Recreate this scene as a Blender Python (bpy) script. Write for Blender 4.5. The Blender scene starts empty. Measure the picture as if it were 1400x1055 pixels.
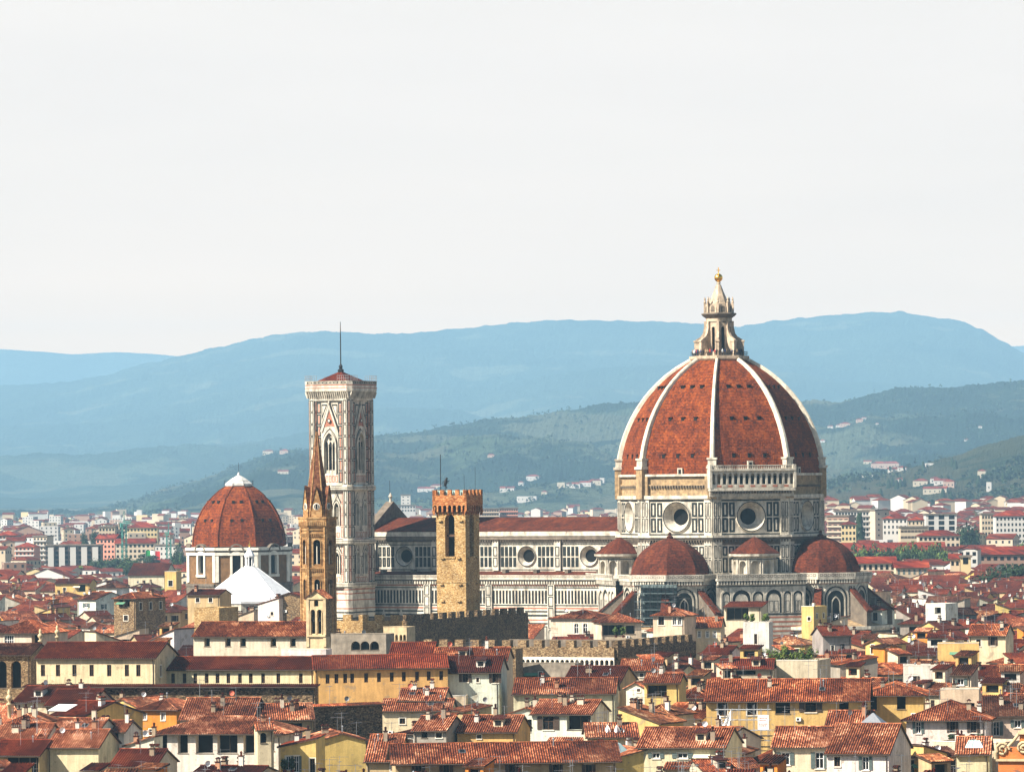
import bpy, math, random
from mathutils import Vector, noise
R = math.radians
# ------------------------------------------------------------------ camera, sky, sun
F = 6430.0          # focal length in photo pixels (photo 1400 wide)
HC = 58.0           # height of the viewpoint over the city
ROLL = 0.0096
C = bpy.context.scene
COL = C.collection
cd = bpy.data.cameras.new('camera'); cam = bpy.data.objects.new('camera', cd); COL.objects.link(cam)
cam.location = (0, 0, HC)
cam.rotation_euler = (R(90), ROLL, 0)
cd.sensor_width = 36.0; cd.lens = 36.0 * F / 1400
cd.shift_y = (660 - 527.5) / 1400
cd.clip_start = 5; cd.clip_end = 90000
C.camera = cam
C.view_settings.view_transform = 'Standard'; C.view_settings.look = 'None'
C.view_settings.gamma = 1; C.view_settings.exposure = 1.3
C.cycles.use_denoising = True
C.cycles.max_bounces = 6; C.cycles.diffuse_bounces = 2
SUN_T = R(-61); SUN_E = R(41)       # horizontal angle (0 = from behind the camera, minus = left), elevation
sd = bpy.data.lights.new('sun', 'SUN'); sun = bpy.data.objects.new('sun', sd); COL.objects.link(sun)
sd.energy = 5.0; sd.angle = R(0.53); sd.color = (1.0, 0.93, 0.82)
sv = Vector((math.sin(SUN_T) * math.cos(SUN_E), -math.cos(SUN_T) * math.cos(SUN_E), math.sin(SUN_E)))
sun.rotation_euler = sv.to_track_quat('Z', 'Y').to_euler()
sun.location = (0, 0, 500)
W = bpy.data.worlds.new('World'); C.world = W; W.use_nodes = True
wn = W.node_tree; wn.nodes.clear(); wl = wn.links
def wnode(t, **k):
    n = wn.nodes.new(t)
    for a, b in k.items(): setattr(n, a, b)
    return n
sky = wnode('ShaderNodeTexSky', sky_type='NISHITA', sun_disc=False)
sky.sun_elevation = SUN_E; sky.sun_rotation = math.atan2(sv.x, sv.y)
sky.air_density = 1.2; sky.dust_density = 1.2; sky.ozone_density = 1.0
tc = wnode('ShaderNodeTexCoord'); sp = wnode('ShaderNodeSeparateXYZ'); wl.new(tc.outputs['Generated'], sp.inputs[0])
# bright hazy veil of high cloud low over the horizon, thinning out above it
rmp = wnode('ShaderNodeValToRGB'); rmp.color_ramp.interpolation = 'LINEAR'
SKYR = [(0.0, (.87, .44, .125)), (0.033, (.87, .44, .125)), (0.0372, (.785, .41, .137)), (0.0391, (.735, .401, .154)), (0.0416, (.704, .403, .18)), (0.0466, (.635, .386, .202)), (0.0516, (.585, .374, .218)), (0.059, (.525, .357, .233)), (0.0683, (.483, .349, .249)), (0.0775, (.458, .345, .262)), (0.0886, (.43, .337, .269)), (0.0997, (.417, .337, .276)), (0.13, (.395, .33, .28))]
els = rmp.color_ramp.elements
els[0].position, els[0].color = SKYR[0][0], (*SKYR[0][1], 1)
els[1].position, els[1].color = SKYR[-1][0], (*SKYR[-1][1], 1)
for p_, c_ in SKYR[1:-1]:
    e = els.new(p_); e.color = (*c_, 1)
wl.new(sp.outputs[2], rmp.inputs[0])
cn = wnode('ShaderNodeTexNoise'); cn.inputs['Scale'].default_value = 7; cn.inputs['Detail'].default_value = 5
mp = wnode('ShaderNodeMapping'); mp.inputs['Scale'].default_value = (1, 1, 6)
wl.new(tc.outputs['Generated'], mp.inputs[0]); wl.new(mp.outputs[0], cn.inputs['Vector'])
cm = wnode('ShaderNodeMapRange'); cm.inputs[1].default_value = .3; cm.inputs[2].default_value = .7; cm.inputs[3].default_value = 22.9; cm.inputs[4].default_value = 24.7
wl.new(cn.outputs[0], cm.inputs[0])
vs = wnode('ShaderNodeVectorMath', operation='SCALE'); wl.new(rmp.outputs[0], vs.inputs[0]); wl.new(cm.outputs[0], vs.inputs['Scale'])
fr_ = wnode('ShaderNodeMapRange'); fr_.inputs[1].default_value = 0.108; fr_.inputs[2].default_value = 0.15
fr_.inputs[3].default_value = 1.0; fr_.inputs[4].default_value = 0.0
wl.new(sp.outputs[2], fr_.inputs[0])
# veil shaped to fade out away from the view, lowering fill on shaded walls
az = wnode('ShaderNodeMapRange', interpolation_type='SMOOTHSTEP'); az.inputs[1].default_value = .1; az.inputs[2].default_value = .8
wl.new(sp.outputs[1], az.inputs[0]); fm_ = wnode('ShaderNodeMath', operation='MULTIPLY'); wl.new(az.outputs[0], fm_.inputs[0]); wl.new(fr_.outputs[0], fm_.inputs[1])
mx = wnode('ShaderNodeMix', data_type='RGBA')
wl.new(fm_.outputs[0], mx.inputs[0]); wl.new(sky.outputs[0], mx.inputs[6]); wl.new(vs.outputs[0], mx.inputs[7])
bg = wnode('ShaderNodeBackground'); bg.inputs[1].default_value = 0.05
wl.new(mx.outputs[2], bg.inputs[0]); wo = wnode('ShaderNodeOutputWorld'); wl.new(bg.outputs[0], wo.inputs[0])

# ------------------------------------------------------------------ photo pixel -> place in the world
def uv0(px, py):
    u, v = px - 700, 660 - py
    return u + v * ROLL, v - u * ROLL
def at(px, py, z):
    u, v = uv0(px, py); Y = F * (HC - z) / -v
    return u * Y / F, Y
def atY(px, py, Y):
    u, v = uv0(px, py)
    return u * Y / F, HC + v * Y / F
def proj(X, Y, Z):
    u, v = X * F / Y, (Z - HC) * F / Y
    return 700 + u - v * ROLL, 660 - (v + u * ROLL)

# ------------------------------------------------------------------ object helpers
def tag(o, label=None, cat=None, group=None, kind=None):
    if label: o['label'] = label
    if cat: o['category'] = cat
    if group: o['group'] = group
    if kind: o['kind'] = kind
    return o
def empty(name, loc, deg=0, label=None, cat=None, group=None):
    o = bpy.data.objects.new(name, None); COL.objects.link(o)
    o.location = loc; o.rotation_euler = (0, 0, R(deg)); o.empty_display_size = 2
    return tag(o, label, cat, group)
class Fr:
    """a vertical wall plane: origin, outward angle a in degrees (0 faces local -Y, 90 faces +X)"""
    def __init__(s, x, y, a):
        s.x, s.y = x, y; a = R(a); s.nx, s.ny = math.sin(a), -math.cos(a); s.ux, s.uy = math.cos(a), math.sin(a)
    def P(s, u, z, d=0):
        return (s.x + s.ux * u + s.nx * d, s.y + s.uy * u + s.ny * d, z)
class MB:
    def __init__(s): s.v = []; s.f = []; s.m = []; s.uv = []
    def poly(s, pts, m=0, uv=None):
        n = len(s.v); s.v += pts; s.f.append(tuple(range(n, n + len(pts)))); s.m.append(m)
        s.uv.append(uv if uv else [(p[0] + p[1], p[2]) for p in pts])
    def quad(s, fr, u0, u1, z0, z1, d=0, m=0):
        s.poly([fr.P(u0, z0, d), fr.P(u1, z0, d), fr.P(u1, z1, d), fr.P(u0, z1, d)], m, [(u0, z0), (u1, z0), (u1, z1), (u0, z1)])
    def hexa(s, b, t, m=0, bottom=True):
        n = len(b)
        for i in range(n):
            j = (i + 1) % n; L = math.dist(b[i], b[j]); h = math.dist(b[i], t[i])
            s.poly([b[i], b[j], t[j], t[i]], m, [(0, 0), (L, 0), (L, h), (0, h)])
        s.poly(list(t), m, [(p[0], p[1]) for p in t])
        if bottom: s.poly(list(b)[::-1], m, [(p[0], p[1]) for p in b][::-1])
    def box(s, fr, u0, u1, z0, z1, d0, d1, m=0):
        b = [fr.P(u0, z0, d1), fr.P(u1, z0, d1), fr.P(u1, z0, d0), fr.P(u0, z0, d0)]
        t = [(p[0], p[1], z1) for p in b]
        s.hexa(b, t, m)
    def cube(s, x0, x1, y0, y1, z0, z1, m=0):
        b = [(x0, y0, z0), (x1, y0, z0), (x1, y1, z0), (x0, y1, z0)]
        s.hexa(b, [(p[0], p[1], z1) for p in b], m)
    def loft(s, rings, m=0, cap=True, closed=True, uvs=None):
        n = len(rings[0]); base = len(s.v)
        for r in rings: s.v += r
        acc = 0
        for k in range(len(rings) - 1):
            h = math.dist(rings[k][0], rings[k + 1][0])
            cu = 0
            for i in range(n if closed else n - 1):
                j = (i + 1) % n; L = math.dist(rings[0][i], rings[0][j])
                s.f.append((base + k * n + i, base + k * n + j, base + (k + 1) * n + j, base + (k + 1) * n + i)); s.m.append(m)
                s.uv.append([(cu, acc), (cu + L, acc), (cu + L, acc + h), (cu, acc + h)]); cu += L
            acc += h
        if cap:
            for r, kk in ((rings[0][::-1], 0), (rings[-1], 1)):
                s.poly(list(r), m)
    def lathe(s, x, y, prof, n=16, m=0, rot=0.0, cap=True):
        s.loft([[(x + r * math.cos(rot + 2 * math.pi * i / n), y + r * math.sin(rot + 2 * math.pi * i / n), z) for i in range(n)] for r, z in prof], m, cap)
    def tube(s, pts, r, n=6, m=0):
        rings = []
        for i, p in enumerate(pts):
            a = Vector(pts[max(0, i - 1)]); b = Vector(pts[min(len(pts) - 1, i + 1)]); t = (b - a).normalized()
            q = t.orthogonal().normalized(); w = t.cross(q); rr = r[i] if isinstance(r, (list, tuple)) else r
            rings.append([tuple(Vector(p) + rr * (q * math.cos(2 * math.pi * k / n) + w * math.sin(2 * math.pi * k / n))) for k in range(n)])
        s.loft(rings, m)
    def ring(s, fr, uc, zc, r0, d0, r1, d1, m=0, n=28):
        for i in range(n):
            a, b = 2 * math.pi * i / n, 2 * math.pi * (i + 1) / n
            s.poly([fr.P(uc + r0 * math.cos(a), zc + r0 * math.sin(a), d0), fr.P(uc + r0 * math.cos(b), zc + r0 * math.sin(b), d0),
                    fr.P(uc + r1 * math.cos(b), zc + r1 * math.sin(b), d1), fr.P(uc + r1 * math.cos(a), zc + r1 * math.sin(a), d1)], m)
    def disc(s, fr, uc, zc, r, d, m=0, n=28):
        s.poly([fr.P(uc + r * math.cos(2 * math.pi * i / n), zc + r * math.sin(2 * math.pi * i / n), d) for i in range(n)], m)
    def frame(s, fr, u0, u1, z0, z1, t, d, m):      # inlaid rectangular band
        s.quad(fr, u0, u1, z0, z0 + t, d, m); s.quad(fr, u0, u1, z1 - t, z1, d, m)
        s.quad(fr, u0, u0 + t, z0 + t, z1 - t, d, m); s.quad(fr, u1 - t, u1, z0 + t, z1 - t, d, m)
    def grid(s, fr, u0, u1, z0, z1, nc, nr, g, t, d, m):
        w = (u1 - u0) / nc; h = (z1 - z0) / nr
        for i in range(nc):
            for j in range(nr):
                s.frame(fr, u0 + i * w + g, u0 + (i + 1) * w - g, z0 + j * h + g, z0 + (j + 1) * h - g, t, d, m)
    def archpts(s, uc, w, z0, z1, kind, n=10):
        # outline of the head of an arch from right spring to left spring
        if kind == 'point':
            R_ = w; h = w * .866; zs = z1 - h; L = []
            for i in range(n + 1):
                a = math.pi / 3 * i / n; L.append((uc - w / 2 + R_ * math.cos(a), zs + R_ * math.sin(a)))
            Rr = [(2 * uc - u, z) for u, z in L[:-1]][::-1]
            return zs, L + Rr
        zs = z1 - w / 2
        return zs, [(uc + w / 2 * math.cos(math.pi * i / n), zs + w / 2 * math.sin(math.pi * i / n)) for i in range(n + 1)]
    def arch(s, fr, uc, w, z0, z1, d, m=0, kind='round'):     # filled arched shape
        zs, pts = s.archpts(uc, w, z0, z1, kind)
        s.poly([fr.P(uc - w / 2, z0, d), fr.P(uc + w / 2, z0, d)] + [fr.P(u, z, d) for u, z in pts], m)
    def archband(s, fr, uc, w, z0, z1, t, d0, d1, m=0, kind='round', legs=True):   # moulding round an arch
        zs, pi = s.archpts(uc, w, z0, z1, kind); _, po = s.archpts(uc, w + 2 * t, z0, z1 + t * (1.25 if kind == 'point' else 1), kind)
        if legs: pi = [(uc + w / 2, z0)] + pi + [(uc - w / 2, z0)]; po = [(uc + w / 2 + t, z0)] + po + [(uc - w / 2 - t, z0)]
        for i in range(len(pi) - 1):
            a, b, c, e = pi[i], pi[i + 1], po[i + 1], po[i]
            s.poly([fr.P(*a, d1), fr.P(*b, d1), fr.P(*c, d1), fr.P(*e, d1)], m)
            s.poly([fr.P(*e, d1), fr.P(*c, d1), fr.P(*c, d0), fr.P(*e, d0)], m)
            s.poly([fr.P(*a, d0), fr.P(*b, d0), fr.P(*b, d1), fr.P(*a, d1)], m)
    def wall(s, fr, u0, u1, z0, z1, holes=(), m=0, dep=.3, mr=None, mb=None):
        """wall face with real openings: holes = (ua, ub, za, zb, arch|None)"""
        mr = m if mr is None else mr
        us = sorted({u0, u1, *[min(max(h[i], u0), u1) for h in holes for i in (0, 1)]})
        zs = sorted({z0, z1, *[min(max(h[i], z0), z1) for h in holes for i in (2, 3)]})
        for a, b in zip(us, us[1:]):
            run = None
            for c, e in zip(zs, zs[1:]):
                inside = any(h[0] <= (a + b) / 2 <= h[1] and h[2] <= (c + e) / 2 <= h[3] for h in holes)
                if inside:
                    if run is not None: s.quad(fr, a, b, run, c, 0, m); run = None
                elif run is None: run = c
            if run is not None: s.quad(fr, a, b, run, zs[-1], 0, m)
        for h in holes:
            a, b, c, e = h[:4]; k = h[4] if len(h) > 4 else None
            D = h[5] if len(h) > 5 else dep
            if k:
                sp_, pts = s.archpts((a + b) / 2, b - a, c, e, k)
                half = len(pts) // 2
                s.poly([fr.P(b, e)] + [fr.P(*p) for p in pts[:half + 1]][::-1], m)
                s.poly([fr.P(a, e)] + [fr.P(*p) for p in pts[half:]][::-1], m)
                path = [(b, c)] + pts + [(a, c)]
            else: path = [(b, c), (b, e), (a, e), (a, c)]
            path.append(path[0])
            for p, q in zip(path, path[1:]):
                s.poly([fr.P(*p), fr.P(*q), fr.P(*q, -D), fr.P(*p, -D)], mr)
            if mb is not None: s.quad(fr, a, b, c, e, -D, mb)
    def wallround(s, fr, u0, u1, z0, z1, uc, zc, r, m=0, n=32):
        q = r * 1.02
        s.quad(fr, u0, uc - q, z0, z1, 0, m); s.quad(fr, uc + q, u1, z0, z1, 0, m)
        s.quad(fr, uc - q, uc + q, z0, zc - q, 0, m); s.quad(fr, uc - q, uc + q, zc + q, z1, 0, m)
        def sq(a):
            c, e = math.cos(a), math.sin(a); k = q / max(abs(c), abs(e)); return uc + c * k, zc + e * k
        for i in range(n):
            a, b = 2 * math.pi * i / n, 2 * math.pi * (i + 1) / n
            s.poly([fr.P(uc + r * math.cos(a), zc + r * math.sin(a)), fr.P(*sq(a)), fr.P(*sq(b)), fr.P(uc + r * math.cos(b), zc + r * math.sin(b))], m)
    def build(s, name, mats, parent=None, smooth=False, color=None, loc=None):
        me = bpy.data.meshes.new(name); me.from_pydata(s.v, [], s.f)
        if not isinstance(mats, (list, tuple)): mats = [mats]
        for m in mats: me.materials.append(m)
        me.polygons.foreach_set('material_index', s.m)
        ul = me.uv_layers.new(name='UVMap'); fl = [c for q in s.uv for p in q for c in p]
        ul.data.foreach_set('uv', fl)
        if smooth: me.polygons.foreach_set('use_smooth', [True] * len(s.f))
        me.update()
        o = bpy.data.objects.new(name, me); COL.objects.link(o)
        if parent: o.parent = parent
        if color: o.color = (*color, 1)
        if loc: o.location = loc
        return o
def put(me_obj, parent, loc=(0, 0, 0), deg=0, name=None, color=None, scale=None):    # another copy of a mesh part
    o = me_obj.copy(); COL.objects.link(o); o.parent = parent; o.location = loc; o.rotation_euler = (0, 0, R(deg))
    if name: o.name = name
    if color: o.color = (*color, 1)
    if scale: o.scale = scale
    return o

# ------------------------------------------------------------------ materials
class N:
    def __init__(s, name, rough=.85, spec=.2):
        s.mat = bpy.data.materials.new(name); s.mat.use_nodes = True; s.t = s.mat.node_tree; s.L = s.t.links
        s.b = s.t.nodes['Principled BSDF']; s.b.inputs['Roughness'].default_value = rough
        s.b.inputs['Specular IOR Level'].default_value = spec
    def n(s, t, ins=None, **k):
        nd = s.t.nodes.new(t)
        for a, b in k.items(): setattr(nd, a, b)
        for a, b in (ins or {}).items():
            if hasattr(b, 'is_linked') : s.L.new(b, nd.inputs[a])
            else: nd.inputs[a].default_value = b
        return nd
    def coord(s, kind='Object', scale=(1, 1, 1)):
        tc = s.n('ShaderNodeTexCoord'); mp = s.n('ShaderNodeMapping', {'Vector': tc.outputs[kind], 'Scale': scale}); return mp.outputs[0]
    def noise(s, vec, scale, detail=4, rough=.55, lo=0, hi=1, a=.3, b=.7):
        x = s.n('ShaderNodeTexNoise', {'Vector': vec, 'Scale': scale, 'Detail': detail, 'Roughness': rough})
        return s.n('ShaderNodeMapRange', {0: x.outputs[0], 1: a, 2: b, 3: lo, 4: hi}).outputs[0]
    def mix(s, f, a, b, mode='MIX'):
        x = s.n('ShaderNodeMix', data_type='RGBA', blend_type=mode); x.clamp_factor = True
        for i, v in ((0, f), (6, a), (7, b)):
            if hasattr(v, 'is_linked'): s.L.new(v, x.inputs[i])
            else: x.inputs[i].default_value = v if i == 0 else (*v, 1)
        return x.outputs[2]
    def math(s, op, a, b=0):
        x = s.n('ShaderNodeMath', operation=op)
        for i, v in ((0, a), (1, b)):
            if hasattr(v, 'is_linked'): s.L.new(v, x.inputs[i])
            else: x.inputs[i].default_value = v
        return x.outputs[0]
    def gray(s, v):
        c = s.n('ShaderNodeCombineColor', {0: v, 1: v, 2: v}); return c.outputs[0]
    def ramp(s, fac, stops):
        r = s.n('ShaderNodeValToRGB', {0: fac}); e = r.color_ramp.elements
        e[0].position = stops[0][0]; e[0].color = (*stops[0][1], 1); e[1].position = stops[-1][0]; e[1].color = (*stops[-1][1], 1)
        for p, c in stops[1:-1]: q = e.new(p); q.color = (*c, 1)
        return r.outputs[0]
    def bump(s, h, strength=.5, dist=.1):
        b = s.n('ShaderNodeBump', {'Height': h, 'Strength': strength, 'Distance': dist}); s.L.new(b.outputs[0], s.b.inputs['Normal'])
    def done(s, col):
        if hasattr(col, 'is_linked'): s.L.new(col, s.b.inputs['Base Color'])
        else: s.b.inputs['Base Color'].default_value = (*col, 1)
        return s.mat
    def objcol(s): return s.n('ShaderNodeObjectInfo').outputs['Color']
    def objrand(s): return s.n('ShaderNodeObjectInfo').outputs['Random']
M = {}
def plaster(name, color=None, dirt=.62):
    n = N(name, .9); c = n.coord()
    base = n.objcol() if color is None else n.mix(0.0, color, color)
    blot = n.noise(c, .35, 5, lo=1 - dirt * .45, hi=1.06)
    st = n.noise(n.coord(scale=(1.1, 1.1, .12)), 1.4, 4, .6, lo=1 - dirt * .5, hi=1.05)
    fine = n.noise(c, 3.5, 3, lo=.9, hi=1.05)
    k = n.math('MULTIPLY', n.math('MULTIPLY', blot, st), fine)
    col = n.mix(1.0, base, n.gray(k), 'MULTIPLY')
    patch = n.noise(c, .45, 6, .7, lo=0, hi=dirt * .9, a=.575, b=.605)
    col = n.mix(patch, col, (.26, .2, .13))
    n.bump(n.noise(c, 4, 3), .25, .05)
    return n.done(col)
M['plaster'] = plaster('plaster_wall')
M['plaster_far'] = plaster('far_wall', None, .25)
def tiles(name, stops, pu=.37, pv=.42, bumpd=.06, usecol=True):
    n = N(name, .9); tcn = n.n('ShaderNodeTexCoord'); uv = tcn.outputs['UV']
    s = n.n('ShaderNodeSeparateXYZ', {0: uv}); U = n.math('DIVIDE', s.outputs[0], pu); V = n.math('DIVIDE', s.outputs[1], pv)
    fu = n.math('FLOOR', U); fv = n.math('FLOOR', V); rnd = n.objrand()
    cc = n.n('ShaderNodeCombineXYZ', {0: fu, 1: fv, 2: n.math('MULTIPLY', rnd, 97)})
    wn_ = n.n('ShaderNodeTexWhiteNoise', {0: cc.outputs[0]}, noise_dimensions='3D').outputs[0]
    cl = n.n('ShaderNodeCombineXYZ', {0: s.outputs[0], 1: s.outputs[1], 2: n.math('MULTIPLY', rnd, 50)}).outputs[0]
    big = n.noise(cl, .3, 4, .6, lo=-.17, hi=.17)
    f = n.math('ADD', n.math('ADD', n.math('MULTIPLY', wn_, .36), .34), big)
    cp = n.n('ShaderNodeCombineXYZ', {0: n.math('FLOOR', n.math('DIVIDE', U, 11)), 1: n.math('FLOOR', n.math('DIVIDE', V, 7)), 2: n.math('MULTIPLY', rnd, 31)})
    pt = n.n('ShaderNodeTexWhiteNoise', {0: cp.outputs[0]}, noise_dimensions='3D').outputs[0]
    f = n.math('ADD', f, n.n('ShaderNodeMapRange', {0: pt, 1: .72, 2: .78, 3: 0, 4: .13 if usecol else .05}).outputs[0])
    f = n.math('SUBTRACT', f, n.n('ShaderNodeMapRange', {0: pt, 1: .18, 2: .24, 3: .12 if usecol else .05, 4: 0}).outputs[0])
    col = n.ramp(f, stops)
    if usecol:
        col = n.mix(1.0, col, n.objcol(), 'MULTIPLY')
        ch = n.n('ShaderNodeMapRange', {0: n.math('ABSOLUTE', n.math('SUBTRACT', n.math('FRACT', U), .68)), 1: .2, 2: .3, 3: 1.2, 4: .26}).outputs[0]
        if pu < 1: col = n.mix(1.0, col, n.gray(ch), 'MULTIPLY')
    else:
        sk = n.noise(n.n('ShaderNodeCombineXYZ', {0: n.math('MULTIPLY', s.outputs[0], 1.0), 1: n.math('MULTIPLY', s.outputs[1], .12), 2: rnd}).outputs[0], .8, 5, .7, lo=.62, hi=1.15)
        row = n.n('ShaderNodeMapRange', {0: n.math('FRACT', n.math('DIVIDE', s.outputs[1], .9)), 1: 0, 2: .3, 3: .62, 4: 1.08}).outputs[0]
        col = n.mix(1.0, col, n.gray(n.math('MULTIPLY', sk, row)), 'MULTIPLY')
    moss = n.noise(cl, .8, 6, .7, lo=0, hi=.7, a=.6, b=.74)
    col = n.mix(moss, col, (.035, .025, .02))
    fr1 = n.math('FRACT', V); fr2 = n.math('FRACT', U)
    h = n.math('ADD', n.math('MULTIPLY', n.math('SUBTRACT', 1.0, fr1), .5), n.math('SINE', n.math('MULTIPLY', fr2, math.pi)))
    n.bump(h, .8, bumpd)
    return n.done(col)
ST = [(0, (.02, .007, .005)), (.3, (.09, .026, .013)), (.6, (.28, .10, .045)), (.82, (.60, .34, .20)), (1, (.85, .68, .50))]
SR = [(0, (.012, .004, .003)), (.3, (.06, .010, .005)), (.65, (.14, .025, .010)), (1, (.28, .09, .04))]
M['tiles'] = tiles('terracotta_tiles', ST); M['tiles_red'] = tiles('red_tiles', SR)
M['tiles_dark'] = tiles('old_dark_tiles', [(0, (.008, .003, .002)), (.25, (.035, .008, .004)), (.6, (.10, .020, .007)), (.9, (.17, .045, .014)), (1, (.24, .10, .04))], .5, .45, .04, False)
M['tiles_far'] = tiles('far_tiles', SR, 1.2, 1.2, .05)
M['dome'] = tiles('dome_tiles', [(0, (.012, .004, .002)), (.25, (.06, .011, .003)), (.6, (.18, .034, .005)), (.9, (.31, .078, .012)), (1, (.40, .18, .05))], .5, .45, .04, False)
def simple(name, col, rough=.8, var=.25, scale=1.5, metal=0, dirt=None, spec=.3, coordscale=(1, 1, 1)):
    n = N(name, rough, spec); c = n.coord(scale=coordscale); n.b.inputs['Metallic'].default_value = metal
    k = n.noise(c, scale, 5, .6, lo=1 - var, hi=1 + var * .4)
    cc = n.mix(1.0, n.mix(0.0, col, col), n.gray(k), 'MULTIPLY')
    if dirt:
        cc = n.mix(n.noise(n.coord(scale=(1, 1, .3)), .55, 6, .7, lo=0, hi=dirt, a=.45, b=.7), cc, (.09, .07, .05))
    n.bump(n.noise(c, scale * 3, 3), .2, .04)
    return n.done(cc)
M['marble'] = simple('white_marble', (.64, .575, .46), .6, .35, .8, dirt=.8)
M['marble_clean'] = simple('clean_marble', (.70, .63, .49), .55, .3, .8, dirt=.5)
M['green'] = simple('green_marble', (.011, .015, .014), .5, .3, 1)
M['pink'] = simple('pink_marble', (.40, .15, .09), .6, .3, 1, dirt=.3)
M['grime'] = simple('grimy_stone', (.17, .135, .10), .9, .5, .8, dirt=.7)
M['rawstone'] = simple('raw_masonry', (.40, .27, .14), .9, .5, 1.2, dirt=.7)
M['black'] = simple('dark_interior', (.008, .007, .006), .9, .2)
M['glass'] = simple('window_glass', (.008, .008, .008), .5, .3, 2, spec=.12)
M['wood'] = simple('wood', (.09, .045, .022), .8, .3, 2)
M['white'] = simple('white_paint', (.8, .79, .76), .6, .1, 2)
M['shutter_brown'] = simple('brown_shutter', (.07, .045, .03), .8, .3, 3)
M['shutter_green'] = simple('grey_green_shutter', (.10, .13, .12), .8, .3, 3)
M['metal'] = simple('grey_metal', (.32, .33, .34), .45, .2, 3, .6)
M['darkmetal'] = simple('dark_metal', (.03, .03, .032), .5, .2, 3, .5)
M['gold'] = simple('gold', (.95, .52, .09), .25, .1, 2, 1)
M['creamtrim'] = simple('cream_church_plaster', (.62, .47, .27), .85, .3, .8, dirt=.5)
M['verdigris'] = simple('verdigris_copper', (.33, .48, .44), .7, .3, 1)
M['crane_green'] = simple('green_crane_paint', (.05, .22, .17), .6, .2)
M['lead'] = simple('pale_lead', (.62, .60, .55), .6, .3, .8, dirt=.4)
M['whiteroof'] = simple('white_marble_roof', (.80, .80, .79), .7, .14, .7, dirt=.22)
M['stonetrim'] = simple('cream_stone_trim', (.78, .72, .60), .8, .2, 1, dirt=.3)
M['brownwall'] = simple('brown_rough_wall', (.20, .105, .042), .9, .4, .6)
M['graystone'] = simple('grey_plaster_ruin', (.30, .25, .19), .9, .5, .6, dirt=.6)
M['terrapink'] = simple('scaffold_net', (.10, .13, .13), .9, .3)
def masonry(name, cols, sc=(3.0, 3.0, 5.2), bump=.5, mort=.5):
    n = N(name, .92); c = n.coord(scale=sc)
    v = n.n('ShaderNodeTexVoronoi', {'Vector': c, 'Scale': 1.0, 'Randomness': .9}); 
    w = n.n('ShaderNodeTexWhiteNoise', {0: v.outputs['Color']}, noise_dimensions='3D').outputs[0]
    col = n.ramp(w, cols)
    e = n.n('ShaderNodeTexVoronoi', {'Vector': c, 'Scale': 1.0, 'Randomness': .9}, feature='DISTANCE_TO_EDGE').outputs[0]
    ed = n.n('ShaderNodeMapRange', {0: e, 1: 0.0, 2: .12, 3: mort, 4: 1.0}).outputs[0]
    col = n.mix(1.0, col, n.gray(ed), 'MULTIPLY')
    col = n.mix(1.0, col, n.gray(n.noise(n.coord(), .3, 5, lo=.65, hi=1.15)), 'MULTIPLY')
    n.bump(e, bump, .25)
    return n.done(col)
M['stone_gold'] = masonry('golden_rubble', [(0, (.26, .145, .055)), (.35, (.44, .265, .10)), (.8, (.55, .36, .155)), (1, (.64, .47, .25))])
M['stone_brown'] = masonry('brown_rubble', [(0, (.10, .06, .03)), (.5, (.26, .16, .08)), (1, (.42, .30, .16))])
M['stone_dark'] = masonry('shaded_dark_rubble', [(0, (.035, .022, .012)), (.5, (.15, .095, .05)), (1, (.32, .22, .12))])  # dark tone also carries the shade of walls turned from the sun
M['brick_orange'] = masonry('orange_brick', [(0, (.30, .09, .03)), (.5, (.50, .19, .06)), (1, (.60, .30, .12))], (2, 2, 4))
M['ashlar_gold'] = masonry('golden_ashlar', [(0, (.24, .12, .045)), (.5, (.40, .22, .085)), (1, (.52, .33, .15))], (1.2, 1.2, 2.2), .2, .75)
M['spire_brick'] = masonry('spire_tiles', [(0, (.09, .03, .015)), (.5, (.18, .065, .03)), (1, (.27, .12, .055))], (2, 2, 3), .3, .7)
def foliage(name, a, b):
    n = N(name, .75, .25); 
    w = n.noise(n.coord(), .9, 3, lo=0, hi=1)
    col = n.ramp(w, [(0, a), (1, b)]); n.b.inputs['Subsurface Weight'].default_value = 0
    return n.done(col)
M['leaf'] = foliage('broad_leaves', (.018, .04, .010), (.07, .12, .022)); M['leaf_dark'] = foliage('dark_leaves', (.008, .02, .008), (.03, .055, .016))
M['leaf_light'] = foliage('light_leaves', (.05, .09, .012), (.16, .20, .03)); M['bark'] = simple('bark', (.07, .05, .035), .9, .3)
# ------------------------------------------------------------------ cathedral
PHI = -29.5
WH, GR, PK, BL, GM, RS, TL = range(7)
MARB = [M['marble'], M['green'], M['pink'], M['black'], M['grime'], M['rawstone'], M['tiles_dark']]
def ngon(r, z, n=8, off=22.5, cx=0, cy=0):
    return [(cx + r * math.cos(R(off + 360 * i / n)), cy + r * math.sin(R(off + 360 * i / n)), z) for i in range(n)]
def prof(a, rho, z0, z): return -a + math.sqrt(max(0, rho * rho - (z - z0) ** 2))
cath = empty('cathedral', (55.4, 1250, 0), PHI, 'vast white marble cathedral under a huge ribbed red tiled dome', 'cathedral')
RD = 27.2; AP = RD * math.cos(R(22.5)); FW = RD * math.sin(R(22.5))          # half face width
faces = [Fr(AP * math.sin(R(a)), -AP * math.cos(R(a)), a) for a in range(0, 360, 45)]
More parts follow.
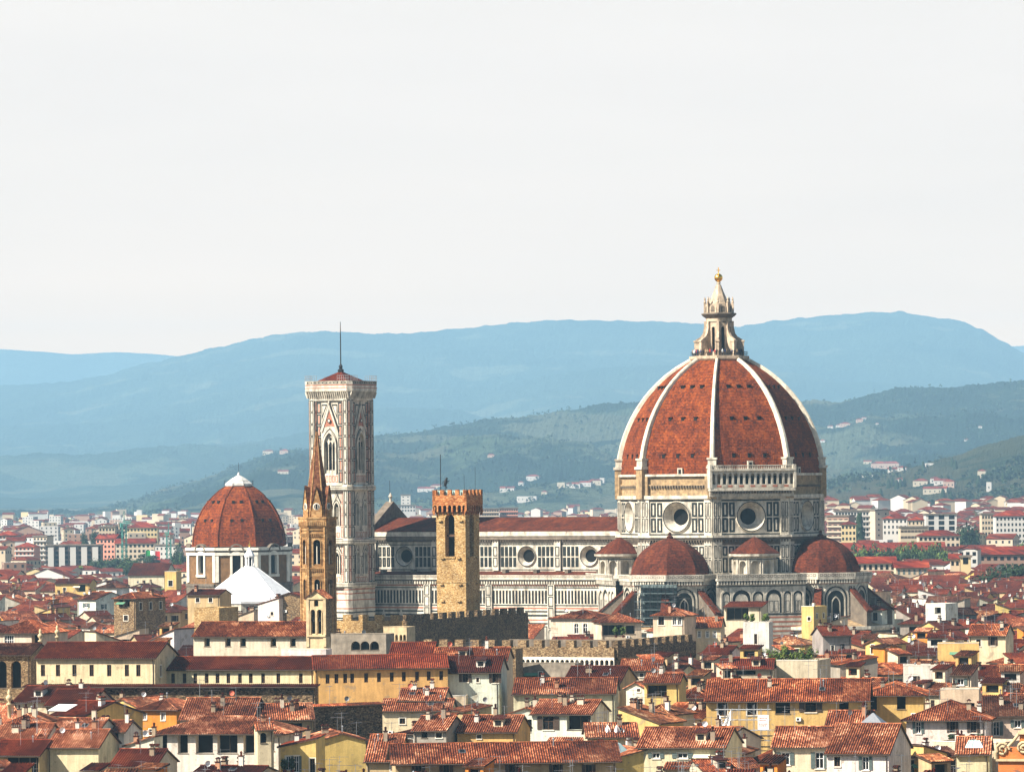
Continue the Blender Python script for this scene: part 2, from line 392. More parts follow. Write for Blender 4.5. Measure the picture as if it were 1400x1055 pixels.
# lower drum 0..43
mb = MB(); inner = []
for k, a in enumerate(range(0, 360, 45)):
    f = faces[k]
    mb.quad(f, -FW, FW, 0, 43, 0, WH)
    mb.grid(f, -FW + 2.4, FW - 2.4, 34, 38.2, 9, 1, .2, .4, .04, GR); mb.grid(f, -FW + 2.4, FW - 2.4, 38.4, 41.2, 9, 1, .2, .4, .04, GR)
    mb.quad(f, -FW, FW, 41.4, 43, .05, GM)
    for s_ in (-1, 1):
        mb.box(f, s_ * (FW - 1.2) - 1.2, s_ * (FW - 1.2) + 1.2, 0, 43, 0, .45, WH)
        mb.grid(f, s_ * (FW - 1.2) - 1.1, s_ * (FW - 1.2) + 1.1, 34, 41.4, 2, 2, .15, .2, .48, GR)
mb.build('lower_drum', MARB, cath)
mb = MB()
for f in faces:                                     # dark cornice
    mb.box(f, -FW - .4, FW + .4, 42.7, 43.3, -1, .8, GM); mb.box(f, -FW - .6, FW + .6, 43.3, 43.9, -1, 1.2, WH)
    for i in range(26): mb.box(f, -FW + .2 + i * .8, -FW + .5 + i * .8, 42.1, 42.7, 0, .7, GM)
mb.build('cornice', MARB, cath)
# drum with round windows
mb = MB()
for k, f in enumerate(faces):
    mb.wallround(f, -FW, FW, 43.9, 53.4, 0, 48.7, 3.7, WH)
    mb.grid(f, -FW + 2.5, -4.2, 44.5, 52.6, 2, 2, .16, .52, .04, GR); mb.grid(f, 4.2, FW - 2.5, 44.5, 52.6, 2, 2, .16, .52, .04, GR)
    mb.quad(f, -FW, FW, 52.75, 53.15, .05, GR); mb.quad(f, -FW, FW, 43.95, 44.3, .05, GR)
    for s_ in (-1, 1):
        c0 = s_ * (FW - 1.15)
        mb.box(f, c0 - 1.15, c0 + 1.15, 43.9, 53.4, 0, .4, WH)
        mb.grid(f, c0 - 1.0, c0 + 1.0, 44.5, 52.6, 2, 2, .12, .2, .43, GR)
mb.build('drum', MARB, cath)
for f in faces[:2] + faces[6:] + faces[2:3]:
    mb = MB(); mb.ring(f, 0, 48.7, 4.25, 0, 4.0, .5, WH); mb.ring(f, 0, 48.7, 4.0, .5, 3.75, .45, GR); mb.ring(f, 0, 48.7, 3.75, .45, 2.15, -2.2, WH)
    w = mb.build('round_window', MARB, cath); g = MB(); g.disc(f, 0, 48.7, 2.2, -2.25, 0); g.build('pane', M['glass'], w)
# rough masonry band under the dome
mb = MB()
for k, f in enumerate(faces):
    mb.box(f, -FW - .15, FW + .15, 53.4, 54.3, -1, .75, WH)
    mb.quad(f, -FW, FW, 54.3, 59.4, -.35, RS)
    for i in range(26): mb.box(f, -FW + .2 + i * .8, -FW + .6 + i * .8, 56.3, 56.9, -.35, .2, GM)
    mb.box(f, -FW, FW, 56.9, 57.25, -.35, .1, RS)
    mb.box(f, -FW - .1, FW + .1, 59.3, 59.9, -1, .4, WH)
    for s_ in (-1, 1): mb.box(f, s_ * (FW - 1.0) - 1.0, s_ * (FW - 1.0) + 1.0, 54.3, 59.3, -.35, .5, RS)
mb.build('masonry_band', MARB, cath)
# gallery on the south-east face
f = faces[1]; mb = MB(); G0 = -FW - 1.1; G1 = FW + 1.1
mb.box(f, G0 - .2, G1 + .2, 55.4, 56.1, 0, 2.3, WH); mb.box(f, G0, G1, 53.9, 55.4, 0, 1.3, WH)
for i in range(30): mb.box(f, G0 + .1 + i * .75, G0 + .4 + i * .75, 54.7, 55.4, 1.3, 2.0, GM)
n_ = 15; w_ = (G1 - G0) / n_
mb.wall(Fr(f.P(0, 0, 2.0)[0], f.P(0, 0, 2.0)[1], 45), G0, G1, 56.1, 60.6, [(G0 + i * w_ + .28, G0 + (i + 1) * w_ - .28, 57.1, 59.9, 'round', .5) for i in range(n_)], WH, .5, WH)
mb.quad(f, G0, G1, 56.1, 60.6, .25, BL)
mb.box(f, G0 - .3, G1 + .3, 60.6, 61.1, 0, 2.5, WH)
for i in range(46): mb.box(f, G0 + i * .49, G0 + .22 + i * .49, 61.1, 61.9, 2.1, 2.3, WH)
mb.box(f, G0, G1, 61.9, 62.1, 2.0, 2.4, WH)
for e_ in (G0, G1): mb.box(f, e_ - .35, e_ + .35, 56.1, 62.2, 0, 2.4, WH)
for i in range(n_): mb.box(f, G0 + i * w_ + .15, G0 + (i + 1) * w_ - .15, 56.35, 56.9, 2.0, 2.06, PK if i % 2 else WH)
mb.build('gallery', MARB, cath)
# dome shell
A_, RHO, Z0 = 8.62, 35.92, 58.0
mb = MB()
zs = [59.8] + [62 + i * 1.75 for i in range(17)] + [90.4]
for k in range(8):
    a0, a1 = R(-112.5 + 45 * k), R(-67.5 + 45 * k)
    for z, z2 in zip(zs, zs[1:]):
        r1, r2 = prof(A_, RHO, Z0, z) - .3, prof(A_, RHO, Z0, z2) - .3
        h1, h2 = r1 * math.sin(R(22.5)), r2 * math.sin(R(22.5)); q = 30 * k
        nn = 3
        for i in range(nn):
            t0, t1 = i / nn, (i + 1) / nn
            def pt(r, z, t): 
                x0, y0, x1, y1 = r * math.cos(a0), r * math.sin(a0), r * math.cos(a1), r * math.sin(a1)
                return (x0 + (x1 - x0) * t, y0 + (y1 - y0) * t, z)
            mb.poly([pt(r1, z, t0), pt(r1, z, t1), pt(r2, z2, t1), pt(r2, z2, t0)], 0,
                    [(q + h1 * (2 * t0 - 1), (z - 58) * 1.2), (q + h1 * (2 * t1 - 1), (z - 58) * 1.2), (q + h2 * (2 * t1 - 1), (z2 - 58) * 1.2), (q + h2 * (2 * t0 - 1), (z2 - 58) * 1.2)])
mb.build('dome_shell', [M['dome']], cath)
for k in range(8):                                  # marble ribs
    a = -22.5 + 45 * k; f = Fr(0, 0, a); mb = MB(); prev = None
    for z in [59.9] + [61.5 + 1.9 * i for i in range(15)] + [90.2]:
        r = prof(A_, RHO, Z0, z); hw = .64 - (z - 60) / 30 * .22
        zt = (z - Z0) / RHO; rr = r + .75; 
        sec = [f.P(-hw, z, r - .6), f.P(-hw, z, r + .5), f.P(-hw * .55, z + zt * .3, rr), f.P(hw * .55, z + zt * .3, rr), f.P(hw, z, r + .5), f.P(hw, z, r - .6)]
        if prev:
            for i in range(5): mb.poly([prev[i], prev[i + 1], sec[i + 1], sec[i]], 0)
        prev = sec
    mb.build('rib', [M['marble_clean']], cath)
    mb = MB(); mb.box(f, -1.2, 1.2, 53.4, 61.2, RD - 1.4, RD + .9, RS); mb.box(f, -1.5, 1.5, 61.2, 61.9, RD - 1.2, RD + 1.2, WH)
    mb.box(f, -1.1, 1.1, 61.9, 63.6, RD - 1.6, RD + .7, WH); mb.box(f, -1.35, 1.35, 63.6, 64.1, RD - 1.5, RD + .9, WH)
    mb.build('rib_pedestal', MARB, cath)
for k in (7, 0, 1, 2):                              # putlog openings in rows of three
    for zz in (64.2, 73.8, 82.2):
        r = (prof(A_, RHO, Z0, zz) - .3) * math.cos(R(22.5)); hw = r * math.tan(R(22.5))
        for t in (-.42, 0, .42):
            mb = MB(); a = 45 * k; f = Fr(r * math.sin(R(a)), -r * math.cos(R(a)), a); sl = (zz - Z0) / RHO
            mb.box(f, t * hw - .42, t * hw + .42, zz - .1, zz + .9, -1.6, .12 - sl * .3, BL)
            mb.box(f, t * hw - .6, t * hw + .6, zz + .9, zz + 1.1, -1.6, .3 - sl * .3, TL)
            mb.build('roof_opening', MARB, cath)
for k, t in ((0, .1), (1, .0), (2, -.4)):
    f = faces[k]; mb = MB(); mb.box(f, t * FW - .7, t * FW + .7, 61.1 if k == 1 else 59.6, 63.2 if k == 1 else 61.5, -1.3, .3, WH); mb.box(f, t * FW - .4, t * FW + .4, 61.2 if k == 1 else 59.8, 62.8 if k == 1 else 61.1, .3, .33, BL)
    mb.build('dormer', MARB, cath)
# lantern
lan = MB()
lan.loft([ngon(7.7, 90.0), ngon(8.0, 90.4), ngon(8.0, 91.1), ngon(7.6, 91.15)], 0)
lan.loft([ngon(3.9, 91.1), ngon(3.9, 92.4)], 0)
LR = 3.5; lap = LR * math.cos(R(22.5)); lfw = LR * math.sin(R(22.5))
for a in range(0, 360, 45):
    f = Fr(lap * math.sin(R(a)), -lap * math.cos(R(a)), a)
    lan.wall(f, -lfw, lfw, 91.1, 101.3, [(-.5, .5, 92.2, 98.9, 'round', .5)], 0, .5, 0, 1)
    lan.archband(f, 0, 1.0, 92.2, 98.9, .22, 0, .15, 0)
    lan.quad(f, -lfw, lfw, 100.0, 100.3, .03, 3)
    g = Fr(0, 0, a + 22.5)                            # corner buttress with scroll and niche
    lan.box(g, -.32, .32, 91.1, 100.4, LR - .6, LR + .45, 0)
    lan.box(g, -.45, .45, 91.1, 94.9, 5.3, 6.6, 0); lan.box(g, -.6, .6, 94.9, 95.3, 5.1, 6.8, 0)
    pts = [(4.0, 98.6), (4.3, 97.2), (4.9, 96.3), (5.6, 95.9), (6.5, 95.3)]
    for (d0, z0), (d1, z1) in zip(pts, pts[1:]):
        b = [g.P(-.35, 94.6 if d0 > 4.9 else 92, d0), g.P(.35, 94.6 if d0 > 4.9 else 92, d0), g.P(.35, 94.6 if d0 > 4.9 else 92, d1), g.P(-.35, 94.6 if d0 > 4.9 else 92, d1)]
        lan.hexa(b, [g.P(-.35, z0, d0), g.P(.35, z0, d0), g.P(.35, z1, d1), g.P(-.35, z1, d1)], 0)
    lan.box(g, -.28, .28, 102.6, 105.2, 3.3, 4.0, 0); lan.lathe(*g.P(0, 0, 3.7)[:2], [(.3, 105.2), (.42, 105.5), (.2, 105.9), (.3, 106.2), (.05, 106.9)], 6, 0)
    f2 = Fr(0, 0, a); lan.box(f2, -.95, .95, 102.6, 103.9, 2.9, 3.5, 0); lan.arch(f2, 0, 1.9, 103.9, 104.9, 3.5, 0); lan.arch(f2, 0, 1.2, 102.8, 104.4, 3.52, 3)
lan.loft([ngon(3.5, 101.2), ngon(3.9, 101.5), ngon(4.2, 101.7), ngon(4.7, 102.2), ngon(4.7, 102.45), ngon(4.1, 102.6)], 3)
lan.loft([ngon(3.0, 102.5), ngon(3.0, 105)], 0)
lan.loft([ngon(2.7, 105), ngon(2.2, 106.2), ngon(1.45, 108), ngon(.75, 109.8), ngon(.4, 110.4), ngon(.6, 110.5), ngon(.5, 110.8)], 0)
mlan = simple('lantern_stone', (.56, .43, .30), .7, .4, 1.4, dirt=.8)
lan = lan.build('lantern', [mlan, M['black'], M['pink'], M['grime']], cath)
mb = MB(); mb.lathe(0, 0, [(.25, 110.7), (.5, 110.8)] + [(1.12 * math.sin(R(a)), 111.95 - 1.12 * math.cos(R(a))) for a in range(20, 180, 16)] + [(.1, 113.05)], 16)
mb.build('golden_ball', [M['gold']], lan, smooth=True)
mb = MB(); mb.cube(-.09, .09, -.09, .09, 113, 114.7); f = Fr(0, 0, 20); mb.box(f, -.5, .5, 113.85, 114.05, -.08, .08); mb.build('cross', [M['gold']], lan)
mb = MB(); rr = [ngon(7.6, 91.2), ngon(7.6, 92.3)]
for z in (91.7, 92.25):
    for i in range(8):
        mb.tube([ngon(7.6, z)[i], ngon(7.6, z)[(i + 1) % 8]], .05, 4)
for i in range(8):
    p, q = Vector(rr[0][i]), Vector(rr[0][(i + 1) % 8])
    for t in range(8): a = p.lerp(q, t / 8); mb.tube([tuple(a), (a.x, a.y, 92.3)], .03, 4)
mb.build('railing', [M['darkmetal']], lan)
# tribunes: south, east, north
def tribune(a, name, scaf):
    cx, cy = 29.3 * math.sin(R(a)), -29.3 * math.cos(R(a)); Rt = 12.45; ap = Rt * math.cos(R(22.5)); fw = Rt * math.sin(R(22.5))
    mb = MB()
    for k in range(8):
        b = a + 45 * k
        if k in (4,): continue
        f = Fr(cx + ap * math.sin(R(b)), cy - ap * math.cos(R(b)), b)
        mb.quad(f, -fw, fw, 0, 31.5, 0, WH)
        # striped cladding and blind arch with tall window
        for z in (15.2, 16.4, 17.6, 18.8, 20.0, 21.2, 22.4): mb.quad(f, -fw, fw, z, z + .5, .04, GR if int(z * 10) % 4 else PK)
        mb.archband(f, 0, 6.2, 22.6, 30.6, .5, 0, .3, WH, legs=True); mb.archband(f, 0, 5.4, 22.6, 30.1, .25, 0, .32, GR); mb.archband(f, 0, 4.6, 22.6, 29.3, .4, 0, .25, WH)
        mb.arch(f, 0, 4.6, 22.6, 29.3, .05, GR); mb.arch(f, 0, 1.9, 18.0, 27.4, .1, BL, 'point'); mb.archband(f, 0, 1.9, 18, 27.4, .3, .05, .2, WH, 'point')
        for s_ in (-1, 1): mb.grid(f, s_ * 4.05 - .55, s_ * 4.05 + .55, 23, 30.4, 1, 3, .1, .2, .04, GR)
        # corbel table and parapet
        for i in range(13):
            u = -fw + (i + .5) * 2 * fw / 13
            mb.box(f, u - .2, u + .2, 31.2, 32.2, 0, .85, WH); mb.quad(f, u + .2, u + .53, 31.6, 32.2, .06, BL)
        mb.box(f, -fw - .35, fw + .35, 32.2, 32.7, -.5, 1.0, WH); mb.quad(f, -fw, fw, 31.0, 31.2, .05, PK)
        mb.box(f, -fw - .42, fw + .42, 32.7, 33.9, .6, 1.05, WH); mb.grid(f, -fw, fw, 32.85, 33.75, 9, 1, .12, .14, 1.08, GM)
    mb.loft([ngon(Rt, 31.4, 8, 22.5 + a, cx, cy), ngon(Rt, 33.0, 8, 22.5 + a, cx, cy)], WH)
    t = mb.build(name, MARB, cath)
    mb = MB(); hs = [0, .8, 2, 3.3, 4.6, 5.9, 7.1, 8.2, 9.1, 9.8, 10.3]
    rings = [ngon(max(.15, -2 + math.sqrt(12.4 ** 2 - (h * 1.19) ** 2)), 33.0 + h, 8, 22.5 + a, cx, cy) for h in hs]
    for k in range(8):
        for r0, r1, h0, h1 in zip(rings, rings[1:], hs, hs[1:]):
            p0, p1, q1, q0 = r0[k], r0[(k + 1) % 8], r1[(k + 1) % 8], r1[k]
            L0, L1 = math.dist(p0, p1) / 2, math.dist(q0, q1) / 2
            mb.poly([p0, p1, q1, q0], 0, [(k * 20 - L0, h0 * 1.3), (k * 20 + L0, h0 * 1.3), (k * 20 + L1, h1 * 1.3), (k * 20 - L1, h1 * 1.3)])
    mb.lathe(cx, cy, [(.8, 43.0), (.9, 43.6), (.35, 44.0), (.5, 44.5), (.05, 44.9)], 8)
    mb.build('half_dome', [M['tiles_dark']], t)
    for k in (-2, -1, 0, 1, 2):                        # sloping tiled buttresses between the chapels
        b = a + 22.5 + 45 * k
        if abs(k + .5) > 2: continue
        f = Fr(cx, cy, b); mb = MB(); d0, d1 = Rt - .2, Rt + 6.2
        mb.hexa([f.P(-.8, 10, d0), f.P(.8, 10, d0), f.P(.8, 10, d1), f.P(-.8, 10, d1)], [f.P(-.8, 29.2, d0), f.P(.8, 29.2, d0), f.P(.8, 23.8, d1), f.P(-.8, 23.8, d1)], 0)
        mb.hexa([f.P(-1.1, 29.3, d0), f.P(1.1, 29.3, d0), f.P(1.1, 23.6, d1 + .4), f.P(-1.1, 23.6, d1 + .4)], [f.P(-.9, 29.9, d0), f.P(.9, 29.9, d0), f.P(.9, 24.2, d1 + .4), f.P(-.9, 24.2, d1 + .4)], 1)
        mb.build('buttress', [M['grime'], M['tiles_dark']], t)
    mb = MB()                                          # ring of low chapels
    r2 = Rt + 6.0; ap2 = r2 * math.cos(R(22.5)); fw2 = r2 * math.sin(R(22.5))
    for k in (-2, -1, 0, 1, 2):
        b = a + 45 * k; f = Fr(cx + ap2 * math.sin(R(b)), cy - ap2 * math.cos(R(b)), b)
        mb.quad(f, -fw2, fw2, 0, 20, 0, WH)
        for z in range(2, 19, 2): mb.quad(f, -fw2, fw2, z, z + .7, .04, GR if z % 4 else PK)
        mb.box(f, -fw2 - .3, fw2 + .3, 19.2, 20, -1, .6, WH)
        p, q = f.P(-fw2, 20), f.P(fw2, 20); g = Fr(cx + ap * math.sin(R(b)), cy - ap * math.cos(R(b)), b)
        mb.poly([p, q, g.P(fw, 21.5, 0), g.P(-fw, 21.5, 0)], RS)
    mb.build('chapel_ring', MARB, t)
    return t
tribune(0, 'tribune', True); tribune(90, 'tribune', False); tribune(180, 'tribune', False)
# walls and little round exedrae on the diagonals
for a in (45, -45):
    mb = MB(); f = Fr(33 * math.sin(R(a)), -33 * math.cos(R(a)), a); fw = 12.2
    mb.quad(f, -fw, fw, 0, 31.4, 0, WH)
    for z in (14, 15.2, 16.4, 17.6, 18.8, 20, 21.2, 22.4): mb.quad(f, -fw, fw, z, z + .45, .04, GR if int(z * 10) % 4 else PK)
    u = -10.6
    for w in (2.2, 5.0, 3.0, 4.4, 2.0, 2.6):
        mb.archband(f, u + w / 2, w, 23.8, 29.8 if w > 4 else 29.4, .42, 0, .28, WH); mb.arch(f, u + w / 2, w, 23.8, 29.8 if w > 4 else 29.4, .05, GR)
        mb.arch(f, u + w / 2, w * .72, 23.8, 28.8, .1, WH); mb.grid(f, u + w * .2, u + w * .8, 23.9, 27, 2 if w > 2.5 else 1, 1, .1, .14, .12, GR); u += w + .55
    mb.quad(f, -fw, fw, 23.2, 23.5, .05, GR); mb.quad(f, -fw, fw, 30.6, 30.85, .05, GR)
    for i in range(31):
        u = -fw + .4 + i * .8; mb.box(f, u - .2, u + .2, 31.2, 32.2, 0, .85, WH); mb.quad(f, u + .2, u + .6, 31.6, 32.2, .06, BL)
    mb.box(f, -fw, fw, 32.2, 32.7, -.5, 1.0, WH); mb.box(f, -fw, fw, 32.7, 33.9, .6, 1.05, WH); mb.grid(f, -fw, fw, 32.85, 33.75, 24, 1, .12, .14, 1.08, GM)
    mb.poly([f.P(-fw, 32.6), f.P(fw, 32.6), f.P(fw, 32.6, -10), f.P(-fw, 32.6, -10)], GM)
    w = mb.build('sacristy_wall', MARB, cath)
    mb = MB(); cx, cy = 28.2 * math.sin(R(a)), -28.2 * math.cos(R(a)); rr = 5.6
    for k in range(10):
        b = a + 36 * k + 18; ap3 = rr * math.cos(R(18)); f3 = rr * math.sin(R(18)); g = Fr(cx + ap3 * math.sin(R(b)), cy - ap3 * math.cos(R(b)), b)
        mb.wall(g, -f3, f3, 32.6, 38.2, [(-1.05, 1.05, 33.4, 37.3, 'round', 1.1)], WH, 1.1, WH, WH)
        mb.quad(g, -f3, f3, 37.6, 37.8, .05, GR); mb.archband(g, 0, 2.1, 33.4, 37.3, .2, 0, .12, WH)
        for s_ in (-1, 1): mb.lathe(*g.P(s_ * 1.5, 0, .15)[:2], [(.2, 32.7), (.2, 37.4), (.3, 37.6)], 6, WH)
    mb.lathe(cx, cy, [(6.1, 38.2), (6.7, 38.5), (6.8, 39.0), (6.2, 39.05)], 20, WH)
    e = mb.build('exedra', MARB, cath)
    mb = MB(); mb.lathe(cx, cy, [(6.6, 39.05), (6.6, 39.2), (4.6, 40.6), (2.4, 42.2), (.2, 43.4)], 20); mb.build('conical_roof', [M['tiles_dark']], e)
# nave
L0, L1 = -22, -101.5; HN = 10.5
mb = MB(); f = Fr(0, -HN, 0)
bays = [-34.1, -53.25, -72.4, -91.6]; BW = 19.15
edges = [L0] + [b - BW / 2 for b in bays[:-1]] + [L1]
mb.quad(f, L1, L0, 0, 34.4, 0, WH)
for i, b in enumerate(bays):
    u1, u0 = edges[i], edges[i + 1]
    mb.wallround(f, u0, u1, 34.4, 44.6, b, 38.3, 2.35, WH)
    mb.grid(f, u0 + 1.3, b - 3.2, 35.2, 41.0, 4, 2, .16, .46, .05, GR); mb.grid(f, b + 3.2, u1 - 1.3, 35.2, 41.0, 4, 2, .16, .46, .05, GR)
    mb.box(f, u0 - .9, u0 + .9, 34.4, 43.2, 0, .5, WH); mb.grid(f, u0 - .8, u0 + .8, 35.2, 41, 1, 2, .15, .28, .53, GR)
    mb.tube([f.P(u0 + 1.1, 34.4, .3), f.P(u0 + 1.1, 43, .3)], .09, 5, BL)
    mb.ring(f, b, 38.3, 2.95, 0, 2.75, .4, WH); mb.ring(f, b, 38.3, 2.75, .4, 2.55, .36, GR)
for z, h in ((34.5, .25), (41.3, .22), (42.2, .3)): mb.quad(f, L1, L0, z, z + h, .06, GR)
mb.box(f, L1, L0, 42.7, 43.7, 0, 1.0, GM); mb.box(f, L1, L0, 43.7, 44.9, -.5, 1.2, WH)
for i in range(98): mb.box(f, L1 + .3 + i * .8, L1 + .65 + i * .8, 42.2, 42.75, 0, .8, GM)
g = Fr(0, HN, 180); mb.quad(g, -L0, -L1, 0, 44.8, 0, WH)
mb.quad(Fr(L1, 0, -90), -HN, HN, 0, 44.8, 0, WH)
nave = mb.build('nave_wall', MARB, cath)
for b in bays:
    mb = MB(); mb.ring(f, b, 38.3, 2.56, .36, 1.75, -1.0, 0); w = mb.build('round_window', [M['marble']], nave)
    g = MB(); g.disc(f, b, 38.3, 1.8, -1.02); g.build('pane', [M['glass']], w)
mb = MB()
mb.hexa([(L1, -HN - 1, 44.9), (L0, -HN - 1, 44.9), (L0, 0, 44.9), (L1, 0, 44.9)], [(L1, -HN - 1, 45.2), (L0, -HN - 1, 45.2), (L0, 0, 48.7), (L1, 0, 48.7)])
mb.m = [0] * len(mb.m)
mb.uv[4] = [(L1, 0), (L0, 0), (L0, 12), (L1, 12)]
mb.poly([(L0, HN + 1, 45.2), (L1, HN + 1, 45.2), (L1, 0, 48.7), (L0, 0, 48.7)], 0)
mb.build('nave_roof', [M['tiles_dark']], cath)
# aisle
f = Fr(0, -20.8, 0); mb = MB()
mb.quad(f, L1, L0, 0, 31.2, 0, WH)
for i in range(99):
    u = L1 + .4 + i * .8; mb.box(f, u - .2, u + .2, 31.0, 32.0, 0, .8, WH); mb.quad(f, u + .2, u + .6, 31.3, 32.0, .06, BL)
mb.box(f, L1, L0, 32.0, 32.5, -.5, 1.0, WH); mb.box(f, L1, L0, 32.5, 33.4, .6, 1.0, WH); mb.quad(f, L1, L0, 31.95, 32.2, 1.02, BL); mb.grid(f, L1, L0, 32.6, 33.3, 95, 1, .1, .12, 1.03, GM)
for z, h, c in ((30.5, .3, PK), (29.9, .25, GR), (25.2, .3, GR), (24.4, .4, PK), (23.5, .4, GR), (22.4, .5, GR), (21.3, .35, PK), (20.3, .4, GR)): mb.quad(f, L1, L0, z, z + h, .05, c)
for i in range(79): mb.quad(f, L1 + .4 + i, L1 + .95 + i, 25.8, 29.3, .05, GR); mb.quad(f, L1 + .45 + i, L1 + .9 + i, 26.0, 29.1, .07, BL)
for i in range(52): mb.frame(f, L1 + .3 + i * 1.5, L1 + 1.5 + i * 1.5, 15.2, 19.8, .25, .05, GR)
for i in range(5):
    u = L1 + 4 + i * BW; mb.box(f, u - 1, u + 1, 0, 31, 0, .6, WH); mb.grid(f, u - .9, u + .9, 16, 30.8, 1, 5, .12, .25, .63, GR)
    for q in (5.5, 11): mb.poly([f.P(u + q - 1.5, 19.8, .5), f.P(u + q + 1.5, 19.8, .5), f.P(u + q, 24.4, .5)], WH); mb.poly([f.P(u + q - .8, 20.2, .55), f.P(u + q + .8, 20.2, .55), f.P(u + q, 23, .55)], BL)
mb.quad(Fr(L1, -15.6, -90), -5.2, 5.2, 0, 32.5, 0, WH); mb.quad(Fr(0, 20.8, 180), -L0, -L1, 0, 32, 0, WH)
mb.build('aisle_wall', MARB, cath)
mb = MB(); mb.poly([(L1, -20.8, 32.6), (L0, -20.8, 32.6), (L0, -10.5, 34.2), (L1, -10.5, 34.2)], 0, [(L1, 0), (L0, 0), (L0, 10), (L1, 10)])
mb.poly([(L0, 20.8, 32.6), (L1, 20.8, 32.6), (L1, 10.5, 34.2), (L0, 10.5, 34.2)], 0)
mb.build('aisle_roof', [M['tiles_dark']], cath)
for i in range(8):                                  # little stone blocks standing on the aisle roof
    mb = MB(); u = -30 - i * 9.6; mb.box(Fr(0, -12.5, 0), u - .5, u + .5, 33, 34.6, -1, 1, 0); mb.build('roof_block', [M['grime']], cath)
# west front gable with stepped arcade
mb = MB(); x0, x1 = L1 - 2.2, L1 + .2
def gab(h): return [(-11.5, 46.2 + h), (0, 53.2 + h), (11.5, 46.2 + h)]
f = Fr(x1, 0, 90); b = Fr(x0, 0, 90)
for (u0, z0), (u1, z1) in zip(gab(0), gab(0)[1:]):
    mb.hexa([f.P(u0, 40), f.P(u1, 40), b.P(u1, 40), b.P(u0, 40)], [f.P(u0, z0), f.P(u1, z1), b.P(u1, z1), b.P(u0, z0)], GM)
    for k in range(12):
        t = (k + .3) / 12; u = u0 + (u1 - u0) * t; z = z0 + (z1 - z0) * t; mb.box(f, u, u + .5, z - 2.2, z - .6, .0, .06, GM)
mb.box(f, -13, 13, 34, 41, -2, 0, WH); mb.lathe(*f.P(0, 0, -1)[:2], [(.5, 53), (.3, 54), (.6, 54.6), (.1, 55.6)], 8, WH)
mb.build('front_gable', MARB, cath)
mb = MB(); mb.tube([(L1 - 1, 0, 55), (L1 - 1, 0, 59)], .07, 5); mb.build('lightning_rod', [M['darkmetal']], cath)
# scaffold with netting on the south tribune: bolted on, a thing of its own
sc = empty('scaffold', (55.4, 1250, 0), PHI, 'dark grey scaffold tower standing against the south apse wall of the cathedral', 'scaffold')
f = Fr(3.2, -44.6, 2); 
nb = MB(); nb.quad(f, -5.2, 5.2, 14, 31.5, -2.9, 0)
mb = MB(); mp_ = MB()
for i in range(6):
    u = -5.5 + i * 2.2
    for d in (0, -2.2): mb.tube([f.P(u, 10, d), f.P(u, 32, d)], .08, 4)
for j in range(10):
    z = 12.5 + j * 2.1
    for d in (0, -2.2): mb.tube([f.P(-5.7, z + .9, d), f.P(5.7, z + .9, d)], .06, 4)
    mp_.box(f, -5.7, 5.7, z - .12, z, -2.2, 0)
mb.build('scaffold_tubes', [M['darkmetal']], sc); mp_.build('scaffold_deck', [M['terrapink']], sc); nb.build('debris_net', [M['terrapink']], sc)
# visitors on the lantern balcony
def person_mesh(lean, arm):
    mb = MB()
    def ring(cx, cy, z, rx, ry, n=8): return [(cx + rx * math.cos(2 * math.pi * i / n), cy + ry * math.sin(2 * math.pi * i / n), z) for i in range(n)]
    mb.loft([ring(0, 0, .8, .17, .11), ring(0, 0, .98, .18, .12), ring(lean * .3, 0, 1.15, .16, .11), ring(lean * .6, 0, 1.38, .22, .12), ring(lean, 0, 1.47, .12, .09), ring(lean, 0, 1.5, .055, .055), ring(lean, 0, 1.56, .055, .06),
             ring(lean, -.01, 1.6, .075, .09), ring(lean, -.01, 1.68, .085, .1), ring(lean, 0, 1.75, .07, .085), ring(lean, 0, 1.79, .02, .03)], 0)
    for s_ in (-1, 1):
        mb.loft([ring(s_ * .1, -.04, 0, .05, .12), ring(s_ * .1, 0, .08, .045, .06), ring(s_ * .1, 0, .45, .06, .06), ring(s_ * .09, 0, .85, .09, .1)], 1)
        mb.tube([(s_ * .22 + lean * .6, 0, 1.4), (s_ * .27 + lean * .5, -.03, 1.12), (s_ * .2 + lean * .4, -.2 * arm, 1.12 - .2 * (1 - arm))], [.055, .045, .035], 6, 0)
    return mb
CL = [('black', (.015, .015, .02)), ('white', (.75, .74, .70)), ('red', (.45, .04, .03)), ('navy', (.02, .03, .09)), ('tan', (.35, .24, .14))]
protos = []
for nm, c in CL:
    protos.append((nm, [simple(nm + '_top', c, .9, .1), simple(nm + '_trousers', (.02, .02, .03), .9, .1)]))
rnd = random.Random(5); sk = simple('skin_and_hair', (.30, .16, .10), .7)
pm = [person_mesh(.03, .8), person_mesh(-.04, .2), person_mesh(0, .5)]
cache = {}
for i in range(34):
    a = -95 + i * 5.9 + rnd.uniform(-1.5, 1.5); c = rnd.choice([0, 0, 0, 1, 2, 3, 3, 4]); k = rnd.randrange(3); nm = protos[c][0]
    d = 7.1 / math.cos(R(((a + 22.5) % 45) - 22.5)) * .965 - .35
    root_a = a + PHI
    if (c, k) not in cache: o = pm[k].build('person', protos[c][1], smooth=True); cache[(c, k)] = o
    else: o = cache[(c, k)].copy(); COL.objects.link(o)
    o.location = (55.4 + d * math.sin(R(root_a)), 1250 - d * math.cos(R(root_a)), 91.15); o.rotation_euler = (0, 0, R(root_a + rnd.uniform(-60, 60)))
    o.scale = (1, 1, rnd.uniform(.94, 1.05))
    tag(o, f'visitor in a {nm} top standing at the railing of the lantern balcony', 'person', 'visitors in %s on the lantern balcony' % nm)
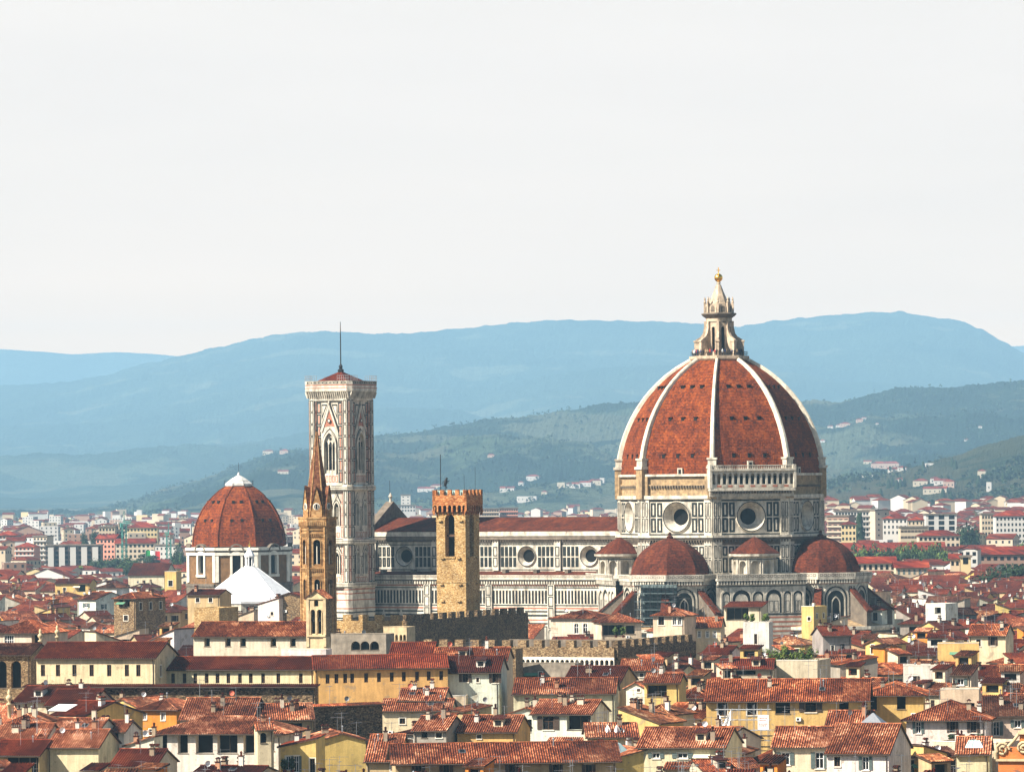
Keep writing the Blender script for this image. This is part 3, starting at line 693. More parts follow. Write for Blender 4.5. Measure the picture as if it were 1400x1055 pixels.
# ------------------------------------------------------------------ marble bell tower
def loc2w(x, y): c, s = math.cos(R(PHI)), math.sin(R(PHI)); return 55.4 + x * c - y * s, 1250 + x * s + y * c
bx_, by_ = loc2w(-99.3, -32)
bt = empty('bell_tower', (bx_ + .8, by_, 0), PHI, 'tall square bell tower clad in white pink and green marble', 'bell tower')
HB = 6.6; ms = MB()
TM = MARB
def face_frames(h): return [Fr(h * math.sin(R(a)), -h * math.cos(R(a)), a) for a in (0, 90, 180, 270)]
stage = {'a': (0, 18), 'b': (18, 30.6), 'c': (31.4, 42.2), 'd': (43.4, 56.6), 'e': (57.8, 81)}
wins = {'e': [(-1.95, 1.95, 61.0, 72.0, 'point', 1.6)], 'd': [(-3.0, -1.3, 47.0, 53.2, 'point', 1.0), (1.3, 3.0, 47.0, 53.2, 'point', 1.0)], 'c': [(-3.0, -1.3, 34.0, 39.9, 'point', 1.0), (1.3, 3.0, 34.0, 39.9, 'point', 1.0)]}
winobjs = []
for fi, f in enumerate(face_frames(HB)):
    for k, (z0, z1) in stage.items():
        ms.wall(f, -4.6, 4.6, z0, z1, wins.get(k, []), WH, 1.2, WH, BL)
    for z in (19, 20.5, 22, 23.5, 28.6, 29.7): ms.quad(f, -4.6, 4.6, z, z + .35, .05, GR if z < 24 else PK)
    for z in (18.2, 24.6, 26.9): ms.quad(f, -4.6, 4.6, z, z + .25, .05, PK)
    ms.grid(f, -4.4, 4.4, 2, 17, 5, 2, .3, .35, .05, GR); ms.grid(f, -4.4, 4.4, 2.6, 16.6, 5, 2, .75, .2, .05, PK)
    for (z0, z1, wz, wt) in ((31.4, 42.2, 34.0, 39.9), (43.4, 56.6, 47.0, 53.2)):
        ms.grid(f, -4.5, -3.5, z0 + .3, z1 - .3, 1, 4, .08, .28, .05, GR); ms.grid(f, 3.5, 4.5, z0 + .3, z1 - .3, 1, 4, .12, .18, .05, PK)
        ms.grid(f, -1.0, 1.0, z0 + 2, wt - 1.0, 2, 2, .12, .16, .05, GR); ms.grid(f, -3.3, 3.3, z0 + .3, z0 + 1.9, 5, 1, .12, .18, .05, PK)
        for c in (-2.15, 2.15):
            ms.archband(f, c, 1.7, wz, wt, .28, 0, .25, WH, 'point'); ms.archband(f, c, 2.5, wz, wt + .6, .14, 0, .1, GR, 'point')
            ms.lathe(*f.P(c, 0, -.3)[:2], [(.13, wz), (.13, wt - 1.2)], 6, WH)
            a, b, t = f.P(c - 1.5, wt - .4, .3), f.P(c + 1.5, wt - .4, .3), f.P(c, wt + 2.4, .3)
            for (p, q) in ((c - 1.5, c), (c + 1.5, c)): ms.poly([f.P(p, wt - .2, .3), f.P(p + (.3 if p < c else -.3), wt - .2, .3), f.P(c, wt + 1.9, .3), f.P(c, wt + 2.5, .3)], WH)
            for (p, q) in ((c - 1.5, c), (c + 1.5, c)): ms.poly([f.P(p - (.2 if p < c else -.2), wt - .1, .06), f.P(p, wt - .2, .06), f.P(c, wt + 2.5, .06), f.P(c, wt + 2.9, .06)], GR)
    # top stage
    ms.grid(f, -4.5, -2.9, 58.4, 80.2, 1, 7, .1, .32, .05, GR); ms.grid(f, 2.9, 4.5, 58.4, 80.2, 1, 7, .1, .32, .05, GR)
    ms.grid(f, -4.2, -3.2, 58.7, 79.9, 1, 7, .3, .2, .05, PK); ms.grid(f, 3.2, 4.2, 58.7, 79.9, 1, 7, .3, .2, .05, PK)
    ms.grid(f, -2.8, 2.8, 58.5, 60.6, 5, 1, .14, .2, .05, PK)
    ms.archband(f, 0, 3.9, 61, 72, .45, 0, .4, WH, 'point'); ms.archband(f, 0, 5.0, 61, 72.9, .2, 0, .12, GR, 'point')
    for s_ in (-1, 1):
        ms.poly([f.P(s_ * 3.1, 72.3, .45), f.P(s_ * 2.6, 72.3, .45), f.P(0, 78.6, .45), f.P(0, 79.8, .45)], WH)
        ms.poly([f.P(s_ * 3.5, 72.5, .1), f.P(s_ * 3.15, 72.5, .1), f.P(0, 79.9, .1), f.P(0, 80.7, .1)], GR)
        ms.poly([f.P(s_ * 2.75, 75.5, .07), f.P(s_ * 2.75, 79.6, .07), f.P(s_ * .8, 79.6, .07)], GR); ms.poly([f.P(s_ * 2.5, 76.6, .09), f.P(s_ * 2.5, 79.2, .09), f.P(s_ * 1.25, 79.2, .09)], WH)
        ms.poly([f.P(s_ * 2.0, 73.5, .07), f.P(0, 73.9, .07), f.P(0, 77.8, .07)], PK)
    ms.lathe(*f.P(0, 0, .3)[:2], [(.25, 79.6), (.35, 80.2), (.05, 81)], 6, WH); ms.disc(f, 0, 75.2, .6, .47, GR, 12); ms.disc(f, 0, 75.2, .35, .49, WH, 12)
    for c in (-.65, .65):
        ms.lathe(*f.P(c, 0, -.35)[:2], [(.16, 61), (.16, 68.6), (.28, 68.9)], 6, WH)
    ms.poly([f.P(-1.95, 68.9, -.4), f.P(1.95, 68.9, -.4), f.P(1.4, 70.5, -.4), f.P(0, 71.8, -.4), f.P(-1.4, 70.5, -.4)], WH)
    ms.disc(f, 0, 70.3, .45, -.36, BL, 10)
    for c in (-1.3, 0, 1.3): ms.arch(f, c, .95, 68.2, 69.6, -.37, BL, 'point')
    for c in (-1.3, 0, 1.3): ms.quad(f, c - .5, c + .5, 61, 61.9, -.4, WH)
# octagonal corner buttresses
for sx in (-1, 1):
    for sy in (-1, 1):
        cx, cy = sx * 5.75, sy * 5.75; ms.loft([ngon(1.75, 0, 8, 22.5, cx, cy), ngon(1.75, 81, 8, 22.5, cx, cy)], WH)
        for k in range(8):
            a = 45 * k; ap = 1.75 * math.cos(R(22.5)); f = Fr(cx + ap * math.sin(R(a)), cy - ap * math.cos(R(a)), a)
            for (z0, z1, n) in ((2, 18, 3), (31.6, 42, 3), (43.6, 56.4, 4), (58, 80.8, 7)):
                ms.grid(f, -.6, .6, z0, z1, 1, n, .06, .24, .04, GR)
                if k % 2: ms.grid(f, -.3, .3, z0 + .6, z1 - .6, 1, n, .05, .14, .05, PK)
            for z in (19, 20.5, 22, 23.5): ms.quad(f, -.66, .66, z, z + .35, .05, GR)
            for z in (24.6, 26.9, 28.6, 29.7): ms.quad(f, -.66, .66, z, z + .3, .05, PK)
def octsq(h, c):     # square outline with octagonal corners
    return lambda z: [(h, -h + c, z), (h, h - c, z), (h - c, h, z), (-h + c, h, z), (-h, h - c, z), (-h, -h + c, z), (-h + c, -h, z), (h - c, -h, z)]
for z in (18.0, 30.7, 42.3, 56.7):
    h = 7.9; ms.loft([octsq(h - .4, 1.2)(z - .4), octsq(h, 1.2)(z), octsq(h, 1.2)(z + .35)], WH); ms.loft([octsq(h - .25, 1.2)(z + .35), octsq(h - .25, 1.2)(z + .55)], GM); ms.loft([octsq(h - .1, 1.2)(z + .55), octsq(h - .1, 1.2)(z + .9)], WH)
bt_shaft = ms.build('tower_shaft', TM, bt)
mc = MB()
mc.loft([octsq(7.6, 1.2)(80.6), octsq(7.75, 1.2)(81.4)], WH); mc.loft([octsq(7.7, 1.2)(81.4), octsq(7.75, 1.2)(82.3)], GM)
for f in face_frames(7.7):
    for i in range(20): u = -7.4 + i * .78; mc.hexa([f.P(u - .18, 81.2, 0), f.P(u + .18, 81.2, 0), f.P(u + .18, 81.2, .2), f.P(u - .18, 81.2, .2)], [f.P(u - .18, 82.9, 0), f.P(u + .18, 82.9, 0), f.P(u + .18, 82.9, .95), f.P(u - .18, 82.9, .95)], WH)
    mc.quad(f, -7.6, 7.6, 83.9, 84.1, 1.03, PK)
mc.loft([octsq(8.4, 1.4)(82.9), octsq(8.7, 1.4)(83.1), octsq(8.7, 1.4)(84.6)], WH); mc.loft([octsq(8.68, 1.4)(84.6), octsq(8.68, 1.4)(84.9)], PK)
for f in face_frames(8.7):
    mc.box(f, -7.4, 7.4, 84.9, 85.9, -.4, 0, WH)
    for i in range(11): mc.quad(f, -6.9 + i * 1.38 - .18, -6.9 + i * 1.38 + .18, 85.2, 85.6, .03, BL)
mc.loft([octsq(8.7, 1.4)(84.9), octsq(8.7, 1.4)(85.9)], WH, cap=False)
mc.build('crown_cornice', TM, bt).scale = (.95, .95, 1); bt.scale = (.905, .905, 1)
mb = MB(); mb.poly([(7.3, -7.3, 85.0), (7.3, 7.3, 85.0), (0, 0, 88.7)], 0, [(0, 0), (14, 0), (7, 8)]); mb.poly([(-7.3, -7.3, 85.0), (7.3, -7.3, 85.0), (0, 0, 88.7)], 0, [(0, 0), (14, 0), (7, 8)])
mb.poly([(7.3, 7.3, 85.0), (-7.3, 7.3, 85.0), (0, 0, 88.7)], 0); mb.poly([(-7.3, 7.3, 85.0), (-7.3, -7.3, 85.0), (0, 0, 88.7)], 0)
mb.build('pyramid_roof', [M['tiles_red']], bt, color=(1, .75, .6)).scale = (.95, .95, 1)
mb = MB(); mb.lathe(0, 0, [(.9, 88.2), (.95, 89), (.5, 89.3), (.6, 90), (.3, 90.4), (.18, 90.7), (.15, 98), (.08, 102)], 8); mb.build('flagpole', [M['darkmetal']], bt)
mb = MB()
for f in face_frames(8.4):
    for s_ in (-1, 1):
        for i in range(6): mb.tube([f.P(s_ * (7.8 - i * .8), 85.9), f.P(s_ * (7.8 - i * .8), 87.3)], .05, 4)
        for z in (86.6, 87.3): mb.tube([f.P(s_ * 8.2, z), f.P(s_ * 3.8, z)], .05, 4)
mb.build('safety_fence', [M['metal']], bt).scale = (.95, .95, 1)

# ------------------------------------------------------------------ crenellated stone tower
tX, tz = atY(636.5, 750, 1045); 
tw = empty('stone_tower', (tX - 1.7, 1048, 0), -25, 'golden rubble stone tower with a crenellated orange brick crown', 'tower')
h = 3.58; mb = MB()
for i, f in enumerate(face_frames(h)):
    c = [-.25, -.3, 0, 0][i]
    mb.wall(f, -h, h, 0, 52.2, [(c - 1.2, c + 1.15, 41.8, 51.2, 'round', 1.9)], 0, 1.9, 0, 1)
    for (u, z) in ((-2.6, 49.6), (2.5, 49.6), (-2.1, 41.3), (1.9, 41.3), (-2.4, 35.5), (2.2, 35.5), (-2.2, 31.8), (1.9, 31.8), (0, 29)):
        mb.box(f, u - .45, u + .45, z, z + .28, 0, .45, 0)
    mb.box(f, c - 1.3, c + 1.3, 41.4, 41.8, 0, .2, 0)
mb.loft([[(s * (h + .12) * a, s2 * (h + .12) * b, z) for a, b, s, s2 in ((1, 1, 1, -1), (1, 1, 1, 1), (1, 1, -1, 1), (1, 1, -1, -1))] for z in (36.0, 36.3)], 0)
mb.build('tower_shaft', [M['stone_gold'], M['black']], tw)
mb = MB()
for f in face_frames(h):
    mb.box(f, -.25 - 1.2, -.25 + 1.2, 46.2, 46.7, -1.4, -.9, 0)
mb.build('window_beam', [M['wood']], tw)
mb = MB(); H2 = 4.2
for f in face_frames(H2):
    n = 7; w = 2 * H2 / n
    mb.wall(f, -H2, H2, 51.7, 54.2, [(-H2 + i * w + .17, -H2 + (i + 1) * w - .17, 51.7, 53.2, 'round', .6) for i in range(n)], 0, .6, 0, 1)
    for i in range(n + 1): u = -H2 + i * w; mb.hexa([f.P(u - .14, 51.0, -.6), f.P(u + .14, 51.0, -.6), f.P(u + .14, 51.0, -.5), f.P(u - .14, 51.0, -.5)], [f.P(u - .14, 52, -.6), f.P(u + .14, 52, -.6), f.P(u + .14, 52, 0), f.P(u - .14, 52, 0)], 0)
    mb.quad(f, -H2, H2, 54.2, 55.4, 0, 0); mb.box(f, -H2 - .05, H2 + .05, 54.0, 54.2, -.3, .06, 0)
    n = 5; w = (2 * H2) / (2 * n - 1)
    for i in range(n): mb.box(f, -H2 + 2 * i * w, -H2 + (2 * i + 1) * w, 55.4, 56.6, -.55, 0, 0)
    mb.box(f, -H2, H2, 54.2, 55.4, -.55, -.01, 0)
mb.cube(-H2 + .4, H2 - .4, -H2 + .4, H2 - .4, 54.2, 54.5, 0)
mb.build('battlement', [M['brick_orange'], M['black']], tw)
mb = MB()
for f in face_frames(H2 - .6):
    n = 5; w = (2 * H2) / (2 * n - 1)
    for i in range(n - 1): mb.box(f, -H2 + (2 * i + 1) * w + .1, -H2 + (2 * i + 2) * w - .1, 55.0, 56.5, -.3, -.15, 0)
mb.build('copper_panel', [M['verdigris']], tw)
for (px, top, r) in ((602, 621, .09), (634.5, 650, .04), (649.5, 638, .04)):
    X, z = atY(px, top, 1046); mb = MB(); p = (X - (tX - 1.7)); y = -1.5
    mb.tube([(p, y, 54.4), (p, y, z)], r, 5); o = mb.build('flagpole', [M['darkmetal']], tw); o.rotation_euler = (0, 0, R(25)); 
lv = empty('weathervane', (tX - 1.7 - 2.7, 1047, 54.4), 0, 'small dark lion shaped weathervane on a rod above the brick battlements', 'weathervane')
mb = MB(); mb.tube([(0, 0, 0), (0, 0, 3.2)], .06, 5)
mb.build('rod', [M['darkmetal']], lv)
mb = MB(); mb.tube([(-.1, 0, 3.0), (0, 0, 3.5), (.12, 0, 4.0), (.2, 0, 4.5)], [.22, .36, .38, .3], 8); mb.tube([(.2, 0, 4.5), (.35, 0, 4.8), (.55, 0, 4.75)], [.3, .3, .12], 8)
mb.tube([(.2, .1, 4.2), (.7, .1, 4.1), (.95, .1, 4.3)], [.13, .09, .08], 6); mb.tube([(.2, -.1, 3.9), (.75, -.1, 3.8)], [.13, .08], 6); mb.tube([(0, 0, 3.2), (.35, 0, 2.9), (.3, 0, 2.5)], [.18, .12, .1], 6)
mb.tube([(-.15, 0, 3.2), (-.5, 0, 3.0), (-.6, 0, 3.6), (-.45, 0, 4.2)], [.09, .06, .05, .1], 6); mb.build('lion_figure', [M['darkmetal']], lv, smooth=True)

# ------------------------------------------------------------------ hexagonal church spire
sX, _ = atY(434.8, 760, 1000)
cs = empty('church_spire', (sX, 1000, 0), -2, 'slender hexagonal golden brick church belfry with a steep brown spire', 'bell tower')
Rh = 3.58; ap = Rh * math.cos(R(30)); fw = Rh * .5
hexf = [(a, Fr(ap * math.sin(R(a)), -ap * math.cos(R(a)), a)) for a in range(0, 360, 60)]
mb = MB()
for a, f in hexf:
    mb.wall(f, -fw, fw, 0, 49.2, [(-.75, .75, 41.2, 46.4, 'round', .9), (-.6, .6, 33.8, 38.0, 'round', .9)], 0, .9, 0, 1)
    mb.archband(f, 0, 1.5, 41.2, 46.4, .2, 0, .15, 0); mb.archband(f, 0, 1.2, 33.8, 38, .2, 0, .15, 0)
    mb.lathe(*f.P(0, 0, -.25)[:2], [(.1, 41.2), (.1, 45)], 6, 2); mb.lathe(*f.P(0, 0, -.25)[:2], [(.1, 33.8), (.1, 37)], 6, 2)
    mb.disc(f, 0, 45.5, .22, .01, 1, 10)
    for z in (40.2, 47.6, 48.4):
        mb.box(f, -fw - .12, fw + .12, z, z + .25, 0, .22, 0)
    for i in range(8): u = -fw + .2 + i * .44; mb.box(f, u, u + .2, 47.0, 47.6, 0, .2, 0); mb.box(f, u, u + .2, 39.6, 40.2, 0, .18, 0)
    for s_ in (-1, 1): mb.box(f, s_ * fw - .35, s_ * fw + .35, 0, 49, -.2, .12, 0)
mb.build('belfry', [M['ashlar_gold'], M['black'], M['stonetrim']], cs)
mb = MB(); off = 60
mb.loft([ngon(Rh * 1.02, 48.8, 6, 0), ngon(Rh * 1.14, 49.3, 6, 0), ngon(Rh * 1.14, 50.6, 6, 0), ngon(Rh * 1.18, 50.8, 6, 0), ngon(Rh * 1.18, 51.2, 6, 0)], 0)
for a in range(0, 360, 60):
    f = Fr(3.46 * math.sin(R(a)), -3.46 * math.cos(R(a)), a)
    for i in range(9): u = -1.9 + i * .42; mb.box(f, u, u + .18, 49.4, 50.2, 0, .16, 0)
mb.build('cornice', [M['ashlar_gold']], cs)
mb = MB(); mb.loft([ngon(2.95, 51.2, 6, 0), ngon(2.0, 57.0, 6, 0), ngon(1.25, 61.8, 6, 0), ngon(.14, 69.3, 6, 0)], 0)
for i in range(6):
    a = R(60 * i); mb.tube([(r * math.cos(a), r * math.sin(a), z) for r, z in ((2.95, 51.2), (2.0, 57), (1.25, 61.8), (.16, 69.3))], [.16, .14, .12, .07], 5, 1)
mb.lathe(0, 0, [(.1, 69.2), (.28, 69.6), (.1, 70), (.06, 71.5)], 6, 2); mb.build('spire', [M['spire_brick'], M['ashlar_gold'], M['darkmetal']], cs)
for a in range(0, 360, 60):                           # gabled dormers with round quatrefoil windows
    f = Fr(2.75 * math.sin(R(a)), -2.75 * math.cos(R(a)), a); mb = MB()
    mb.poly([f.P(-1.15, 51.2, .1), f.P(1.15, 51.2, .1), f.P(1.15, 53.2, .1), f.P(0, 57.6, .1), f.P(-1.15, 53.2, .1)], 0)
    g = f.P(0, 57.4, -1.3)
    for s_ in (-1, 1): mb.poly([f.P(s_ * 1.3, 52.8, .25), f.P(0, 57.9, .25), g, f.P(s_ * 1.3, 52.8, -1.6)], 1); mb.poly([f.P(s_ * 1.15, 51.2, .1), f.P(s_ * 1.15, 53.2, .1), f.P(s_ * 1.15, 53.2, -1.5), f.P(s_ * 1.15, 51.2, -1.5)], 0)
    mb.ring(f, 0, 53.4, .75, .14, .6, .2, 3, 14); mb.disc(f, 0, 53.4, .6, .15, 2, 12)
    for q in (0, 90, 180, 270): mb.disc(f, .26 * math.cos(R(q)), 53.4 + .26 * math.sin(R(q)), .2, .16, 2, 8)
    for s_ in (-1, 1): mb.quad(f, s_ * .3 - .05, s_ * .3 + .05, 52.85, 53.95, .17, 3)
    mb.build('dormer', [M['ashlar_gold'], M['spire_brick'], M['black'], M['stonetrim']], cs)

# ------------------------------------------------------------------ brick chapel dome
dX, _ = atY(327, 720, 1550)
ch = empty('domed_chapel', (dX, 1550, 0), 0, 'tall octagonal chapel with a plain red dome and brown walls with white pilasters', 'chapel')
a_, rho, z0 = 6.4, 22.5, 38.1; mb = MB()
zs = [38.1 + i * 1.65 for i in range(12)] + [57.9]
zs = sorted(set(z for z in zs if z <= 57.9))
for k in range(8):
    q = k * 25
    for z, z2 in zip(zs, zs[1:]):
        r1, r2 = prof(a_, rho, z0, z), prof(a_, rho, z0, z2); A0, A1 = R(22.5 + 45 * k), R(67.5 + 45 * k); h1, h2 = r1 * .383, r2 * .383
        mb.poly([(r1 * math.cos(A0), r1 * math.sin(A0), z), (r1 * math.cos(A1), r1 * math.sin(A1), z), (r2 * math.cos(A1), r2 * math.sin(A1), z2), (r2 * math.cos(A0), r2 * math.sin(A0), z2)], 0,
                [(q - h1, z), (q + h1, z), (q + h2, z2), (q - h2, z2)])
    f = Fr(0, 0, 22.5 + 45 * k); mb.tube([f.P(0, z, prof(a_, rho, z0, z) + .05) for z in zs], .28, 5)
    for zz, tt in ((52.2, (-.3, .3)), (46.2, (-.3, .3))):
        r = prof(a_, rho, z0, zz) * .924; g = Fr(r * math.sin(R(45 * k)), -r * math.cos(R(45 * k)), 45 * k)
        for t in tt: mb.box(g, t * r * .414 - .45, t * r * .414 + .45, zz, zz + .9, -1.2, .12, 1)
mb.build('dome', [M['dome'], M['black']], ch)
mb = MB(); mb.loft([ngon(4.5, 57.6), ngon(4.8, 58.0), ngon(4.8, 58.6), ngon(3.6, 59.6), ngon(2.0, 60.6), ngon(.5, 61.4), ngon(.3, 62.2), ngon(.1, 62.4)], 0); mb.build('cap', [M['lead']], ch)
mb = MB(); mb.tube([(0, 0, 62), (0, 0, 65.5)], .08, 4)
for i in range(8):
    p, q = ngon(5, 59.6)[i], ngon(5, 59.6)[(i + 1) % 8]; mb.tube([p, q], .07, 4); mb.tube([(p[0], p[1], 58.2), p], .07, 4)
mb.build('lightning_rod', [M['darkmetal']], ch)
Rr = 18.0; ap = Rr * math.cos(R(22.5)); fw = Rr * math.sin(R(22.5)); mb = MB()
for a in range(0, 360, 45):
    f = Fr(ap * math.sin(R(a)), -ap * math.cos(R(a)), a)
    mb.wall(f, -fw, fw, 0, 36.2, [(-1.35, 1.35, 29.4, 36.0, 'round', .8)], 0, .8, 1, 2)
    mb.box(f, -2.1, -1.35, 29, 34.7, 0, .35, 1); mb.box(f, 1.35, 2.1, 29, 34.7, 0, .35, 1); mb.archband(f, 0, 2.7, 34.6, 36.0, .75, 0, .35, 1, legs=False); mb.box(f, -2.3, 2.3, 28.2, 29, 0, .5, 1)
    for s_ in (-1, 1): mb.box(f, s_ * (fw - .55) - .55, s_ * (fw - .55) + .55, 26.5, 36.2, 0, .35, 1)
    mb.box(f, -fw - .2, fw + .2, 35.3, 36.2, 0, .5, 1); mb.box(f, -fw - .3, fw + .3, 36.2, 36.9, -.5, .3, 3); mb.box(f, -fw - .4, fw + .4, 36.9, 37.8, -2, .7, 1)
    mb.box(f, -fw, fw, 25.2, 26, 0, .8, 3); mb.box(f, -fw, fw, 0, 25.2, 0, .5, 3)
    mb.archband(f, 0, 4.3, 36.9, 38.6, .5, -.6, .8, 3, legs=False)
    # curved dark pediment breaking through the cornice
mb.poly(ngon(Rr, 37.7), 3); mb.build('drum', [M['brownwall'], M['stonetrim'], M['glass'], M['grime']], ch)

# ------------------------------------------------------------------ octagonal baptistery roof
bX, _ = atY(341.5, 790, 1345)
bp = empty('baptistery', (bX, 1345, 0), PHI, 'smooth white pyramid roof of the baptistery topped by a small lantern', 'baptistery')
mb = MB(); mb.loft([ngon(14.2, 0), ngon(14.2, 24.7)], 0)
for a in range(0, 360, 45):
    ap = 14.2 * .9239; f = Fr(ap * math.sin(R(a)), -ap * math.cos(R(a)), a); mb.grid(f, -4.2, 4.2, 4, 24, 4, 3, .3, .3, .05, 1)
mb.build('wall', [M['marble'], M['green']], bp)
mb = MB(); mb.loft([ngon(14.6, 24.6), ngon(14.6, 25.2), ngon(2.1, 34.6)], 0)
for i in range(8): mb.tube([ngon(14.6, 25.25)[i], ngon(2.1, 34.65)[i]], .08, 4)
mb.build('roof', [M['whiteroof']], bp)
mb = MB(); mb.loft([ngon(1.6, 34.4), ngon(1.6, 35.0)], 0); mb.loft([ngon(.6, 35), ngon(.6, 37.6)], 1)
for i in range(8): x, y, _z = ngon(1.2, 0)[i]; mb.lathe(x, y, [(.17, 35), (.17, 37.6)], 6, 0)
mb.loft([ngon(1.5, 37.6), ngon(1.55, 38.0), ngon(.15, 40.4)], 0); ln = mb.build('lantern', [M['whiteroof'], M['black']], bp)
mb = MB(); mb.lathe(0, 0, [(.1, 40.3), (.42, 40.7), (.42, 41), (.1, 41.4), (.05, 42.3)], 8); mb.build('golden_ball', [M['gold']], ln)
# ------------------------------------------------------------------ ground and hills
def hillmat(name, forest, forest2, field, field2, fsc, fieldamt):
    n = N(name, .95, .05); c = n.coord()
    f = n.noise(c, fsc, 8, .65, lo=0, hi=1, a=.35, b=.65)
    fo = n.mix(f, forest, forest2)
    sp = n.noise(c, fsc * 25, 4, .6, lo=.5, hi=1.35); fo = n.mix(1.0, fo, n.gray(sp), 'MULTIPLY')
    v = n.n('ShaderNodeTexVoronoi', {'Vector': n.coord(scale=(1, .45, 1)), 'Scale': .006, 'Randomness': 1.0})
    w = n.n('ShaderNodeTexWhiteNoise', {0: v.outputs['Color']}, noise_dimensions='3D').outputs[0]
    fi = n.mix(w, field, field2)
    rows = n.noise(n.coord(scale=(.3, 1, 1)), .05, 3, .6, lo=.75, hi=1.2); fi = n.mix(1.0, fi, n.gray(rows), 'MULTIPLY')
    a = n.noise(c, .0016, 6, .62, lo=0, hi=1, a=fieldamt, b=fieldamt + .035)
    n.bump(n.noise(c, .05, 6, .7), 1.0, 12)
    return n.done(n.mix(a, fo, fi))
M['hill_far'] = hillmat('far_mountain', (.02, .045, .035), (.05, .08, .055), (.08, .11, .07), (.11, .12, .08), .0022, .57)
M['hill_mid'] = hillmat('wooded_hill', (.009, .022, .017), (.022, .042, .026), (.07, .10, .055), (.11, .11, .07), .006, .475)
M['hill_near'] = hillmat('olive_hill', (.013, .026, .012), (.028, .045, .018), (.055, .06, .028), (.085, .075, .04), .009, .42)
n = N('city_ground', .9); gc = n.coord()
M['ground'] = n.done(n.mix(n.noise(gc, .01, 6, lo=0, hi=1), (.10, .09, .075), (.16, .14, .11)))
n = N('far_plain', .9); gc = n.coord()
M['plain'] = n.done(n.mix(n.noise(gc, .004, 8, .7, lo=0, hi=1, a=.4, b=.6), (.05, .08, .03), (.22, .2, .16)))
mb = MB(); mb.cube(-8800, 8800, -150, 32300, -2, 0); g = mb.build('ground', [M['ground']]); tag(g, kind='structure')
def lerp_tab(tab, x):
    if x <= tab[0][0]: return tab[0][1]
    for (a, b), (c, d) in zip(tab, tab[1:]):
        if x <= c:
            t = (x - a) / (c - a); t = t * t * (3 - 2 * t) * .5 + t * .5; return b + (d - b) * t
    return tab[-1][1]
def hill(name, mat, tab, Yr, Yf, Yb, nx, ny, amp, rough, px0, px1, pw=1.15, jag=0, seed=0):
    v = []; f = []; rj = random.Random(seed)
    for i in range(nx + 1):
        px = px0 + (px1 - px0) * i / nx; py = lerp_tab(tab, px)
        X, zr = atY(px, py, Yr); sx = X / Yr
        for j in range(ny + 1):
            t = j / ny
            if t <= .8: s = t / .8; Y = Yf + (Yr - Yf) * s; h = zr * (s ** pw * (1 - .25 * math.sin(math.pi * s)))
            else: s = (t - .8) / .2; Y = Yr + (Yb - Yr) * s; h = zr * (1 - s) ** 1.3; s = 1 - s * .5
            x = sx * Y
            q = Vector((x / rough + seed * 7.3, Y / rough, seed * 3.1)); nz = noise.fractal(q, .9, 2.1, 6)
            env = math.sin(math.pi * min(1, s)) ** .7 if t <= .8 else 0
            gul = abs(noise.noise(Vector((x / (rough * .8), Y / (rough * 2.5), seed))))
            h += amp * env * nz * max(.15, min(1, zr / 150)) - amp * .8 * env * (.35 - gul) * min(1, max(.1, zr / 150))
            if s > .25 and jag: h += rj.uniform(0, jag) * .7 + noise.noise(Vector((x / 60, Y / 90, 3))) * jag * 1.6
            v.append((x, Y, max(-1.5, h - 1)))
    for i in range(nx):
        for j in range(ny):
            a = i * (ny + 1) + j; f.append((a, a + ny + 1, a + ny + 2, a + 1))
    me = bpy.data.meshes.new(name); me.from_pydata(v, [], f); me.materials.append(mat); me.polygons.foreach_set('use_smooth', [jag == 0] * len(f)); me.update()
    o = bpy.data.objects.new(name, me); COL.objects.link(o); tag(o, kind='structure'); return o
RZ = [(-400, 470), (0, 477), (50, 480), (100, 484), (160, 481), (200, 483), (250, 487), (320, 492), (600, 500), (1200, 505), (1330, 478), (1385, 473), (1440, 470), (1800, 480)]
RA = [(-400, 545), (-100, 535), (0, 527), (60, 524), (100, 522), (130, 515), (200, 497), (250, 486), (300, 474), (350, 463), (380, 458), (410, 454), (450, 453), (510, 456), (560, 456), (620, 450), (700, 442), (760, 438), (830, 438), (900, 439), (960, 443), (1010, 446), (1060, 439), (1100, 434), (1150, 430), (1190, 427), (1230, 426), (1260, 431), (1310, 438), (1340, 449), (1370, 465), (1400, 482), (1500, 520), (1800, 560)]
RB = [(-400, 700), (100, 700), (160, 692), (185, 684), (220, 672), (270, 656), (330, 634), (370, 619), (400, 615), (440, 613), (500, 598), (560, 592), (600, 584), (660, 575), (720, 570), (780, 560), (820, 554), (870, 551), (950, 548), (1080, 545), (1110, 547), (1130, 549), (1200, 540), (1230, 532), (1300, 530), (1340, 526), (1400, 521), (1500, 510), (1800, 500)]
RC = [(-400, 705), (900, 705), (1000, 698), (1050, 684), (1100, 670), (1180, 652), (1240, 640), (1300, 624), (1350, 607), (1400, 594), (1500, 570), (1800, 540)]
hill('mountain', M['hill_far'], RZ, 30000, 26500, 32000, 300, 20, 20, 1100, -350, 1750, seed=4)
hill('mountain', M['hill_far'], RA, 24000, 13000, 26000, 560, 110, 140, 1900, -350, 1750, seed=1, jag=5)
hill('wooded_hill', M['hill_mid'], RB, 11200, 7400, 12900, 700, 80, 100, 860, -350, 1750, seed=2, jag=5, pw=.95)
hill('olive_hill', M['hill_near'], RC, 6400, 4300, 7200, 460, 60, 26, 380, 850, 1750, seed=3, jag=2, pw=.95)
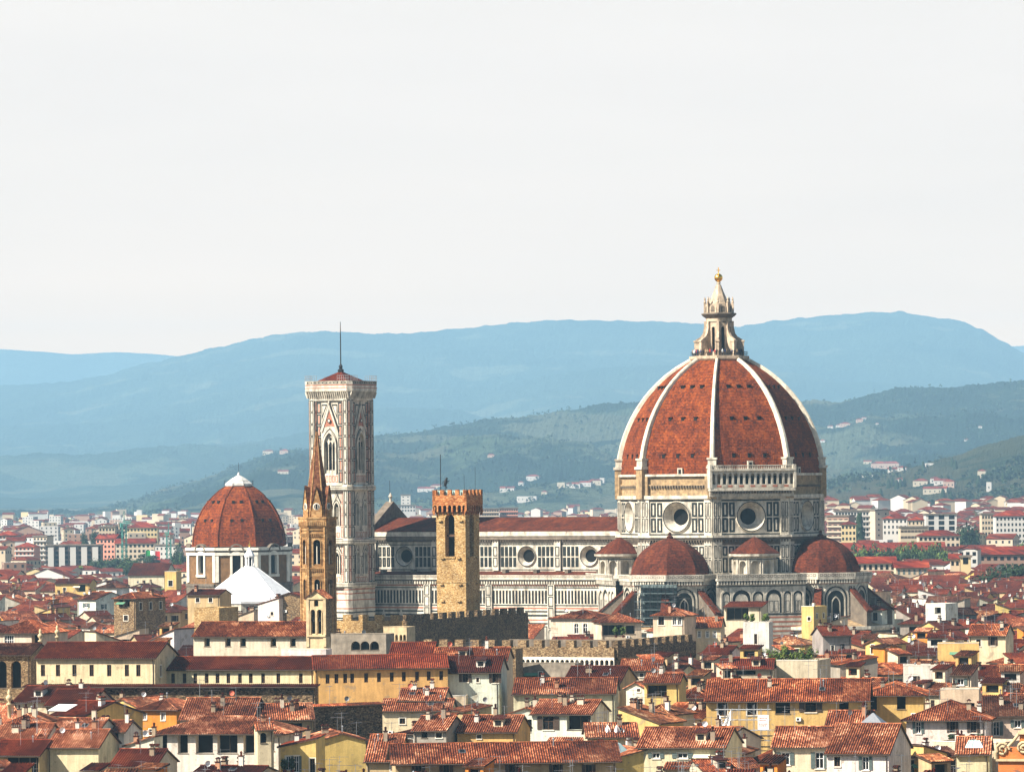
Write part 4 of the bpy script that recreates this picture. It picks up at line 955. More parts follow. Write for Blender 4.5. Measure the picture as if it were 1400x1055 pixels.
# ------------------------------------------------------------------ haze
HZ = bpy.data.materials.new('haze_air'); HZ.use_nodes = True; t = HZ.node_tree; t.nodes.clear()
pv = t.nodes.new('ShaderNodeVolumePrincipled'); out = t.nodes.new('ShaderNodeOutputMaterial'); t.links.new(pv.outputs[0], out.inputs['Volume'])
pv.inputs['Color'].default_value = (.425, .74, 1.0, 1); pv.inputs['Density'].default_value = 0.5e-4; pv.inputs['Anisotropy'].default_value = 0
me = bpy.data.meshes.new('haze'); x0, x1, y0, y1, z0, z1 = -8900, 8900, -250, 32400, -3, 1180
vs_ = [(x, y, z) for z in (z0, z1) for y in (y0, y1) for x in (x0, x1)]
me.from_pydata(vs_, [], [(0, 2, 3, 1), (4, 5, 7, 6), (0, 1, 5, 4), (2, 6, 7, 3), (0, 4, 6, 2), (1, 3, 7, 5)]); me.materials.append(HZ)
hz = bpy.data.objects.new('haze', me); COL.objects.link(hz); tag(hz, kind='stuff')
# ------------------------------------------------------------------ houses
WC = {'cream': (.72, .59, .41), 'pale yellow': (.76, .62, .37), 'white': (.76, .70, .60), 'yellow': (.72, .50, .17), 'ochre': (.70, .44, .15), 'orange': (.68, .25, .04), 'beige': (.62, .49, .33),
      'grey': (.36, .31, .26), 'pink': (.70, .45, .32), 'tan': (.55, .38, .20)}
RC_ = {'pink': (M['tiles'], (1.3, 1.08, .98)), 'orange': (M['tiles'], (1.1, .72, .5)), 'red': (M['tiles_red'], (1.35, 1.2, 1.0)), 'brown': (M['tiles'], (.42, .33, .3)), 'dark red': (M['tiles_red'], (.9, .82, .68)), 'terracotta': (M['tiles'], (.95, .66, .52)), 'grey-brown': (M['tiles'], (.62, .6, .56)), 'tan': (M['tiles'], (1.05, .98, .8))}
FPR = []     # footprints and picture extents of everything placed: (X, Y, radius, px0, px1, ytop, ybot)
def slope(mb, e0, e1, tr, tl, near, m=0, thick=.16):
    """tiled roof plane from the eave e0-e1 up to tl-tr, with real rows of cover tiles when near"""
    e0, e1, tr, tl = map(Vector, (e0, e1, tr, tl)); ed = e1 - e0; L = ed.length; ud = ed / L
    nrm = ed.cross(tl - e0 if (tl - e0).length > .01 else tr - e0); 
    nrm = (ed.cross((tl + tr) / 2 - e0)).normalized()
    if nrm.z < 0: nrm = -nrm
    up = nrm.cross(ud).normalized()
    if up.z < 0: up = -up
    ul, ur = (tl - e0).dot(ud), (tr - e0).dot(ud); H = max((tl - e0).dot(up), (tr - e0).dot(up)); q0 = random.random() * 40
    def vm(u):
        v = H
        if ul > 1e-4: v = min(v, H * u / ul)
        elif ul < -1e-4: v = min(v, H)
        if L - ur > 1e-4: v = min(v, H * (L - u) / (L - ur))
        return max(0, v)
    if near:
        p = .37; n = max(1, int(L / p)); p = L / n; lines = []
        for i in range(n):
            for t, h in ((0, 0), (.36, 0), (.5, .13), (.86, .13)): lines.append(((i + t) * p, h))
        lines.append((L, 0))
        for k in (ul, ur):
            if 1e-3 < k < L - 1e-3 : lines.append((k, .05))
        lines.sort()
        for (a, ha), (b, hb) in zip(lines, lines[1:]):
            if b - a < 1e-4: continue
            va, vb = vm(a), vm(b); ha += .09 * noise.noise(Vector((q0 + a * .3, 0, 1))); hb += .09 * noise.noise(Vector((q0 + b * .3, 0, 1)))
            A, B = e0 + ud * a + nrm * ha, e0 + ud * b + nrm * hb; Ct, D = B + up * vb, A + up * va
            if vb < .02 and va < .02: continue
            pts = [tuple(A), tuple(B), tuple(Ct), tuple(D)]; uv = [(q0 + a, 0), (q0 + b, 0), (q0 + b, vb), (q0 + a, va)]
            if va < .02: pts = pts[:3]; uv = uv[:3]
            elif vb < .02: pts = [pts[0], pts[1], pts[3]]; uv = [uv[0], uv[1], uv[3]]
            mb.poly(pts, m, uv)
    else:
        mb.poly([tuple(e0), tuple(e1), tuple(tr), tuple(tl)] if (tr - tl).length > .01 else [tuple(e0), tuple(e1), tuple(tr)], m,
                [(q0, 0), (q0 + L, 0), (q0 + ur, H), (q0 + ul, H)] if (tr - tl).length > .01 else [(q0, 0), (q0 + L, 0), (q0 + ur, H)])
    dn = nrm * -thick                                  # edge and soffit
    P = [e0, e1, tr, tl] if (tr - tl).length > .01 else [e0, e1, tr]
    for i in range(len(P)): a, b = P[i], P[(i + 1) % len(P)]; mb.poly([tuple(a + dn), tuple(b + dn), tuple(b), tuple(a)], m + 1)
    mb.poly([tuple(a + dn) for a in P][::-1], m + 1)
M['eave'] = simple('eave_timber', (.08, .045, .025), .9, .4, 2)
def ridge(mb, a, b, r=.17): mb.tube([a, b], r, 5, 0)
WCACHE = {}
def window(parent, f, u, z, w, h, st, dep, wi=None):
    key = (round(w, 1), round(h, 1), st); w, h = key[0], key[1]
    if key not in WCACHE:
        mb = MB(); g = Fr(0, 0, 0)
        if st in ('open', 'openarch'):
            mb.box(g, -w / 2 - .08, w / 2 + .08, -.1, 0, -.05, .1, 1)
            mb.quad(g, -w / 2 - .04, w / 2 + .04, 0, h + .02, -dep + .03, 0)
            if w > 2.4:
                for i in range(1, int(w / 1.6)): t = -w / 2 + w * i / int(w / 1.6); mb.box(g, t - .05, t + .05, 0, h, -dep + .05, -dep + .15, 1)
            mats = [M['black'], M['grime']]
        else:
            fm = M['white'] if st in ('white', 'arch', 'shutg') else M['wood']
            D = -.2; mb.quad(g, -w / 2 - .04, w / 2 + .04, 0, h + .02, D, 0)
            for s_ in (-1, 1): mb.box(g, s_ * (w / 2 - .05) - .06, s_ * (w / 2 - .05) + .06, 0, h, D, D + .07, 1)
            mb.box(g, -.04, .04, 0, h, D, D + .06, 1); mb.box(g, -w / 2, w / 2, h - .1, h, D, D + .065, 1); mb.box(g, -w / 2, w / 2, 0, .1, D, D + .065, 1)
            if h > 1.3 or st == 'white': mb.box(g, -w / 2, w / 2, h * .62 - .035, h * .62 + .035, D, D + .055, 1)
            if st == 'white' and w > 1.6:
                for t in (-.25, .25): mb.box(g, t * w - .05, t * w + .05, 0, h, D, D + .06, 1)
            if st != 'plain': mb.box(g, -w / 2 - .15, w / 2 + .15, -.16, -.02, -.1, .14, 2)
            if st != 'plain':
                mb.box(g, -w / 2 - .17, -w / 2 - .02, 0, h + .15, .002, .05, 2); mb.box(g, w / 2 + .02, w / 2 + .17, 0, h + .15, .002, .05, 2); mb.box(g, -w / 2 - .02, w / 2 + .02, h + .02, h + .15, .002, .05, 2)
            mats = [M['glass'], fm, M['stonetrim']]
        o = mb.build('window', mats); sh = None
        if st in ('shutg', 'shutb'):
            mb = MB(); sw = w / 2
            mb.box(g, 0, sw, .02, h, .06, .11, 0)
            for i in range(int(h / .16)): mb.box(g, .08, sw - .08, .08 + i * .16, .14 + i * .16, .11, .13, 0)
            sh = mb.build('shutter', [M['shutter_green'] if st == 'shutg' else M['shutter_brown']])
        WCACHE[key] = (o, sh, [0])
    o, sh, used = WCACHE[key]
    if used[0]: o = o.copy(); COL.objects.link(o)
    o.parent = parent; o.location = f.P(u, z); o.rotation_euler = (0, 0, math.atan2(f.uy, f.ux))
    if sh:
        for k, (x, sx) in enumerate(((w / 2 + .03, 1), (-w / 2 - .03, -1))):
            q = sh if (not used[0] and k == 0) else sh.copy()
            if q is not sh: COL.objects.link(q)
            q.parent = o; q.location = (x, 0, 0); q.scale = (sx, 1, 1)
    used[0] = 1
    return o
def cached(key, fn, parent, loc, deg=0, scale=None, color=None):
    if key not in WCACHE: WCACHE[key] = o = fn(); o.parent = parent; o.location = loc; o.rotation_euler = (0, 0, R(deg))
    else: o = put(WCACHE[key], parent, loc, deg)
    if scale: o.scale = scale
    if color: o.color = (*color, 1)
    return o
def mk_chimney(k):
    def fn():
        mb = MB(); w, h = ((.36, 1.1), (.55, .95), (.3, 1.6))[k]
        mb.cube(-w, w, -.35, .35, -.8, h, 0); mb.cube(-w - .1, w + .1, -.45, .45, h, h + .12, 1)
        for t in ((-w + .2, w - .2) if k == 1 else (0,)):
            if k == 2: mb.lathe(t, 0, [(.16, h + .1), (.18, h + .55), (.24, h + .6), (.02, h + .8)], 8, 1)
            else:
                mb.cube(t - .22, t - .14, -.25, .25, h + .12, h + .5, 0); mb.cube(t + .14, t + .22, -.25, .25, h + .12, h + .5, 0)
                mb.hexa([(t - .4, -.4, h + .5), (t + .4, -.4, h + .5), (t + .4, .4, h + .5), (t - .4, .4, h + .5)], [(t - .04, -.4, h + .78), (t + .04, -.4, h + .78), (t + .04, .4, h + .78), (t - .04, .4, h + .78)], 1)
        return mb.build('chimney', [M['plaster'], M['tiles_red']])
    return fn
def mk_antenna(k):
    def fn():
        mb = MB(); h = 2.6 + k * .9; mb.tube([(0, 0, -.6), (0, 0, h)], .035, 4)
        L = 1.1 + .25 * k; mb.tube([(-L, 0, h - .2), (L, 0, h - .15)], .025, 3)
        for i in range(8): x = -L + 2 * L * i / 7; q = .38 - .03 * i; mb.tube([(x, -q, h - .18), (x, q, h - .18)], .018, 3)
        if k: mb.tube([(0, -.7, h - .9), (0, .7, h - .9)], .025, 3); [mb.tube([(-.25, -.6 + j * .3, h - .9), (.25, -.6 + j * .3, h - .9)], .018, 3) for j in range(5)]
        return mb.build('antenna', [M['metal']])
    return fn
def mk_dormer():
    mb = MB(); mb.cube(-.8, .8, -.9, 1.6, -.6, 1.1, 0); mb.quad(Fr(0, -.9, 0), -.5, .5, .05, .85, .03, 1)
    mb.hexa([(-1.05, -1.25, 1.05), (1.05, -1.25, 1.05), (1.05, 2.2, 1.5), (-1.05, 2.2, 1.5)], [(-1.05, -1.25, 1.2), (1.05, -1.25, 1.2), (1.05, 2.2, 1.65), (-1.05, 2.2, 1.65)], 2)
    return mb.build('dormer', [M['plaster'], M['black'], M['tiles_red']])
def mk_pipe():
    mb = MB(); mb.tube([(0, 0, -.4), (0, 0, 1.1)], .09, 6); mb.lathe(0, 0, [(.16, 1.05), (.2, 1.15), (.02, 1.35)], 8); return mb.build('vent_pipe', [M['metal']])
def mk_ac():
    mb = MB(); mb.cube(-.42, .42, -.34, 0, 0, .62, 0); mb.disc(Fr(0, -.345, 0), -.08, .31, .22, 0, 1, 12); mb.cube(-.4, -.32, -.3, 0, -.14, 0, 1); mb.cube(.32, .4, -.3, 0, -.14, 0, 1); return mb.build('air_conditioner', [M['white'], M['darkmetal']])
def mk_awning():
    mb = MB(); mb.hexa([(-1.3, -1.1, -.45), (1.3, -1.1, -.45), (1.3, 0, 0), (-1.3, 0, 0)], [(-1.3, -1.1, -.4), (1.3, -1.1, -.4), (1.3, 0, .06), (-1.3, 0, .06)]); mb.tube([(-1.3, -1.1, -.45), (1.3, -1.1, -.45)], .06, 5); return mb.build('awning', [M['plaster_far']])
def mk_dish():
    mb = MB(); mb.tube([(0, 0, -.5), (0, 0, .8)], .04, 5, 1)
    rings = []
    for r, d in ((.02, .12), (.2, .1), (.36, .04), (.45, -.04)): rings.append([(r * math.cos(R(30 * i)), -.15 + d - .02, .95 + r * math.sin(R(30 * i))) for i in range(12)])
    mb.loft(rings, 0, cap=False); mb.tube([(0, -.1, .6), (0, -.6, .95)], .02, 4, 1)
    return mb.build('satellite_dish', [M['plaster_far'], M['metal']])
def mk_skylight():
    mb = MB(); mb.cube(-.5, .5, -.7, .7, -.3, .12, 1); mb.cube(-.42, .42, -.62, .62, .12, .14, 0)
    return mb.build('skylight', [M['glass'], M['metal']])
def house(name, loc, deg, w, d, ze, roof='gx', pitch=.32, wall='cream', rc='red', label=None, cat='house', group=None, near=True, fr=(), sr=(), sl=(), clutter=0, seed=0, z0=0, over=.55, wm=None, annex=False):
    """front wall along local x at y=0, body behind it; fr/sr/sl = windows (u, z, w, h, style) on front / right / left walls"""
    rg = random.Random(seed); random.seed(seed)
    root = empty(name, (loc[0], loc[1], 0), deg, label, cat, group)
    hw = w / 2; wallm = [wm or M['plaster'], M['black'], M['stonetrim'] if not wm else wm]; wcol = tuple(c * rg.uniform(.93, 1.04) for c in WC.get(wall, (.6, .5, .4)))
    mb = MB(); Ff, Fr_, Fb, Fl = Fr(0, 0, 0), Fr(hw, d / 2, 90), Fr(0, d, 180), Fr(-hw, d / 2, -90)
    def H(ws, lim):
        out = []
        for (u, z, ww, hh, st) in ws:
            ww, hh = round(ww, 1), round(hh, 1)
            if z + hh > ze - .12: hh = round(ze - .12 - z - .05, 1)
            if u - ww / 2 < -lim + .05 or u + ww / 2 > lim - .05 or hh < .3: continue
            out.append((u, z, ww, hh, st))
        return out
    fr, sr, sl = H(fr, hw), H(sr, d / 2), H(sl, d / 2)
    dp = {'open': 1.6, 'openarch': 1.2, 'arch': .3}
    def hol(ws): return [(u - a / 2, u + a / 2, z, z + b, 'round' if 'arch' in st else None, dp.get(st, .24)) for u, z, a, b, st in ws]
    mb.wall(Ff, -hw, hw, z0, ze, hol(fr), 0, .24, 0, 1); mb.wall(Fr_, -d / 2, d / 2, z0, ze, hol(sr), 0, .24, 0, 1); mb.wall(Fl, -d / 2, d / 2, z0, ze, hol(sl), 0, .24, 0, 1)
    mb.quad(Fb, -hw, hw, z0, ze, 0, 0)
    rb = MB(); o = over; e = ze; ov = o
    if roof == 'gx':
        rise = pitch * d / 2; dz = pitch * ov
        slope(rb, (-hw - o * .6, -ov, e - dz + .1), (hw + o * .6, -ov, e - dz + .1), (hw + o * .6, d / 2, e + rise + .1), (-hw - o * .6, d / 2, e + rise + .1), near)
        slope(rb, (hw + o * .6, d + ov, e - dz + .1), (-hw - o * .6, d + ov, e - dz + .1), (-hw - o * .6, d / 2, e + rise + .1), (hw + o * .6, d / 2, e + rise + .1), near)
        ridge(rb, (-hw - o * .6, d / 2, e + rise + .15), (hw + o * .6, d / 2, e + rise + .15))
        for x in (-hw, hw): mb.poly([(x, 0, e), (x, d, e), (x, d / 2, e + rise)], 0)
        top = lambda x, y: e + pitch * (d / 2 - abs(y - d / 2))
    elif roof == 'gy':
        rise = pitch * hw; dz = pitch * ov
        slope(rb, (hw + ov, -o * .6, e - dz + .1), (hw + ov, d + o * .6, e - dz + .1), (0, d + o * .6, e + rise + .1), (0, -o * .6, e + rise + .1), near)
        slope(rb, (-hw - ov, d + o * .6, e - dz + .1), (-hw - ov, -o * .6, e - dz + .1), (0, -o * .6, e + rise + .1), (0, d + o * .6, e + rise + .1), near)
        ridge(rb, (0, -o * .6, e + rise + .15), (0, d + o * .6, e + rise + .15))
        for y in (0, d): mb.poly([(-hw, y, e), (hw, y, e), (0, y, e + rise)], 0)
        top = lambda x, y: e + pitch * (hw - abs(x))
    elif roof == 'hip':
        m_ = min(hw, d / 2); rise = pitch * m_; dz = pitch * ov; zz = e - dz + .1
        A, B, Cc, D = (-hw - ov, -ov, zz), (hw + ov, -ov, zz), (hw + ov, d + ov, zz), (-hw - ov, d + ov, zz); zt = e + rise + .1
        if w >= d: P, Q = (-hw + m_, d / 2, zt), (hw - m_, d / 2, zt); S = ((A, B, Q, P), (Cc, D, P, Q), (D, A, P, P), (B, Cc, Q, Q))
        else: P, Q = (0, m_, zt), (0, d - m_, zt); S = ((A, B, P, P), (B, Cc, Q, P), (Cc, D, Q, Q), (D, A, P, Q))
        for s in S: slope(rb, *s, near)
        ridge(rb, P, Q); ridge(rb, A, P, .14); ridge(rb, B, Q if w >= d else P, .14); ridge(rb, Cc, Q, .14); ridge(rb, D, P if w >= d else Q, .14)
        top = lambda x, y: e + pitch * min(hw - abs(x), d / 2 - abs(y - d / 2))
    elif roof in ('shed', 'shedr', 'shedl'):
        if roof == 'shed':
            rise = pitch * d; slope(rb, (-hw - o * .5, -ov, e - pitch * ov + .1), (hw + o * .5, -ov, e - pitch * ov + .1), (hw + o * .5, d + .2, e + rise + .1), (-hw - o * .5, d + .2, e + rise + .1), near)
            for x in (-hw, hw): mb.poly([(x, 0, e), (x, d, e), (x, d, e + rise)], 0)
            mb.poly([(-hw, d, e), (hw, d, e), (hw, d, e + rise), (-hw, d, e + rise)], 0); top = lambda x, y: e + pitch * y
        else:
            s = 1 if roof == 'shedr' else -1; rise = pitch * w
            slope(rb, (s * (hw + ov), -o * .5, e - pitch * ov + .1), (s * (hw + ov), d + o * .5, e - pitch * ov + .1), (-s * (hw + .2), d + o * .5, e + rise + .1), (-s * (hw + .2), -o * .5, e + rise + .1), near)
            for y in (0, d): mb.poly([(s * hw, y, e), (-s * hw, y, e), (-s * hw, y, e + rise)], 0)
            mb.poly([(-s * hw, 0, e), (-s * hw, d, e), (-s * hw, d, e + rise), (-s * hw, 0, e + rise)], 0); top = lambda x, y: e + pitch * (hw - s * x)
    else:
        rise = .5; rb.cube(-hw + .25, hw - .25, .25, d - .25, e - .2, e, 0); top = lambda x, y: e
        for a, b, c, q in ((-hw, hw, 0, .25), (-hw, hw, d - .25, d), (-hw, -hw + .25, .25, d - .25), (hw - .25, hw, .25, d - .25)): mb.cube(a, b, c, q, e, e + .8, 0)
        mb.cube(-hw - .05, hw + .05, -.05, .3, e + .8, e + .92, 2)
    if roof not in ('flat',) and rc:                      # gutter under the front eave and a down pipe
        rm, rcol = RC_[rc]; v = rg.uniform(.85, 1.12); rcol = tuple(c * v for c in rcol)
        rb.build('roof', [rm, M['eave']], root, color=rcol)
        if near and roof in ('gx', 'hip', 'shed'):
            g = MB(); zz = e - pitch * ov + .02; g.tube([(-hw - .4, -ov - .08, zz), (hw + .4, -ov - .08, zz)], .09, 5); u = hw - .35 if rg.random() < .6 else -hw + .35
            g.tube([(u, -ov, zz), (u, -.1, zz - .5), (u, -.1, z0 + 1)], .07, 5); g.build('gutter', [M['shutter_brown']], root)
    elif roof == 'flat': rb.build('terrace', [M['graystone']], root)
    mb.build('wall', wallm, root, color=wcol)
    for f, ws in ((Ff, fr), (Fr_, sr), (Fl, sl)):
        for (u, z, ww, hh, st) in ws: window(root, f, u, z, ww, hh, st, dp.get(st, .24))
    if annex and w > 7.5 and roof != 'flat' and rg.random() < .9:
      for k in ([.2, .8] if w > 10 and rg.random() < .5 else [rg.random()]):
        am = MB(); ab = MB(); ac = rg.choice(list(WC.values())); rr_ = RC_[rg.choice(['pink', 'red', 'terracotta', 'brown', 'tan'])]
        if k < .5:
            aw, ad, ae = rg.uniform(.3, .5) * w, rg.uniform(1.8, 3.2), ze - rg.uniform(1.6, 3.4); ax = rg.choice((-1, 1)) * (hw - aw / 2 - .3)
            am.wall(Fr(ax, -ad, 0), -aw / 2, aw / 2, z0, ae, [(-aw * .25, aw * .25, ae - 2.0, ae - .6)], 0, .5, 0, 1)
            for s_, a_ in ((1, 90), (-1, -90)): am.quad(Fr(ax + s_ * aw / 2, -ad / 2, a_), -ad / 2, ad / 2, z0, ae, 0, 0); am.poly([(ax + s_ * aw / 2, -ad, ae), (ax + s_ * aw / 2, 0, ae), (ax + s_ * aw / 2, 0, ae + .3 * ad)], 0)
            slope(ab, (ax - aw / 2 - .25, -ad - .4, ae), (ax + aw / 2 + .25, -ad - .4, ae), (ax + aw / 2 + .25, -.02, ae + .3 * ad + .15), (ax - aw / 2 - .25, -.02, ae + .3 * ad + .15), near)
        else:
            aw, ad = rg.uniform(2.4, 4.2), rg.uniform(2.4, 3.6); ax, ay = rg.uniform(-hw * .5, hw * .5), d * .42; ab0 = ze + .1; ae = top(ax, min(ay + ad, d * .5)) + rg.uniform(1.6, 2.5)
            am.wall(Fr(ax, ay, 0), -aw / 2, aw / 2, ab0, ae, [(-aw * .32, aw * .32, ae - 1.7, ae - .4)], 0, .6, 0, 1)
            for s_, a_ in ((1, 90), (-1, -90)): am.quad(Fr(ax + s_ * aw / 2, ay + ad / 2, a_), -ad / 2, ad / 2, ab0, ae, 0, 0); am.poly([(ax + s_ * aw / 2, ay, ae), (ax + s_ * aw / 2, ay + ad, ae), (ax + s_ * aw / 2, ay + ad, ae + .25 * ad)], 0)
            am.quad(Fr(ax, ay + ad, 180), -aw / 2, aw / 2, ab0, ae + .25 * ad, 0, 0)
            slope(ab, (ax - aw / 2 - .35, ay - .4, ae), (ax + aw / 2 + .35, ay - .4, ae), (ax + aw / 2 + .35, ay + ad + .2, ae + .25 * ad + .15), (ax - aw / 2 - .35, ay + ad + .2, ae + .25 * ad + .15), near)
        ao = am.build('annex' if k < .5 else 'roof_turret', [M['plaster'], M['black']], root, color=ac); ab.build('annex_roof', [rr_[0], M['eave']], ao, color=rr_[1])
    if clutter:
        for i in range(rg.randint(0 if clutter < 2 else 1, 1 + clutter)):
            x, y = rg.uniform(-hw * .8, hw * .8), rg.uniform(.15 * d, .8 * d); k = rg.randrange(3)
            cached(('chim', k), mk_chimney(k), root, (x, y, top(x, y)), rg.choice((0, 90)), None, rg.choice([(.7, .6, .45), (.4, .3, .2), (.5, .26, .15), (.36, .28, .2), (.8, .75, .65)]))
        for i in range(rg.randint(0, 1 + clutter)):
            x, y = rg.uniform(-hw * .8, hw * .8), rg.uniform(.1 * d, .6 * d); k = rg.randrange(2)
            cached(('ant', k), mk_antenna(k), root, (x, y, top(x, y)), rg.uniform(-60, 60))
        if near and roof != 'flat' and w > 6 and rg.random() < .4: cached('ac', mk_ac, root, (rg.uniform(-hw * .8, hw * .8), -.01, ze - rg.uniform(3.3, 4.2)))
        if near and w > 6 and rg.random() < .14: cached('awn', mk_awning, root, (rg.uniform(-hw * .5, hw * .5), -.02, ze - 1.1), 0, None, rg.choice([(.1, .25, .15), (.7, .62, .45), (.45, .1, .07), (.75, .72, .68)]))
        if rg.random() < .4: x, y = rg.uniform(-hw * .8, hw * .8), rg.uniform(.1 * d, .5 * d); cached('pipe', mk_pipe, root, (x, y, top(x, y)))
        if near and w > 9 and rg.random() < .3 and roof in ('gx', 'shed', 'hip'): x = rg.uniform(-hw * .4, hw * .4); cached('dorm', mk_dormer, root, (x, d * .2, top(x, d * .2)), 0, None, rg.choice([(.75, .62, .42), (.6, .5, .38), (.78, .72, .62)]))
        if rg.random() < .45:
            x, y = rg.uniform(-hw * .8, hw * .8), rg.uniform(.1 * d, .5 * d); cached('dish', mk_dish, root, (x, y, top(x, y) + .2), rg.uniform(-10, 40) - deg, None, rg.choice([(.8, .8, .78), (.8, .8, .78), (.6, .16, .1), (.3, .3, .3)]))
        if rg.random() < .35 and roof in ('gx', 'shed'):
            x, y = rg.uniform(-hw * .7, hw * .7), .25 * d; q = cached('sky', mk_skylight, root, (x, y, top(x, y) + .15), 0); q.rotation_euler = (math.atan(pitch), 0, 0)
    return root
def extent(loc, deg, w, d, ze, rise):
    c, s = math.cos(R(deg)), math.sin(R(deg)); P = [(loc[0] + x * c - y * s, loc[1] + x * s + y * c) for x, y in ((-w / 2, 0), (w / 2, 0), (w / 2, d), (-w / 2, d), (0, d / 2))]
    px = [proj(x, y, ze)[0] for x, y in P[:4]]; yt = proj(*P[4], ze + rise)[1]; ye = min(proj(x, y, ze)[1] for x, y in P[:2])
    return P[4], min(px), max(px), min(yt, ye)
def reg(loc, deg, w, d, ze, rise, ybot):
    (cx, cy), a, b, yt = extent(loc, deg, w, d, ze, rise); FPR.append((cx, cy, w, d, deg, a, b, yt, ybot, min(loc[1], cy)))
def PH(name, x0, x1, ye, ze, ang, d, roof, pitch, wall, rc, label, ybot, W=(), S=(), SL=(), cat='house', **k):
    """a house read off the photograph: x0-x1 and ye give the front wall under its eave; W = front windows (x centre, top, bottom, width, style)"""
    xc = (x0 + x1) / 2; X, Y = at(xc, ye, ze); s = F / Y; ca = math.cos(R(ang)); w = (x1 - x0) / s / ca
    fw = []
    for (cx, yt, yb, wp, st) in W:
        u = (cx - xc) / s / ca; yd = Y + u * math.sin(R(ang)); zt = HC + uv0(cx, yt)[1] * yd / F; zb = HC + uv0(cx, yb)[1] * yd / F
        fw.append((u, zb, max(.4, wp / s / ca), max(.5, zt - zb), st))
    def auto(spec, dd):
        if not spec: return []
        n, zt, ww, hh, st = spec; return [(-dd / 2 + dd * (i + .5) / n, ze - zt - hh, ww, hh, st) for i in range(n)]
    rise = {'gx': pitch * d / 2, 'gy': pitch * w / 2, 'hip': pitch * min(w, d) / 2, 'shed': pitch * d, 'shedr': pitch * w, 'shedl': pitch * w, 'flat': .8}[roof]
    reg((X, Y), ang, w, d, ze, rise, ybot)
    k.setdefault('seed', int(x0 * 7 + ye * 3)); k.setdefault('clutter', 1)
    return house(name, (X, Y), ang, w, d, ze, roof, pitch, wall, rc, label, cat, None, True, fw, auto(S, d), auto(SL, d), **k)
# ------------------------------------------------------------------ crenellated palace
def cren_wall(mb, f, u0, u1, z, pitch, mh=1.3, corb=True, zc=None):
    mb.quad(f, u0, u1, 0, z, 0, 0); n = max(1, int((u1 - u0) / pitch)); p = (u1 - u0) / n
    for i in range(n): mb.box(f, u0 + i * p, u0 + i * p + p * .52, z, z + mh, -.8, 0, 0)
    mb.box(f, u0, u1, z - 1.6, z, -.8, -.02, 0); mb.poly([f.P(u0, z - 1.4, -.8), f.P(u1, z - 1.4, -.8), f.P(u1, z - 1.4, -3), f.P(u0, z - 1.4, -3)], 0)
    if corb:
        zc = zc or z - 2.6; m = int((u1 - u0) / 1.1); q = (u1 - u0) / m
        g = Fr(f.x + f.nx * .6, f.y + f.ny * .6, 0); g.nx, g.ny, g.ux, g.uy = f.nx, f.ny, f.ux, f.uy
        mb.wall(g, u0, u1, zc - 1.1, zc + .5, [(u0 + i * q + .12, u0 + (i + 1) * q - .12, zc - 1.1, zc, 'round', .58) for i in range(m)], 2, .58, 2, 1)
        mb.box(g, u0, u1, zc + .5, z - .2, -.6, 0, 0)
        for i in range(n): mb.box(g, u0 + i * p, u0 + i * p + p * .52, z - .2, z + mh, -.6, 0, 0)
def palace(px, py, Y, zt, degL, wl, wr, corb, label, ybot, matL, matR, pl, pr):
    X, z = atY(px, py, Y); rt = empty('crenellated_palace', (X, Y, 0), 0, label, 'palace')
    fL = Fr(0, 0, degL); fR = Fr(0, 0, degL + 90)
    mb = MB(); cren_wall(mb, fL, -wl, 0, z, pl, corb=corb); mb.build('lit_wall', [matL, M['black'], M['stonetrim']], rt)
    mb = MB(); cren_wall(mb, fR, 0, wr, z, pr, corb=corb); mb.build('shaded_wall', [matR, M['black'], M['stone_brown']], rt)  # shade of this side is put into a darker stone colour
    c, s = math.cos(R(degL)), math.sin(R(degL)); mb = MB()
    pts = [(-.4 * 0, 0), (-wl, 0), (-wl, wr), (0, wr)]; loc = [(x * c - y * s, x * s + y * c) for x, y in [(-1, 1), (-wl, 1), (-wl, wr), (-1, wr)]]
    mb.poly([(x, y, z - 2.4) for x, y in loc], 0)
    b = Fr(loc[2][0], loc[2][1], degL + 180); mb.quad(b, -wl, 0, 0, z, 0, 0) ; mb.quad(Fr(loc[1][0], loc[1][1], degL - 90), -wr, 0, 0, z, 0, 0)
    mb.build('flat_roof', [M['grime']], rt)
    cxy = (X + (-wl / 2) * c - (wr / 2) * s, Y + (-wl / 2) * s + (wr / 2) * c)
    a, b_ = px - wl * c * F / Y, px + wr * math.sin(R(90 + degL) ) * 0 + wr * abs(s) * F / Y
    FPR.append((cxy[0], cxy[1], wl, wr, degL, a, b_, py - 8, ybot, Y)); return rt
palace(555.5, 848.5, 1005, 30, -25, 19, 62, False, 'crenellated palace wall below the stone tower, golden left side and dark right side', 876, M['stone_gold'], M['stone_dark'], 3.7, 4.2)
palace(841, 884, 955, 27, -25, 43, 41, True, 'crenellated palace with small arches under the battlements, right of the pale roof terraces', 906, M['stone_brown'], M['stone_dark'], 3.4, 4.1)
